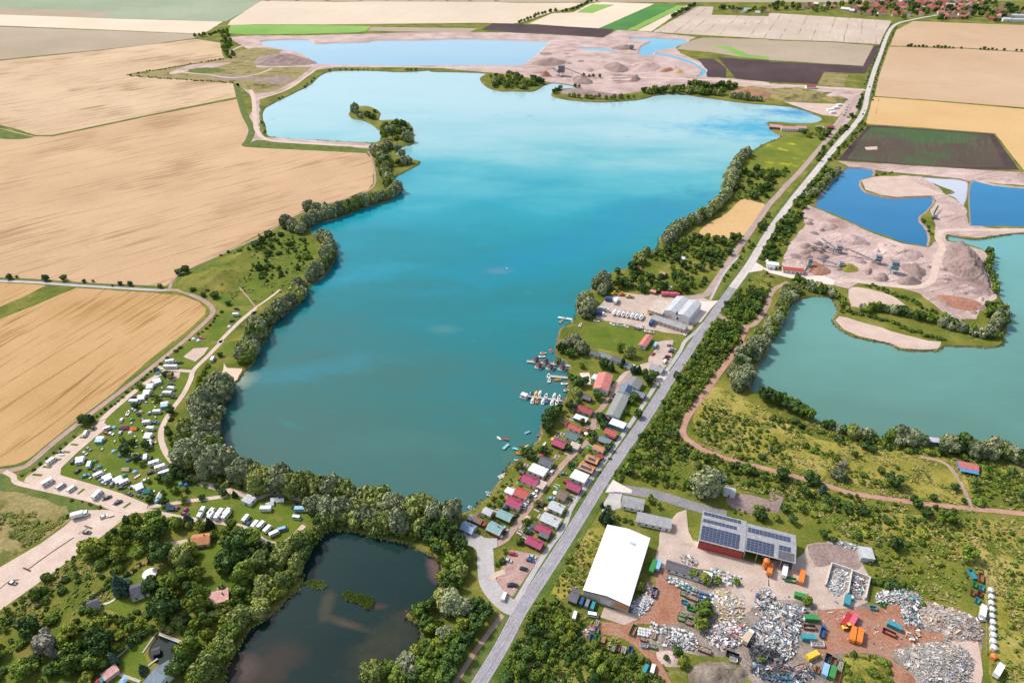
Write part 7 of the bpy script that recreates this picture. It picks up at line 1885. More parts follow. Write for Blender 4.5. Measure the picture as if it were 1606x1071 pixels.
def cars_elsewhere():
	CG = 'cars parked around the garden colony'
	for x, y, d, c in [(125,275,-15,'silver'),(112,297,-15,'blue'),(70,350,-15,'dark'),(10,452,-15,'dark'),(3,257,-10,'red'),(20,18,40,'dark')]:
		veh('car', 'C4', x, y, d, c, grp='cars on the reddish car park')
	for x, y, d, c in [(1580,297,-15,'silver'),(1600,452,0,'dark')]:
		veh('car', 'B4', x, y, d, c, grp='cars on the reddish car park')
	veh('van', 'B4',1556,525,70, 'white', 'white van beside the lane below the reddish car park')
	for x, y, d, c in [(1525,138,-40,'white'),(1560,97,-40,'silver')]:
		veh('car', 'B4', x, y, d, c, grp=CG)
	for x, y, d, c in [(245,815,60,'white'),(150,935,70,'white'),(133,958,-40,'white'),(95,1000,70,'white'),(77,1027,75,'white'),(240,980,0,'lightblue'),(465,555,70,'red'),(320,825,0,'grey')]:
		veh('car', 'C3', x, y, d, c, grp=CG)
	for x, y, d, c in [(985,22,0,'grey'),(1005,45,-10,'silver'),(995,62,-10,'dark'),(975,92,-10,'darkred'),(965,106,-10,'dark'),(880,75,30,'red'),(610,365,60,'dark'),(640,335,60,'dark')]:
		veh('car', 'C3', x, y, d, c, grp='cars on the yard above the clubhouse')
	for x, y, d, c in [(955,125,60,'white'),(755,155,-10,'white'),(760,170,-10,'silver')]:
		veh('van', 'C3', x, y, d, c, grp='vans on the yard above the clubhouse')
	veh('box', 'C3',895,25,70, 'lightblue', 'white cabbed light blue truck on the yard above the clubhouse', cab='white', s=.8)
	for x, y, d, c in [(965,775,0,'pink'),(1018,778,0,'pink')]:
		veh('box', 'C2', x, y, d, c, grp='pink trucks above the boatyard', cab='pink', off=1.5)
	for x, y, d, c, k in [(640,770,5,'yellow','loader'),(690,775,0,'orange','loader'),(735,788,0,'yellow','loader'),(878,893,0,'yellow','loader')]:
		veh(k, 'C2', x, y, d, c, grp='construction machines in the boatyard', off=1.3)
	for x, y, d, c in [(612,808,-5,'blue'),(650,815,60,'white'),(575,870,-10,'silver'),(545,895,-5,'blue')]:
		veh('box', 'C2', x, y, d, c, grp='trucks in the boatyard', cab='white', off=1.5)
	veh('box', 'C2',872,950,60, 'blue', 'blue truck beside the low beige workshop', cab='blue', off=1.5)
	for i, c in enumerate(['white', 'silver', 'grey', 'red', 'silver', 'teal', 'grey']):
		veh('cover', 'C2',640 + i*28.5,882 + i*5,58, c, grp='yachts on cradles in the boatyard', z=1.2, off=.8, s=1.15)
	for x, y, d, c in [(528,940,-10,'white'),(625,960,-30,'white'),(668,968,-20,'lightblue'),(712,973,-30,'white'),(787,990,-15,'blue'),(815,975,60,'white'),(845,1006,-10,'white'),(872,1012,-10,'silver'),(1085,1022,60,'white'),(425,965,60,'white')]:
		veh('motor', 'C2', x, y, d, c, grp='boats lying along the lawn edge')
	for x, y, d, c in [(590,715,58,'dark'),(632,545,58,'dark'),(600,690,58,'white')]:
		veh('car', 'D1', x, y, d, c, z=Z4+.12, grp='cars driving on the far country road')
	for i in range(5):
		veh('car', 'D1',497 - i*6,655 + i*17,10,('white', 'silver', 'lightblue', 'white', 'grey')[i], grp='cars at the bathing beach car park')
	veh('car', 'D2',18,662,-10, 'darkred', 'dark red car at the gravel pit gate')
	veh('van', 'C2',1595,570,50, 'white', 'white van beside the pit entrance apron')
def marina():
	WPL = paint('grey_planks',(.42,.38,.34),.8,.2, scale=.8)
	TEALP = paint('turquoise_planks',(.16,.50,.47),.7,.1)
	def pier(tile, a, b, w, label, mat=WPL, z=-.35):
		p, q = g(*t1(tile, *a), z), g(*t1(tile, *b), z)
		d = q - p
		L = d.length
		t = root('jetty',(p.x, p.y,0), math.atan2(d.y, d.x))
		n = max(2, int(L/1.6))
		me = MB().box(0,0, z, L/n-.05, w,.14).mesh('plank', mat)
		for i in range(n):
			put('plank', me, t,(i+.5)*L/n,0,(i % 3)*.004)
		pm = MB().cyl(0,0,-2.6,.12,2.4).mesh('pile', DWOOD)
		for i in range(0, n,3):
			for sg in (-1,1):
				put('pile', pm, t,(i+.5)*L/n, sg*(w/2-.1),0)
		tag(t, label, 'jetty')
	pier('C3',(365,152),(88,122),2.4, 'jetty carrying the round houseboats with dark red roofs')
	pier('C3',(375,150),(395,90),3.5, 'short pale ramp from the houseboats up to the shore', paint('pale_planks',(.6,.55,.48),.8), z=-.2)
	pier('C3',(345,226),(225,214),2.6, 'short grey jetty between houseboats and sailing boats')
	pier('C3',(370,378),(90,340),2.0, 'long jetty lined with small sailing boats')
	pier('C3',(0,665),(90,690),1.6, 'turquoise jetty at the garden colony', TEALP)
	pier('B3',(1548,672),(1582,640),1.8, 'cross piece at the end of the turquoise jetty', TEALP)
	pier('C2',(285,918),(375,932),2.2, 'white jetty below the boatyard', paint('white_planks',(.7,.69,.67),.7))
	pier('C2',(375,938),(400,1010),2.2, 'grey boat ramp below the boatyard')
	pier('C3',(150,655),(225,612),3.0, 'wooden landing stage beside the purple red roof', WOOD)
	pier('C3',(148,588),(215,585),1.4, 'narrow brown jetty above the purple red roof', WOOD)
	pier('B3',(1520,852),(1606,815),3.0, 'pale wooden dock at the lake end of the garden colony', paint('bleached_planks',(.5,.46,.42),.8))
	pier('B3',(1470,1000),(1540,930),1.2, 'narrow plank walk along the cottage shore', WOOD)
	for i,(x, y) in enumerate([(145,112),(206,122),(276,126),(165,148),(236,156),(311,160)]):
		v = g(*t1('C3', x, y),.8)
		t = root('houseboat',(v.x, v.y,-1.0), math.radians(-25))
		MB().box(0,0,.1,5.4,5.0,.5).build('pontoon', WPL, t)
		MB().cyl(0,0,.6,1.9,1.8,10).build('wall', P_('maroon_wall',(.22,.05,.05)), t)
		MB().cyl(0,0,2.4,2.5,1.5,10,.15).build('roof', roofmat('maroon_roof',(.075,.03,.035),3,.3), t)
		MB().box(0,-1.9,.65,1.5,.3,1.9).build('door', WINF, t)
		MB().box(1.1,-1.56,1.2,.7,.12,.7,.6).build('window', GLASS, t)
		auto(t, 'round houseboat with dark red conical roof', 'houseboat', 'houseboats at the jetty')
	SG = 'boats moored at the marina'
	for k, x, y, d, c in [('motor',192,72,0,'tan'),('motor',185,92,0,'white'),('motor',240,58,-60,'pink'),('motor',230,240,80,'white'),('motor',285,238,0,'orange'),('motor',225,212,80,'white'),('motor',325,263,0,'white'),('row',352,258,0,'pink'),('motor',340,303,10,'silver'),
			('sail',112,327,80,'blue'),('sail',147,325,80,'yellow'),('sail',172,322,80,'white'),('motor',210,338,75,'white'),('sail',262,338,75,'white'),('motor',291,346,70,'white'),('sail',125,368,80,'white'),('motor',152,370,80,'orange'),('sail',190,374,80,'white'),('motor',214,370,80,'blue'),('sail',248,380,80,'white'),('motor',278,382,80,'white'),('motor',315,368,-10,'red'),('row',95,567,20,'lightblue'),('row',60,655,-20,'purple'),('motor',45,700,-10,'orange'),('row',30,743,-10,'silver'),('row',85,655,20,'tan')]:
		veh(k, 'C3', x, y, d, c, z=-1.0, grp=SG, off=.6)
	veh('row', 'C3',200,640,55, 'white', 'white boat lying on the wooden landing stage', z=-.2)
	for k, x, y, d, c in [('motor',1572,823,-15,'dark'),('row',1458,946,-10,'lightblue'),('row',1465,962,-10,'silver'),('motor',1350,1045,-30,'lightblue'),('row',1524,606,-40,'white'),('row',1566,612,-20,'red')]:
		veh(k, 'B3', x, y, d, c, z=-1.0, grp=SG, off=.5)
	for k, x, y, d, c in [('motor',305,945,40,'tan'),('motor',383,943,15,'lightblue'),('motor',378,962,5,'white'),('motor',360,985,0,'teal'),('motor',340,1020,0,'blue'),('motor',335,1036,0,'lightblue'),('motor',330,925,-8,'white')]:
		veh(k, 'C2', x, y, d, c, z=-1.0, grp=SG, off=.5)
	px, py = t1('C3',72,342)
	v = g(px, py)
	t = root('houseboat',(v.x, v.y,-1.0), math.radians(-30))
	MB().box(0,0,.1,5.2,4.2,.5).build('pontoon', WPL, t)
	MB().box(0,0,.6,3.8,3.0,2.2).build('wall', WH, t)
	MB().box(0,0,2.8,4.2,3.4,.15).build('roof', RF['white'], t)
	MB().box(0,-1.52,1.2,1.4,.06,.8).build('window', GLASS, t)
	tag(t, 'white box shaped houseboat at the outer end of the sailing boat jetty', 'houseboat')
# ------------------------------------------------------------------ scrap yard, gravel pit, small things
SCR = [('white',(.66,.65,.64)),('pale',(.46,.42,.39)),('grey',(.25,.25,.26)),('blue',(.07,.15,.29)),('teal',(.08,.30,.30)),('rust',(.32,.14,.08)),('dark',(.05,.05,.055)),('yellow',(.6,.45,.10)),('red',(.42,.06,.06)),('tan',(.5,.38,.26))]
SM = {k: paint('scrap_' + k, c,.6,.2) for k, c in SCR}
def heap_h(x, y, bumps):
	h = 0.0
	for bx, by, r, H in bumps:
		d = math.hypot(x-bx, y-by)/r
		if d < 1:
			h = max(h, H*(0.5 + 0.5*math.cos(math.pi*d)))
	return h
def heap(name, tile, pts, H, mat, label, cat, kinds=None, n=0, size=(.3,1.2), seed=1, step=1.2, rough=.35, pow_=.8, flat=0.0):
	"""a mound on the outline, with pieces of scrap lying on it when kinds is given"""
	q = random.Random(seed)
	P = [(v.x, v.y) for v in G(T(tile, pts))]
	P = smooth(P,3, True)
	x0, x1, y0, y1 = min(p[0] for p in P), max(p[0] for p in P), min(p[1] for p in P), max(p[1] for p in P)
	A = np.array(P)
	B = np.roll(A,-1, axis=0)
	def edge(x, y):
		D = B - A
		t = np.clip(((x-A[:,0])*D[:,0] + (y-A[:,1])*D[:,1])/((D*D).sum(1)+1e-9),0,1)
		return float(np.hypot(x-A[:,0]-t*D[:,0], y-A[:,1]-t*D[:,1]).min())
	step = max(step,(x1-x0)/100)
	nx, ny = int((x1-x0)/step)+2, int((y1-y0)/step)+2
	cells, vs, idx = {}, [], {}
	gm = max(3.0, min(x1-x0, y1-y0)*.5)
	ph = [q.uniform(0,6.28) for _ in range(6)]
	def hz(x, y):
		if not inside(P, x, y):
			return None
		e = edge(x, y)
		k = min(1.0, e/(gm*(1-flat)+.01))**pow_
		wob = 1 + .22*math.sin(x*.21+ph[0])*math.sin(y*.17+ph[1]) + .16*math.sin(x*.43+ph[2]+y*.3)*math.sin(y*.5+ph[3])
		return H*k*wob
	for i in range(nx+1):
		for j in range(ny+1):
			x, y = x0 + i*step, y0 + j*step
			h = hz(x, y)
			z = -.1 if h is None else h + q.uniform(-rough, rough)*min(1, h)
			idx[i, j] = (len(vs), h is not None)
			vs.append((x + q.uniform(-.2,.2)*step, y + q.uniform(-.2,.2)*step, z))
	fs = []
	for i in range(nx):
		for j in range(ny):
			c = [idx[i,j], idx[i+1,j], idx[i+1,j+1], idx[i,j+1]]
			if any(k[1] for k in c):
				fs.append(tuple(k[0] for k in c))
	used = sorted({a for f in fs for a in f})
	rm = {a: k for k, a in enumerate(used)}
	cx, cy = (x0+x1)/2,(y0+y1)/2
	mb = MB().add([(vs[a][0]-cx, vs[a][1]-cy, vs[a][2]) for a in used], [tuple(rm[a] for a in f) for f in fs])
	if H > .3 and 'overgrown' not in label:
		BLOCK.append((cx, cy, min(x1-x0, y1-y0)*.45))
	if not kinds:
		o = mb.build(name, mat, None, True)
		o.location = (cx, cy,0)
		tag(o, label, cat)
		return o
	t = root(name,(cx, cy,0))
	tag(t, label, cat)
	mb.build('mound', mat, t, True)
	per = {k: MB() for k in set(kinds)}
	for _ in range(int(n*1.7)):
		for _try in range(20):
			x, y = q.uniform(x0, x1), q.uniform(y0, y1)
			h = hz(x, y)
			if h is not None:
				break
		else:
			continue
		k = q.choice(kinds)
		s = size[0]*.8 + (size[1]*1.25-size[0]*.8)*q.random()**3
		a, b, c = s*q.uniform(.5,1.7), s*q.uniform(.15,.7), s*q.uniform(.06,.4)
		m = per[k]
		o = len(m.v)
		m.box(0,0,0, a, b, c, q.uniform(0,6.28))
		tx, ty = q.uniform(-.6,.6), q.uniform(-.6,.6)
		for i in range(o, len(m.v)):
			vx, vy, vz = m.v[i]
			m.v[i] = (vx + x - cx, vy + y - cy, vz + h + vx*tx + vy*ty + .05)
	for k, m in per.items():
		if m.v:
			o = m.build('scrap', SM[k], t)
			o['kind'] = 'stuff'
	return t
BAG = None
def bag(tile, x, y, col, label, grp, z=0.0, k='bag'):
	global BAG
	if BAG is None:
		BAG = {'bag': MB().box(0,0,0,1.15,1.15,.95,0,1.06,1.06).box(0,0,.95,1.0,1.0,.14,0,.5,.5).mesh('bulk_bag', SM['white']),
			   'crate': MB().box(0,0,.12,1.2,1.0,.95).box(-.4,0,0,.12,1.0,.12).box(.4,0,0,.12,1.0,.12).box(0,0,1.07,.3,.3,.08).mesh('tank_crate', SM['white'])}
	v = g(*t1(tile, x, y), z)
	o = obj({'bag': 'bulk_bag', 'crate': 'tank_crate'}[k], BAG[k])
	o.location, o.rotation_euler = (v.x, v.y, z),(0,0, random.uniform(0,3))
	o.material_slots[0].link = 'OBJECT'
	o.material_slots[0].material = SM[col]
	auto(o, label, {'bag': 'bulk bag', 'crate': 'tank'}[k], grp)
	return o
def scrapyard():
	q = random.Random(5)
	SGc = 'containers of the scrap yard'
	for x, y, d, c, k in [(435,552,70,'blue','van'),(470,565,70,'grey','van'),(505,580,70,'teal','van'),(390,640,75,'white','van'),(505,637,-10,'white','van')]:
		veh(k, 'C4', x, y, d, c, grp='vans beside the warehouse', off=1.2)
	for x, y, d, c, k in [(497,785,75,'blue','skips'),(533,785,75,'green','skips'),(568,795,75,'orange','skipsf'),(528,735,75,'grey','skips'),(527,692,70,'tan','skipsf'),(630,850,75,'green','skipsf'),(662,848,75,'brown','skips'),(696,862,75,'white','skipsf'),(740,860,80,'blue','skips'),(757,735,65,'green','skip'),
			(1072,470,-20,'teal','skipsf'),(1072,510,-20,'green','skipsf'),(1128,533,-20,'rust','skipf'),(1080,560,-20,'teal','skips'),(1115,600,-20,'green','skips'),(1165,588,-20,'teal','skips'),(1062,640,-15,'green','skipsf'),(1055,665,-15,'green','skipsf'),(1120,650,-15,'green','skipsf'),(1105,690,-20,'rust','skipsf'),(1125,480,-20,'teal','skips'),
			(820,792,-15,'rust','skipsf'),(825,832,-10,'lightblue','skipsf'),(880,838,-15,'green','skipsf'),(885,768,80,'tan','skipsf'),(955,800,-10,'tan','skipsf'),(1380,890,-20,'dark','skip'),(1205,860,-20,'brown','skipf'),(1385,920,-15,'white','skipsf'),(890,500,75,'blue','skip')]:
		veh(k, 'C4', x, y, d, c, grp=SGc, off=.9)
	veh('garbage', 'C4',882,335,68, 'green', 'green refuse truck beside the white warehouse wall', cab='green', off=1.6)
	veh('box', 'C4',916,328,70, 'lightblue', 'light blue truck right of the green refuse truck', cab='lightblue', off=1.5, s=.8)
	veh('van', 'C4',835,975,65, 'teal', 'pale teal van in the thicket beside the dirt lane', off=1.2)
	veh('van', 'C4',880,975,75, 'white', 'white van beside the pale teal van', off=1.2)
	veh('box', 'C4',1478,780,60, 'tan', 'pale tan truck body between the scrap heaps', cab='white', off=1.4)
	for x, y, d, c, k in [(135,418,-10,'green','skip'),(200,525,-15,'green','closed'),(492,552,80,'teal','closed'),(265,663,-5,'green','closed'),(255,715,-5,'brown','skip'),(247,785,-5,'teal','closed'),(305,820,-5,'white','skipf'),(272,897,25,'yellow','closed'),(370,918,75,'dark','skip'),(352,990,75,'lightblue','closed'),(405,940,75,'brown','skip'),(398,1005,75,'green','closed'),(446,960,75,'green','skipf'),(430,1030,75,'rust','skip'),(305,985,75,'rust','skips'),(785,712,-25,'teal','closed'),(755,750,-25,'darkred','skip'),(95,1028,-5,'teal','skip'),(195,970,20,'rust','skipf'),(655,595,-10,'teal','skips'),(715,570,80,'green','skips'),
			(1278,385,-60,'teal','skip'),(1330,405,85,'rust','skip'),(1292,450,85,'green','skips'),(1335,470,85,'teal','skips'),(1277,500,85,'brown','skips'),(1322,508,80,'darkred','skips'),(1308,548,75,'teal','skips')]:
		veh(k, 'D4', x, y, d, c, grp=SGc, off=1.0)
	for x, y, d, c, k, l in [(488,668,60,'red','garbage','red orange refuse truck, left of two at the top of the red soil'),(530,672,60,'pink','garbage','pinkish red truck right of the red orange refuse truck'),(527,758,80,'orange','garbage','orange refuse truck below the yellow wheel loader'),(570,768,80,'orange','garbage','orange refuse truck nearest the middle of the red soil'),(205,400,80,'orange','garbage','orange truck beside the green container in front of the open shed'),(98,365,80,'white','box','white truck in front of the open shed'),(5,350,80,'orange','box','orange truck near the orange silo')]:
		veh(k, 'D4', x, y, d, c, l, cab=c, off=1.6)
	veh('loader', 'D4',500,712,10, 'yellow', 'yellow wheel loader between the orange trucks', off=1.3)
	veh('bed', 'D4',338,742,75, 'blue', 'blue truck beside the brown container', cab='blue', off=1.4, s=.8)
	veh('box', 'D4',1340,620,80, 'white', 'white truck at the lower end of the row of skips', cab='white', off=1.5)
	veh('car', 'D4',1332,668,0, 'white', 'white car below the white truck at the skip row')
	veh('box', 'D4',1440,988,60, 'white', 'white truck at the lower end of the six sided bins', cab='white', off=1.5)
	# six-sided bins in a row
	hb = MB().cyl(0,0,0,1.35,1.9,6).mesh('body', SM['white'])
	hl = MB().cyl(0,0,1.9,1.45,.6,6,.45).mesh('lid', paint('bin_lid',(.66,.67,.68),.5,.05))
	for i in range(10):
		x, y = 1390 + i*2.0 + (3 if i % 2 else 0),485 + i*40
		v = g(*t1('D4', x, y),1.2)
		t = root('recycling_bin',(v.x, v.y,0),.3 + i*.1)
		obj('body', hb, t)
		obj('lid', hl, t)
		auto(t, 'white six sided bin', 'bin', 'six sided bins along the yard edge')
	v = g(*t1('D4',1410,900),1.2)
	t = root('recycling_bin',(v.x, v.y,0),.2)
	for nm2, me in (('body', hb),('lid', hl)):
		o = obj(nm2, me, t)
		o.material_slots[0].link = 'OBJECT'
		o.material_slots[0].material = MP['orange']
	tag(t, 'orange six sided bin at the lower end of the white ones', 'bin')
	# silo
	for tile, x, y, l, s in (('C4',1580,345, 'tall orange silo in front of the open shed',1.0),):
		v = g(*t1(tile, x, y),0)
		t = root('silo',(v.x, v.y,0),0, s)
		MB().cyl(0,0,1.6,1.5,4.4,14).build('tank', MP['orange'], t)
		MB().cyl(0,0,6.0,1.5,.7,14,.3).build('cap', MP['orange'], t)
		MB().cyl(0,0,.5,.4,1.1,12,1.5).build('funnel', MP['orange'], t)
		for a in range(4):
			MB().tube((1.3*math.cos(a*1.57+.4),1.3*math.sin(a*1.57+.4),0),(1.3*math.cos(a*1.57+.4),1.3*math.sin(a*1.57+.4),1.8),.1).build('leg', MP['grey'], t)
		tag(t, l, 'silo')
	# bulk bags and tank crates in rows
	for i in range(34):
		k = i/33
		c = q.choice(['white', 'white', 'pale', 'teal', 'grey'])
		bag('C4',968 + k*185 + q.uniform(-8,8),402 + k*85 + (i % 3)*14 + q.uniform(-5,5), c, c + ' tank crate', 'tank crates in the scrap yard', k='crate')
	for i in range(20):
		c = q.choice(['blue', 'blue', 'white'])
		bag('C4',1170 + (i % 7)*17 + q.uniform(-3,3),505 + (i // 7)*22 + (i % 7)*4, c, c + ' tank crate', 'tank crates in the scrap yard', k='crate')
	for i in range(44):
		k = (i % 15)/14
		c = q.choice(['white', 'white', 'white', 'pale', 'grey'])
		bag('C4',870 + k*260 + q.uniform(-8,8),695 + k*70 + (i // 15)*22 + q.uniform(-6,6), c, c + ' bulk bag', 'bulk bags in the scrap yard')
	for i in range(14):
		bag('C4',790 + (i % 5)*18 + q.uniform(-3,3),730 + (i // 5)*18 + (i % 5)*3, 'white', 'white bulk bag', 'bulk bags in the scrap yard')
	for i in range(30):
		k = (i % 8)/7
		c = q.choice(['white', 'white', 'pale', 'teal'])
		bag('C4',1250 + k*170 + q.uniform(-8,8),355 + k*55 + (i // 8)*20 + q.uniform(-6,6), c, c + ' bulk bag', 'bulk bags in the scrap yard')
	# heaps
	wh = ['white']*5 + ['pale']*2 + ['grey']
	mx = ['white']*7 + ['pale']*5 + ['grey']*6 + ['dark']*3 + ['blue', 'teal', 'rust', 'tan']
	hm, hd = paint('scrap_dust',(.19,.165,.15),.9,.5, scale=.6), paint('black_heap',(.035,.04,.05),.6,.4, scale=.8)
	heap('scrap_heap', 'C4', [(740,580),(780,540),(830,515),(880,540),(860,600),(810,640),(750,635)],2.2, hm, 'heap of white plastic scrap at the warehouse corner', 'scrap heap', wh,420,(.4,1.3),1)
	heap('scrap_heap', 'D4', [(0,560),(120,570),(230,600),(240,660),(190,740),(180,830),(140,920),(40,940),(-60,900),(-120,780),(-60,650)],4.2, hm, 'biggest heap of mixed scrap left of the red soil', 'scrap heap', mx,1500,(.4,1.5),2)
	heap('scrap_heap', 'D4', [(660,530),(720,490),(820,480),(930,510),(960,560),(940,640),(960,720),(880,710),(830,660),(830,590),(770,570),(690,570)],2.6, hm, 'colourful scrap heap at the top edge of the red soil', 'scrap heap', mx,800,(.4,1.4),3)
	heap('scrap_heap', 'D4', [(960,560),(1040,570),(1180,610),(1290,660),(1340,740),(1320,800),(1210,810),(1110,800),(1080,750),(980,720),(940,640)],3.2, paint('concrete_dust',(.36,.30,.26),.9,.35, scale=.5), 'heap of pale rubble at the right end of the yard', 'rubble heap', ['white', 'pale', 'pale', 'grey', 'tan', 'tan', 'rust'],700,(.4,1.4),4)
	heap('scrap_heap', 'D4', [(790,870),(900,830),(1050,810),(1200,840),(1270,900),(1290,980),(1200,1071),(960,1100),(900,1010),(830,940)],3.6, paint('chip_dust',(.24,.22,.20),.9,.3, scale=.8), 'wide heap of pale grey chips at the bottom right', 'rubble heap', ['white', 'pale', 'pale', 'grey', 'tan'],1500,(.3,1.1),5)
	heap('scrap_heap', 'C4', [(1250,500),(1330,480),(1440,560),(1450,620),(1420,680),(1330,700),(1260,660),(1240,580)],2.2, paint('wood_dust',(.33,.26,.19),.9,.3, scale=.6), 'heap of tan and white rubble below the concrete bays', 'rubble heap', ['white', 'tan', 'tan', 'pale', 'yellow', 'white'],520,(.4,1.3),6)
	heap('scrap_heap', 'C4', [(1210,740),(1260,690),(1400,700),(1500,740),(1440,820),(1320,850),(1220,810)],2.0, hm, 'flat heap of white and rusty scrap below the tan rubble', 'scrap heap', ['white']*4 + ['rust', 'pale', 'red', 'grey'],520,(.4,1.4),7)
	heap('tyre_heap', 'C4', [(1480,830),(1560,810),(1640,820),(1700,850),(1720,930),(1600,960),(1510,930)],2.4, hd, 'black heap of old tyres and film beside the mixed scrap', 'tyre heap', ['dark']*6 + ['grey'],420,(.5,1.5),8)
	heap('scrap_heap', 'D4', [(-60,920),(60,940),(150,970),(260,960),(280,1040),(150,1071),(0,1060),(-120,990)],1.2, paint('dark_dust',(.09,.09,.08),.9,.4, scale=.7), 'dark flat scrap below the biggest heap', 'scrap heap', ['dark', 'dark', 'grey', 'white', 'rust', 'blue'],420,(.4,1.6),9)
	heap('scrap_heap', 'C4', [(1560,480),(1606,470),(1640,520),(1640,620),(1600,660),(1540,600),(1520,530)],1.8, hm, 'small heap of dark and white scrap beside the concrete bays', 'scrap heap', mx + ['dark']*3,260,(.4,1.4),10)
	heap('scrap_heap', 'C4', [(820,450),(870,430),(890,470),(880,520),(830,540)],1.0, hm, 'rusty scrap strip along the warehouse wall', 'scrap heap', ['rust', 'rust', 'dark', 'white', 'grey'],120,(.4,1.4),11)
	heap('scrap_heap', 'C4', [(1060,280),(1110,270),(1160,310),(1150,340),(1070,315)],.9, hm, 'small scrap pile behind the black roofed shed', 'scrap heap', ['white', 'rust', 'grey', 'pale'],110,(.4,1.4),12)
	heap('scrap_heap', 'C4', [(430,760),(500,700),(520,720),(450,790)],.7, hm, 'thin red and white scrap strip below the warehouse', 'scrap heap', ['white', 'rust', 'red', 'grey'],90,(.4,1.2),13)
	heap('scrap_heap', 'D4', [(860,715),(930,715),(930,795),(870,790)],.5, hm, 'low stack of planks beside the teal container', 'plank stack', ['tan', 'white', 'rust'],90,(1,2.4),14)
	heap('scrap_heap', 'C4', [(930,790),(1020,770),(1080,790),(1150,780),(1130,860),(1040,840),(960,840)],.7, hm, 'strip of mixed scrap below the bulk bags', 'scrap heap', mx + ['dark'],260,(.4,1.6),15)
	heap('earth_mound', 'C4', [(1100,1040),(1150,960),(1260,930),(1400,960),(1480,1010),(1420,1060),(1250,1080)],2.4, ground('weedy_earth', [(.13,.10,.07),(.24,.19,.15),(.33,.27,.22)],.12,8,.7, bumpy=.9, patches=[(.16,.56,(.10,.12,.03))]), 'grey brown earth mound at the bottom of the yard', 'earth mound', seed=16, rough=.7)
	heap('earth_mound', 'C4', [(900,880),(960,860),(1060,900),(1080,950),(1000,970),(920,930)],1.2, M_GRAVEL, 'small pale earth mound with bushes by the dirt lane', 'earth mound', seed=17)
	heap('earth_mound', 'D4', [(470,900),(620,890),(740,930),(775,1000),(760,1090),(460,1090)],1.4, M_DRY, 'overgrown green mound at the bottom edge', 'earth mound', seed=18)
	heap('scattered_litter', 'C4', [(970,380),(1250,440),(1606,480),(2500,640),(2900,680),(2880,800),(2400,860),(1700,1040),(1300,880),(1000,860),(820,740),(1040,680)],.12, M_DIRT, 'loose litter strewn over the scrap yard ground', 'litter', mx + ['dark', 'tan', 'rust'],650,(.25,1.0),30, step=4, rough=.05)
	# concrete bays
	CONC = paint('concrete_wall',(.58,.54,.50),.8,.12)
	for pts, lab in (([(352,460),(388,330),(515,372),(490,515)], 'large concrete walled bay filled with pale rubble'),([(520,378),(628,420),(600,545)], 'smaller concrete walled bay right of the large one')):
		W_ = [g(*t1('D4', *p)) for p in pts]
		c = sum(W_, Vector())/len(W_)
		t = root('storage_bay',(c.x, c.y,0))
		for i in range(len(W_)-1):
			a, b = W_[i]-c, W_[i+1]-c
			d = b - a
			MB().box((a.x+b.x)/2,(a.y+b.y)/2,0, d.length + .5,.5,2.4 + .01*i, math.atan2(d.y, d.x)).build('wall', CONC, t)
		tag(t, lab, 'storage bay')
	heap('rubble_heap', 'D4', [(365,455),(392,345),(505,378),(480,500),(400,520)],1.5, paint('pale_rubble',(.34,.31,.28),.9,.3, scale=.9), 'white grey rubble lying in the large concrete bay', 'rubble heap', ['white', 'pale', 'grey', 'white'],420,(.3,1.0),20)
	heap('rubble_heap', 'D4', [(525,395),(610,425),(585,530),(540,560),(500,520)],1.2, hm, 'mixed scrap lying in the smaller concrete bay', 'rubble heap', mx,260,(.3,1.2),21)
	heap('rubble_heap', 'D4', [(370,185),(460,180),(570,215),(560,235),(440,215)],.9, hm, 'strip of grey scrap behind the concrete yard', 'scrap heap', ['grey', 'white', 'pale'],200,(.3,1.1),22)
	heap('rubble_heap', 'C4', [(1560,250),(1606,240),(1620,290),(1580,300)],.8, hm, 'small heap inside the open shed', 'scrap heap', mx,80,(.4,1.2),23)
def conveyor(tile, a, b, za, zb, label, w=1.2, mat=None):
	mat = mat or paint('steel_blue',(.16,.24,.30),.6,.25)
	p, q = g(*t1(tile, *a), za), g(*t1(tile, *b), zb)
	p.z, q.z = za, zb
	base = Vector((p.x, p.y,0))
	t = root('conveyor', base)
	p, q = p - base, q - base
	d = (q-p)
	n = Vector((-d.y, d.x,0)).normalized()*w/2
	up = Vector((0,0,.9))
	mb = MB().tube(p+n, q+n,.12,5).tube(p-n, q-n,.12,5).tube(p+n+up, q+n+up,.09,5).tube(p-n+up, q-n+up,.09,5)
	k = max(3, int(d.length/3))
	for i in range(k):
		a_, b_ = p + d*(i/k), p + d*((i+1)/k)
		mb.tube(a_+n, b_+n+up,.06,4).tube(a_-n, b_-n+up,.06,4)
	mb.build('truss', mat, t)
	bl = MB().add([p+n*.8+up*.4, p-n*.8+up*.4, q-n*.8+up*.4, q+n*.8+up*.4], [(0,1,2,3)]).build('belt', paint('rubber_belt',(.05,.045,.04),.8), t)
	for k in (.35,.9):
		c = p + d*k
		if c.z > 1:
			for sg in (-1,1):
				MB().tube(c + n*sg, Vector((c.x, c.y,0)) + n*sg*1.8,.11,5).build('leg', mat, t)
	tag(t, label, 'conveyor')
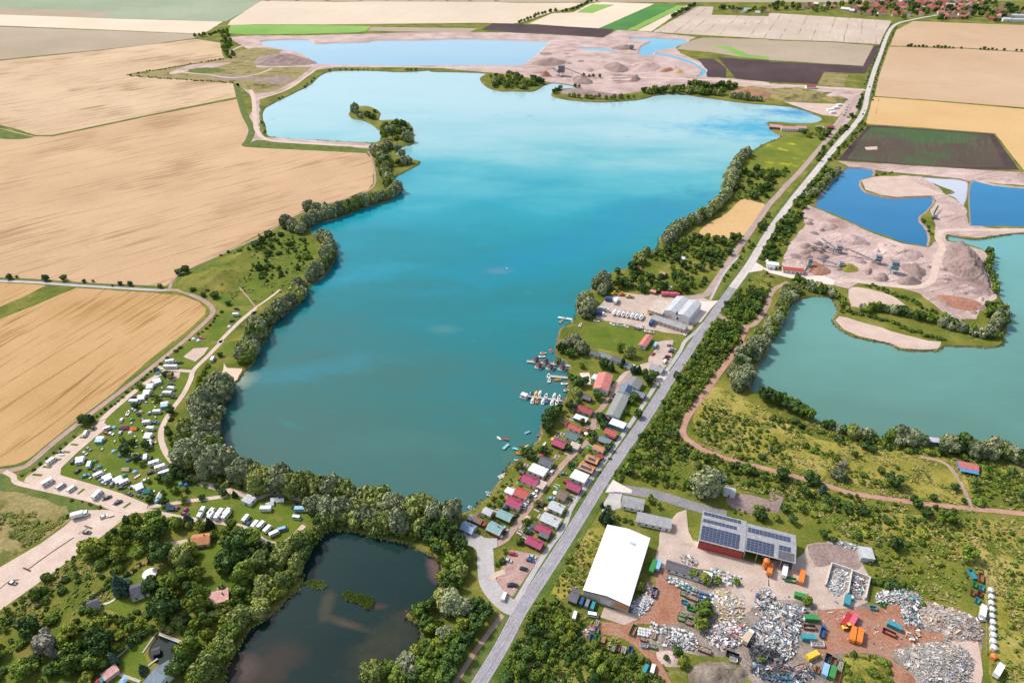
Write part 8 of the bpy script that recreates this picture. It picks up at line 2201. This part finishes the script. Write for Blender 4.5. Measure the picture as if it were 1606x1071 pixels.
def plant_tower(tile, x, y, label, w, h, mat, s=1.0):
	v = g(*t1(tile, x, y), h*.4)
	t = root('screening_tower',(v.x, v.y,0), math.radians(-20))
	for a in (-1,1):
		for b in (-1,1):
			MB().box(a*w*.42, b*w*.42,0,.3,.3, h).build('leg', mat, t)
	MB().box(0,0, h*.35, w, w, h*.25).build('hopper', mat, t)
	MB().box(0,0, h*.72, w*.8, w*.8, h*.26).build('screen_box', MP['grey'], t)
	MB().box(0,0, h*.68, w*1.25, w*1.25,.15).build('platform', RIM, t)
	mb = MB()
	for i in range(8):
		mb.box(-w*.8, -w*.9 + i*w*.2, h*.08*i,1.0,.3,.08)
	mb.build('stair', RIM, t)
	BLOCK.append((v.x, v.y, w))
	tag(t, label, 'screening tower')
def gravelpit():
	SB, TE, GR = paint('steel_blue',(.10,.20,.28),.6,.25), paint('steel_teal',(.10,.33,.36),.6,.2), paint('steel_grey',(.22,.21,.20),.7,.3)
	conveyor('D2',(490,490),(670,570),6,1, 'long dark conveyor running from the dark hopper to the blue tower', mat=GR)
	conveyor('D2',(330,425),(420,490),9,4, 'dark conveyor rising to the upper left of the dark hopper', mat=SB)
	conveyor('D2',(290,460),(420,500),5,4, 'lower of two dark conveyors left of the dark hopper', mat=SB)
	conveyor('D2',(300,550),(430,590),5,2, 'pale teal conveyor above the sandy loop', mat=TE)
	conveyor('D2',(240,470),(340,490),3,5, 'short conveyor among the upper left stockpiles', mat=GR)
	conveyor('D2',(225,635),(262,575),1,6, 'steep teal conveyor beside the red roofed pit office', mat=TE)
	conveyor('D2',(1020,300),(1062,220),1,4, 'green conveyor on the spit of the blue lake', mat=paint('steel_green',(.16,.26,.15),.6,.2))
	plant_tower('D2',440,495, 'dark hopper on stilts between the conveyors',5,7, GR)
	plant_tower('D2',685,560, 'blue grey loading tower at the end of the long conveyor',5,8, SB)
	plant_tower('D2',785,610, 'tall teal screening tower in the middle of the pit',6,11, TE)
	plant_tower('D2',455,592, 'small teal crusher at the end of the pale conveyor',4,5, TE)
	plant_tower('D2',255,585, 'white silo tower beside the red roofed pit office',4,9, P_('white_steel',(.6,.6,.58)))
	plant_tower('D2',1040,290, 'green pump station on the spit of the blue lake',4,4, paint('steel_green',(.16,.26,.15),.6,.2))
	plant_tower('C1',305,450, 'dark screening tower of the far gravel works',10,17, GR)
	conveyor('C1',(320,425),(470,485),15,3, 'long conveyor of the far gravel works',3, GR)
	conveyor('C1',(250,430),(295,462),9,6, 'short conveyor left of the far screening tower',3, GR)
	conveyor('C1',(620,495),(770,485),3,6, 'right conveyor of the far gravel works',3, GR)
	plant_tower('C1',745,300, 'small dark dredger plant beside the small lake',8,8, GR)
	H = lambda *a, **k: heap('gravel_heap', *a, cat='gravel heap', **k)
	hg, hdk = M_GRAVEL, M_GRAVELD
	H('D2', [(1120,470),(1200,460),(1280,510),(1330,570),(1370,650),(1390,740),(1330,720),(1240,690),(1160,650),(1090,600),(1100,530)],13, hdk, 'huge dark spoil heap beside the grey green lake', seed=31, rough=1.1, pow_=.7)
	H('D2', [(680,450),(760,460),(870,490),(960,520),(910,570),(800,560),(720,530)],6, hg, 'long pale gravel heap below the blue lake', seed=32)
	H('D2', [(380,400),(480,390),(590,420),(620,455),(540,470),(430,440)],5, hg, 'long pale gravel ridge beside the upper conveyors', seed=33)
	H('D2', [(290,350),(360,320),(430,350),(400,375),(320,378)],4, hg, 'small pale gravel heap at the upper left of the pit', seed=34)
	H('D2', [(680,650),(720,640),(750,670),(740,695),(700,690)],4, hdk, 'small dark gravel heap right of the sandy loop', seed=35)
	H('D2', [(800,690),(860,660),(930,680),(960,710),(880,720),(820,715)],4, hdk, 'flat dark gravel heap in the middle of the pit', seed=36)
	H('D2', [(820,590),(900,590),(980,620),(980,660),(930,670),(850,630)],5, hdk, 'dark gravel ridge right of the teal screening tower', seed=37)
	H('D2', [(600,640),(630,605),(650,625),(630,655)],4, hdk, 'small steep gravel heap below the blue grey tower', seed=38)
	H('D2', [(230,560),(270,560),(350,600),(390,640),(300,660),(240,620)],4, M_REDSOIL, 'reddish sand heap behind the red roofed pit office', seed=39)
	H('D2', [(440,600),(500,580),(560,610),(550,635),(470,635)],3, M_DRY, 'grassy loop mound among the pit roads', seed=40)
	for i,(x, y) in enumerate(((215,470),(215,510),(230,540),(260,490),(310,500),(330,540))):
		H('D2', [(x-25,y+8),(x+10,y-16),(x+50,y),(x+20,y+22)],3.4, hdk, 'dark striped gravel pile number %s down the left slope' % ('one','two','three','four','five','six')[i] if False else ('topmost dark pile on the left pit slope','second dark pile from the top of the left pit slope','leftmost low dark pile on the pit slope','dark pile in the middle of the left pit slope','right upper dark pile on the left pit slope','lowest right dark pile on the left pit slope')[i], seed=41+i)
	H('D2', [(1120,650),(1240,690),(1380,740),(1385,790),(1280,730),(1150,680)],3, hdk, 'dark foot of the huge spoil heap', seed=50)  # dark strip put in as shade along the heap foot
	H('D2', [(500,500),(540,500),(660,580),(620,580),(540,545)],2.5, hg, 'pale strip of gravel under the long conveyor', seed=51)
	H('D2', [(1040,780),(1200,790),(1330,830),(1300,880),(1150,860)],2, M_REDSOIL, 'flat reddish gravel bank at the peninsula end', seed=52)
	H('C1', [(120,400),(200,375),(330,385),(300,410),(180,415)],8, hdk, 'dark gravel bank left of the far screening tower', seed=60, step=3)
	H('C1', [(380,520),(410,475),(500,510),(480,530)],7, hdk, 'cone shaped gravel heap right of the far screening tower', seed=61, step=3)
	H('C1', [(570,420),(640,395),(710,420),(720,450),(640,455)],8, hdk, 'big pale gravel cone in the far works', seed=62, step=3)
	H('C1', [(740,440),(770,390),(860,380),(930,420),(880,450),(800,455)],7, hg, 'broad gravel heap right of the big cone', seed=63, step=3)
	H('C1', [(170,480),(210,455),(240,482)],8, M_REDSOIL, 'small reddish heap left of the far screening tower', seed=64, step=3)
	H('C1', [(740,500),(770,475),(800,500),(780,510)],7, hdk, 'small gravel heap by the right far conveyor', seed=65, step=3)
	H('C1', [(920,450),(970,430),(1010,440),(960,455)],6, M_REDSOIL, 'dark reddish heap in the right of the far works', seed=66, step=3)
	H('C1', [(1010,455),(1050,440),(1070,455),(1040,462)],5, M_WHEAT_O, 'small yellow sand heap in the far works', seed=67, step=3)
	H('C1', [(620,300),(700,285),(760,300),(730,315),(640,312)],6, hdk, 'dark bank between the flooded strip and the small lake', seed=68, step=3)
	H('C1', [(300,570),(420,560),(600,585),(680,600),(560,615),(400,605)],5, hdk, 'brown sandy bank on the far shore behind the bushes', seed=69, step=3)
	H('B1', [(0,370),(80,350),(200,340),(300,365),(370,400),(200,415),(0,410)],9, hdk, 'brown spoil bank at the left end of the upper lake', seed=70, step=3)
	H('B1', [(-100,540),(40,515),(110,535),(60,560),(-40,565)],6, M_ROUGH, 'olive mound on the slope left of the lake', seed=71, step=3)
	H('D1', [(0,600),(100,590),(220,600),(300,590),(350,610),(280,640),(150,640),(60,630)],7, M_ROUGH, 'overgrown brown bank behind the bathing beach', seed=72, step=2.5)
	H('D1', [(330,620),(430,605),(500,630),(420,642)],5, M_ROUGH, 'small overgrown mound beside the bathing beach', seed=73, step=2.5)
	H('C1', [(1370,590),(1430,555),(1606,580),(1606,620),(1480,615)],6, M_REDSOIL, 'reddish brown bank on the far shore', seed=74, step=2.5)
	heap('hill', 'A2', [(1110,740),(1140,670),(1300,590),(1480,510),(1560,480),(1590,600),(1500,720),(1320,780),(1180,770)],6, M_MEADOW, 'rounded green hill above the campsite', 'hill', seed=75, rough=.05, pow_=1.0)
	for i,(x, y, l) in enumerate(((1110,700,'pale boulder at the foot of the huge spoil heap'),(1210,762,'flat pale boulder on the reddish gravel'),(1100,655,'pale boulder above the other on the pit floor'),(1020,755,'pale boulder beside the haul road'))):
		v = g(*t1('D2', x, y))
		r = random.Random(i)
		vs = [tuple(c*(1.6 if k < 2 else .9)*r.uniform(.8,1.2) for k, c in enumerate(p)) for p in ICO_V]
		o = MB().add(vs, [tuple(int(a) for a in f) for f in ICO_F]).build('boulder', SM['pale'])
		o.location = (v.x, v.y,.3)
		tag(o, l, 'boulder')
def clutter():
	"""what fills the cottage gardens, the campsite and the gravel grounds between the larger things"""
	q = random.Random(77)
	def spots(poly, n, gap, m=1.0):
		P = [(v.x, v.y) for v in G(poly)]
		x0, x1, y0, y1 = min(p[0] for p in P), max(p[0] for p in P), min(p[1] for p in P), max(p[1] for p in P)
		out = []
		for _ in range(n*40):
			if len(out) >= n:
				break
			x, y = q.uniform(x0, x1), q.uniform(y0, y1)
			if inside(P, x, y) and free(x, y, m) and all(math.hypot(x-a, y-b) > gap for a, b in out):
				out.append((x, y))
		return out
	PAV = paint('patio_slabs',(.46,.39,.33),.8,.25)
	CL = [T('C3', [(390,400),(520,480),(430,690),(250,880),(60,1071),(-60,1071),(0,880),(140,680),(300,520)]), T('C3', [(560,470),(680,500),(620,660),(480,850),(330,1060),(140,1071),(330,800),(480,640)]), T('B4', [(1300,60),(1606,-60),(1606,60),(1560,130)]), T('C4', [(0,60),(140,10),(300,0),(200,210),(60,200)])]
	for k,(poly, n) in enumerate(zip(CL,(30,26,8,8))):
		for i,(x, y) in enumerate(spots(poly, n,3.2,1.2)):
			rz = HOUSE_R + q.choice((0, math.pi/2))
			j = i % 5
			if j == 0:
				c = q.choice(('brown', 'green', 'dgrey', 'dred', 'lgrey'))
				auto(house(0,0, q.uniform(2.2,3.2), q.uniform(1.8,2.4), c, q.choice((WOOD, DWOOD, GREYW)), 'x', rz=rz, h=1.9, rh=.6, nm_='garden_shed', cat='shed', open_=False, world=(x, y,0)), 'little %s garden shed' % {'brown': 'brown roofed', 'green': 'green roofed', 'dgrey': 'dark roofed', 'dred': 'red roofed', 'lgrey': 'pale roofed'}[c], 'shed', 'sheds of the garden colony')
			elif j in (1,2):
				t = root('patio',(x, y,0), rz)
				MB().box(0,0,.2,3.4,2.8,.1).build('slab', PAV, t)
				MB().box(0,0,.9,1.4,.8,.06).cyl(0,0,.3,.08,.6,6).build('table', WOOD, t)
				for a in (-1,1):
					MB().box(a*1.1,0,.3,.5,.5,.45).box(a*1.33,0,.7,.08,.5,.5).build('chair', MP['grey'], t)
				auto(t, 'paved patio with table and chairs', 'patio', 'patios of the garden colony')
			elif j == 3:
				c = q.choice(('white', 'red', 'tan', 'green', 'blue', 'yellow'))
				t = root('parasol',(x, y,0), rz)
				MB().cyl(0,0,2.0,1.4,.5,8,.05).build('cloth', MP[c], t)
				MB().cyl(0,0,0,.05,2.3,6).build('pole', RIM, t)
				auto(t, c + ' garden parasol', 'parasol', 'parasols of the garden colony')
			else:
				t = root('garden_bed',(x, y,0), rz)
				MB().box(0,0,.1,3.0,1.4,.3).build('soil', M_SOIL, t)
				mb = MB()
				for u in range(14):
					mb.cyl(q.uniform(-1.3,1.3), q.uniform(-.55,.55),.38,.22,.3,5,.05)
				mb.build('plants', L_MID, t)['kind'] = 'stuff'
				auto(t, 'garden bed with green plants', 'garden bed', 'beds of the garden colony')
			BLOCK.append((x, y,1.6))
	cp = T('A3', [(1000,260),(1150,300),(1030,470),(1000,640),(1060,750),(1040,850),(940,1000),(760,930),(600,880),(420,800),(540,690),(680,560),(820,420)])
	for i,(x, y) in enumerate(spots(cp,40,4.5,1.4)):
		px, py = pxy(x, y)
		tile = ('A3', px*4,(py-536)*4)
		if i % 4 == 0:
			veh('car', *tile, q.choice((0,20,-20,70)), q.choice(('dark', 'silver', 'grey', 'blue', 'white')), grp='cars parked on the campsite')
		elif i % 4 == 1:
			veh('dome', *tile,0, q.choice(('lightblue', 'teal', 'grey', 'tan', 'green')), grp='caravans and tents of the campsite')
		else:
			t = root('camping_table',(x, y,0), q.uniform(0,3))
			MB().box(0,0,.65,1.3,.8,.06).build('table_top', SM['white'], t)
			for a in (-1,1):
				MB().box(a*.5,0,0,.06,.7,.65).build('leg', RIM, t)
				MB().box(a*1.1,0,.35,.5,.5,.08).box(a*1.33,0,.4,.06,.5,.5).build('chair', MP[q.choice(('blue', 'green', 'grey', 'red'))], t)
			auto(t, 'white camping table with two chairs', 'camping table', 'camping tables of the campsite')
	for tile, poly, n, r, hh in (('D2', [(250,300),(620,460),(980,500),(1030,680),(900,720),(560,690),(300,640),(140,560)],22,(3,7),(1,3)),('C1', [(120,330),(420,330),(760,380),(1150,400),(1180,480),(700,490),(480,540),(120,450)],14,(7,15),(1,2.6)),('D2', [(1060,560),(1150,680),(1380,800),(1280,900),(1080,840)],10,(3,7),(.8,2))):
		for (x, y) in spots(T(tile, poly), n, r[1]*1.3,1):
			m = q.choice((M_GRAVEL, M_GRAVELD, M_GRAVELD))
			R, H, s0 = q.uniform(*r), q.uniform(*hh), q.uniform(.5,1)
			mb = MB()
			vs, fs = [(0,0, H)], []
			for k in range(1,5):
				for a in range(14):
					rr = R*k/4*q.uniform(.88,1.1)
					vs.append((rr*math.cos(a*.4488), rr*s0*math.sin(a*.4488), H*(.5+.5*math.cos(math.pi*k/4))*q.uniform(.85,1.1) - (.05 if k == 4 else 0)))
			fs = [(0,1+a,1+(a+1) % 14) for a in range(14)]
			for k in range(3):
				fs += [(1+k*14+a,1+(k+1)*14+a,1+(k+1)*14+(a+1) % 14,1+k*14+(a+1) % 14) for a in range(14)]
			o = mb.add(vs, fs).build('gravel_pile', m, None, True)
			o.location, o.rotation_euler = (x, y,0),(0,0, q.uniform(0,3))
			auto(o,('pale' if m is M_GRAVEL else 'dark') + ' low gravel pile', 'gravel pile', 'small gravel piles')
	# low tufts in the rough meadows
	for k,(mat, lab) in enumerate(((leaf('olive_tufts',(.17,.19,.03),(.36,.34,.075)), 'olive grass tufts of the rough meadows'),(leaf('straw_tufts',(.26,.22,.07),(.42,.35,.13)), 'straw coloured tufts of the rough meadows'),(leaf('green_tufts',(.11,.16,.022),(.24,.29,.05)), 'green weed tufts of the rough meadows'))):
		V = []
		for tile, poly, n in (('C3', [(1180,0),(1430,0),(1300,180),(1250,280),(1606,430),(1606,960),(1300,900),(680,840),(880,480),(1000,250)],1500),('D3', [(0,430),(600,600),(1280,740),(1606,800),(1606,1071),(0,1071)],1500),('D4', [(250,0),(1606,40),(1606,1071),(1400,1071),(1360,330),(1150,560),(700,470),(560,200)],1500),('C4', [(440,110),(620,100),(470,420),(400,600),(800,880),(980,1071),(-80,1071),(200,560)],700),('A4', [(0,640),(560,220),(800,40),(1000,100),(760,420),(560,700),(0,1071)],800),('A4', [(0,0),(470,0),(300,130),(0,300)],500),('A2', [(1110,740),(1300,590),(1606,430),(1606,840),(1320,780)],350),('B2', [(0,400),(150,380),(340,560),(200,740),(0,820)],300),('C2', [(1290,940),(1606,560),(1606,830),(1440,1071),(1150,1071)],400)):
			P = [(v.x, v.y) for v in G(T(tile, poly))]
			x0, x1, y0, y1 = min(p[0] for p in P), max(p[0] for p in P), min(p[1] for p in P), max(p[1] for p in P)
			for _ in range(int(n*1.6)):
				x, y = q.uniform(x0, x1), q.uniform(y0, y1)
				if mnoise.noise(Vector((x/13, y/13, k*9))) < .08 or not inside(P, x, y) or not free(x, y,.2):
					continue
				V.append((x, y, q.uniform(.25,.8)))
		A = np.array(V)
		n, b = len(A),7
		an, ti, sz = RN.uniform(0,6.28,(n, b)), RN.uniform(.9,2.2,(n, b)), A[:,2:3]*RN.uniform(.6,1.2,(n, b))
		bx, by = A[:,0:1] + RN.normal(0,.35,(n, b)), A[:,1:2] + RN.normal(0,.35,(n, b))
		dx, dy = np.cos(an), np.sin(an)
		q4 = [np.stack([bx - dy*sz*.6, by + dx*sz*.6,0*bx],-1), np.stack([bx + dy*sz*.6, by - dx*sz*.6,0*bx],-1), np.stack([bx + dy*sz*.5 + dx*sz*ti, by - dx*sz*.5 + dy*sz*ti, sz*1.0],-1), np.stack([bx - dy*sz*.5 + dx*sz*ti, by + dx*sz*.5 + dy*sz*ti, sz*1.1],-1)]
		o = obj('grass_tufts', np_mesh('grass_tufts', np.stack(q4,2).reshape(-1,3), np.arange(n*b*4).reshape(-1,4), mat))
		tag(o, lab, None, None, 'stuff')
def small_things():
	REED = leaf('reed_leaves',(.13,.20,.03),(.34,.42,.09))
	for tile, pts, lab, hh, mt in (('B4', [(300,435),(350,415),(410,420),(448,455),(420,472),(360,475),(310,450)], 'small bright green reed island in the dark pond',1.2, REED),('B4', [(535,505),(570,485),(650,510),(730,530),(738,560),(720,600),(690,600),(640,565),(560,545)], 'long dark green reed island in the dark pond',1.8, REED),('B4', [(960,625),(1000,585),(1080,590),(1100,630),(1040,670),(980,660)], 'green reed bed at the right pond bank',1.8, REED),('B4', [(1120,290),(1145,280),(1170,310),(1150,325)], 'small light green reed tuft at the right pond bank',1.2, REED),('B4', [(1030,700),(1100,670),(1180,680),(1150,760),(1060,800)], 'reed bed below the green reed bed',1.8, REED)):
		P = [(v.x, v.y) for v in G(T(tile, pts))]
		q = random.Random(2)
		x0, x1, y0, y1 = min(p[0] for p in P), max(p[0] for p in P), min(p[1] for p in P), max(p[1] for p in P)
		mb = MB()
		n = int((x1-x0)*(y1-y0)*9)
		for _ in range(n):
			x, y = q.uniform(x0, x1), q.uniform(y0, y1)
			if not inside(P, x, y):
				continue
			a, h = q.uniform(0,6.28), hh*q.uniform(.6,1.2)
			dx, dy = .22*math.cos(a),.22*math.sin(a)
			lx, ly = q.uniform(-.35,.35), q.uniform(-.35,.35)
			mb.add([(x-dx, y-dy,-.8),(x+dx, y+dy,-.8),(x+dx*.6+lx, y+dy*.6+ly,-.8+h),(x-dx*.6+lx, y-dy*.6+ly,-.8+h*.95)], [(0,1,2,3)])
		o = mb.build('reed_bed', mt)
		tag(o, lab, 'reeds', None, 'stuff')
		s = sheet('reed_mud', [p for p in P],-.62, M_BANK, 'mud under the ' + lab, world=True, clip=False)
	# reed fringes along the waterlines
	q = random.Random(9)
	for k, dep, th, hh, lab in (('pond',.7,-.25,1.5, 'reeds fringing the dark pond'),('lake',1.0,.0,1.5, 'reeds fringing the turquoise lake'),('east_lake',1.0,-.05,1.6, 'reeds fringing the grey green lake')):
		mb = MB()
		w = LAKES[k]
		for i in range(len(w)):
			a, b = Vector(w[i-1]), Vector(w[i])
			L = (b-a).length
			if L > 60 or L < .01 or sc_at(a.x, a.y) < 1.2:
				continue
			nn = Vector((a.y-b.y, b.x-a.x))/L
			for j in range(int(L*2.2)+1):
				p = a.lerp(b, q.random())
				if mnoise.noise(Vector((p.x/14, p.y/14,5))) < th:
					continue
				p = p + nn*q.uniform(-.2,2.4)
				t, h = q.uniform(0,6.28), hh*q.uniform(.5,1.2)
				dx, dy, lx, ly = .35*math.cos(t),.35*math.sin(t), q.uniform(-.6,.6), q.uniform(-.6,.6)
				mb.add([(p.x-dx, p.y-dy, -dep-.1),(p.x+dx, p.y+dy, -dep-.1),(p.x+dx*.7+lx, p.y+dy*.7+ly, -dep+h),(p.x-dx*.7+lx, p.y-dy*.7+ly, -dep+h*.9)], [(0,1,2,3)])
		tag(mb.build('shore_reeds', REED), lab, None, None, 'stuff')
	# round pool and terrace at the lower left house
	v = g(*t1('A4',942,388))
	t = root('round_pool',(v.x, v.y,0))
	MB().cyl(0,0,0,3.3,1.0,20, cap=False).cyl(0,0,.95,3.5,.1,20,3.3).build('rim', paint('pool_rim',(.62,.58,.54),.5), t)
	MB().cyl(0,0,.1,3.28,.75,20).build('cover', paint('pool_cover',(.38,.36,.36),.6,.2), t)
	tag(t, 'round garden pool with pale rim beside the dark roofed house', 'pool')
	v = g(*t1('A4',1470,480))
	t = root('round_pool',(v.x, v.y,0))
	MB().cyl(0,0,0,1.7,.8,16, cap=False).build('rim', paint('pool_rim_dark',(.30,.33,.36),.5), t)
	MB().cyl(0,0,.1,1.68,.55,16).build('cover', paint('dark_pool_water',(.03,.05,.07),.1), t)
	tag(t, 'small dark round pool beside the pale pink roofed house', 'pool')
	for x, y in ((828,380),(850,355),(872,340),(900,325),(925,320)):
		v = g(*t1('A4', x, y))
		t = root('beehive',(v.x, v.y,0),.5)
		MB().box(0,0,0,.9,.9,1.0).build('body', CREAM, t)
		MB().box(0,0,1.0,1.05,1.05,.14).build('lid', RF['tile'], t)
		auto(t, 'small cream beehive', 'beehive', 'beehives along the garden hedge')
	DECK = paint('deck_planks',(.50,.44,.37),.8,.2)
	for a, b, w, l in (((1000,760),(1175,828),1.4,'wooden footbridge over the garden pond'),((985,750),(895,880),.7,'plank edge left of the garden pond'),((740,905),(865,790),.9,'straight plank path beside the garden pond'),((930,960),(990,915),.8,'short plank edge below the garden pond'),((740,1010),(880,1060),1.2,'pale path slab at the bottom of the pond garden')):
		p, q = g(*t1('A4', *a)), g(*t1('A4', *b))
		d = q - p
		t = root('plank_walk', p, math.atan2(d.y, d.x))
		n = max(3, int(d.length/.9))
		me = MB().box(0,0,.25, d.length/n-.05, w,.1).mesh('plank', DECK)
		for i in range(n):
			put('plank', me, t,(i+.5)*d.length/n,0,(i % 2)*.005)
		MB().box(d.length/2,0,-.9, d.length*.98,.15,1.14).build('beam', DWOOD, t)
		tag(t, l, 'plank walk')
	for x, y, c, l in ((640,1040,'teal','teal tarpaulin roof of a garden shelter'),(610,1058,'red','red tarpaulin roof left of the teal one'),(775,1050,'lightblue','light blue canopy on the lowest lawn'),(1385,468,'lightblue','light blue canopy beside the pale pink roofed house')):
		v = g(*t1('A4', x, y),2)
		t = root('canopy',(v.x, v.y,0),.4)
		MB().cyl(0,0,2.0,2.1,.7,4,.2).build('cloth', MP[c], t)
		for a in range(4):
			MB().tube((1.3*math.cos(a*1.57),1.3*math.sin(a*1.57),0),(1.3*math.cos(a*1.57),1.3*math.sin(a*1.57),2.1),.04).build('pole', RIM, t)
		tag(t, l, 'canopy')
	# utility poles and signs along roads, paddock fence
	FP = paint('fence_wood',(.35,.30,.25),.85,.2)
	def fence(tile, pts, label, h=1.2, step=3.0):
		W_ = [g(*t1(tile, *p)) for p in pts]
		t = root('fence', W_[0])
		pm = MB().box(0,0,0,.12,.12, h).mesh('post', FP)
		for i in range(len(W_)-1):
			d = W_[i+1]-W_[i]
			n = max(1, int(d.length/step))
			for k in range(n):
				p = W_[i] + d*(k/n) - W_[0]
				put('post', pm, t, p.x, p.y,0)
			a = W_[i]-W_[0]
			for z in (.5,1.05):
				MB().box(a.x+d.x/2, a.y+d.y/2, z, d.length,.05,.1, math.atan2(d.y, d.x)).build('rail', FP, t)
		tag(t, label, 'fence')
	fence('D3', [(0,935),(95,972),(55,1071)], 'wooden fence at the end of the bare paddock')
	fence('C3', [(1390,880),(1500,900),(1600,935)], 'wooden fence right of the big willow')
	fence('C3', [(370,1071),(430,960),(500,840),(600,690)], 'dark garden fence along the cycle path',1.5)
	fence('C4', [(190,235),(230,150),(300,20)], 'garden fence behind the magenta huts',1.5)
	fence('D4', [(1365,330),(1362,600),(1360,900)], 'wire fence along the six sided bins',1.6)
	PL = paint('pole_wood',(.30,.24,.19),.9)
	for x, y, l in ((410,1000,'wooden utility pole beside the cycle path at the garden colony'),(455,150,'pole beside the country road left of the warehouse')):
		v = g(*t1('C3' if y > 800 else 'C4', x, y))
		t = root('utility_pole',(v.x, v.y,0), math.radians(60))
		MB().cyl(0,0,0,.14,8,8,.1).build('pole', PL, t)
		MB().box(0,0,7.4,.1,1.4,.1).build('crossarm', PL, t)
		tag(t, l, 'utility pole')
	pm, bm2 = MB().cyl(0,0,0,.06,1.0,6).mesh('post', WINF), MB().cyl(0,0,.62,.065,.18,6).mesh('band', TYRE)
	pts = [Vector(p) for p in smooth([(v.x, v.y) for v in G(ROAD[:9])],6, False)]
	k = 0
	for i in range(0, len(pts)-1,3):
		d = (pts[i+1]-pts[i]).normalized()
		for sg in (-1,1):
			p = pts[i] + Vector((-d.y, d.x))*sg*4.4
			t = root('marker_post',(p.x, p.y,0))
			obj('post', pm, t)
			obj('band', bm2, t)
			auto(t, 'white roadside marker post', 'marker post', 'marker posts of the country road')
	# bathing huts and rafts
	for tile, x, y, l in (('C2',1310,125, 'small white bathing raft at the willow shore'),('D2',72,972, 'small white bathing raft on the grey green lake'),('B2',1570,606, 'tiny white buoy platform by the reddish shoal')):
		v = g(*t1(tile, x, y))
		t = root('bathing_raft',(v.x, v.y,-1.0),0,.5 if 'tiny' in l else 1.0)
		MB().box(0,0,.2,2.6,2.0,.16).build('deck', SM['white'], t)
		MB().tube((-1.2,.7,.1),(1.2,.7,.1),.25).tube((-1.2,-.7,.1),(1.2,-.7,.1),.25).build('float', TYRE, t)
		tag(t, l, 'raft')
# ------------------------------------------------------------------ put it together
protos()
colony()
halls()
village()
camp()
cars_elsewhere()
marina()
scrapyard()
gravelpit()
small_things()
clutter()
vegetation()
build_vegetation()
retire()
# ------------------------------------------------------------------ every look-alike gets the label that points to it: side and distance from the landmark beside it
LM = [('big willow',1108,755),('white warehouse',975,890),('red fronted hall',1130,850),('open shed',1230,852),('round lawn',960,532),('boatyard hall',1070,485),('salmon roofed hall',950,600),('clubhouse',985,630),('sailing boat jetty',855,628),('round houseboats',855,566),
	  ('turquoise jetty',812,705),('reddish car park',815,895),('village junction',765,870),('long reed island',562,942),('small reed island',495,915),('pond reed bed',660,960),('long car park',75,870),('dark roofed garden house',218,922),('orange roofed house',315,845),('pink roofed house',342,935),
	  ('garden pond',258,1015),('campsite parking',110,745),('small beach',365,590),('sand court',307,555),('playground',272,590),('green hill',345,440),('field track corner',268,455),('golden plot',1148,345),('flower meadow',1230,243),('lakeside restaurant',1238,200),('bathing beach',1290,168),
	  ('dark ploughed field',1455,237),('red roofed pit office',1244,421),('teal screening tower',1402,418),('huge spoil heap',1520,415),('pale gravel tongue',1405,292),('peninsula beach',1395,525),('gravel plateau',1375,467),('blue and red hut',1518,731),('lake boathouse',1468,690),('curved red track',1085,650),
	  ('bare paddock',1180,790),('concrete bays',1315,912),('red soil',1340,985),('biggest scrap heap',1220,990),('grey chip heap',1465,1030),('six sided bins',1553,970),('green mound',1360,1050),('row of skips',1532,915),('white roofed bungalow',842,737),('solar roofed bungalows',922,728),('cream gabled bungalow',882,774),
	  ('dark green roof',897,683),('light blue roof',735,825),('wooded spit',620,205),('lakeside bend',610,255),('green spit',800,128),('far screening tower',880,112),('small far lake',1030,72),('upper lake',640,82),('dam road',480,225),('upper left works',400,100),
	  ('striped field',1240,45),('far road bend',1405,40),('village middle',1400,15),('village right end',1540,25),('village left end',1290,18),('pale stubble field',600,20),('green strips',1010,28),('service building',390,782),('steep lake corner',712,815),('white tents',432,785),('thicket',880,1020),('access road mouth',965,768),('grey roofed house',993,785),('twin forks of the old road',1110,460),('pit entrance apron',1185,418),('long workshop',1050,505),('wooded gardens',1060,420),('lake head willows',1290,455)]
def label_all():
	ORD = ['', 'second', 'third', 'fourth', 'fifth', 'sixth', 'seventh', 'eighth', 'ninth', 'tenth', 'eleventh', 'twelfth', 'thirteenth', 'fourteenth', 'fifteenth', 'sixteenth', 'seventeenth', 'eighteenth', 'nineteenth', 'twentieth']
	TEN, TENS = ['', '', 'twenty', 'thirty', 'forty', 'fifty'], ['', 'twentieth', 'twentieth', 'thirtieth', 'fortieth', 'fiftieth', 'sixtieth']
	TENS = {1: 'twentieth',2: 'thirtieth',3: 'fortieth',4: 'fiftieth'}
	DIR = ['right of', 'above right of', 'above', 'above left of', 'left of', 'below left of', 'below', 'below right of']
	bins = {}
	for o, desc in AUTO:
		px, py = pxy(o.location.x, o.location.y)
		d, nmx, lx, ly = min(((px-x)**2 + ((py-y)*1.3)**2, n, x, y) for n, x, y in LM)
		k = DIR[int(((math.degrees(math.atan2(ly-py, px-lx)) + 22.5) % 360)//45)] if d > 16 else 'at'
		bins.setdefault((desc, nmx, k), []).append((d, o))
	for (desc, nmx, k), L in bins.items():
		L.sort(key=lambda t: t[0])
		for i,(d, o) in enumerate(L):
			o['label'] = '%s %s the %s' % (desc, k, nmx) + ('' if len(L) == 1 else ', nearest' if i == 0 else ', %s nearest' % (ORD[i] if i < 20 else TENS[i//10] if i % 10 == 9 else TEN[(i+1)//10] + '-' + (['', 'first'] + ORD[1:])[(i+1) % 10]))
label_all()
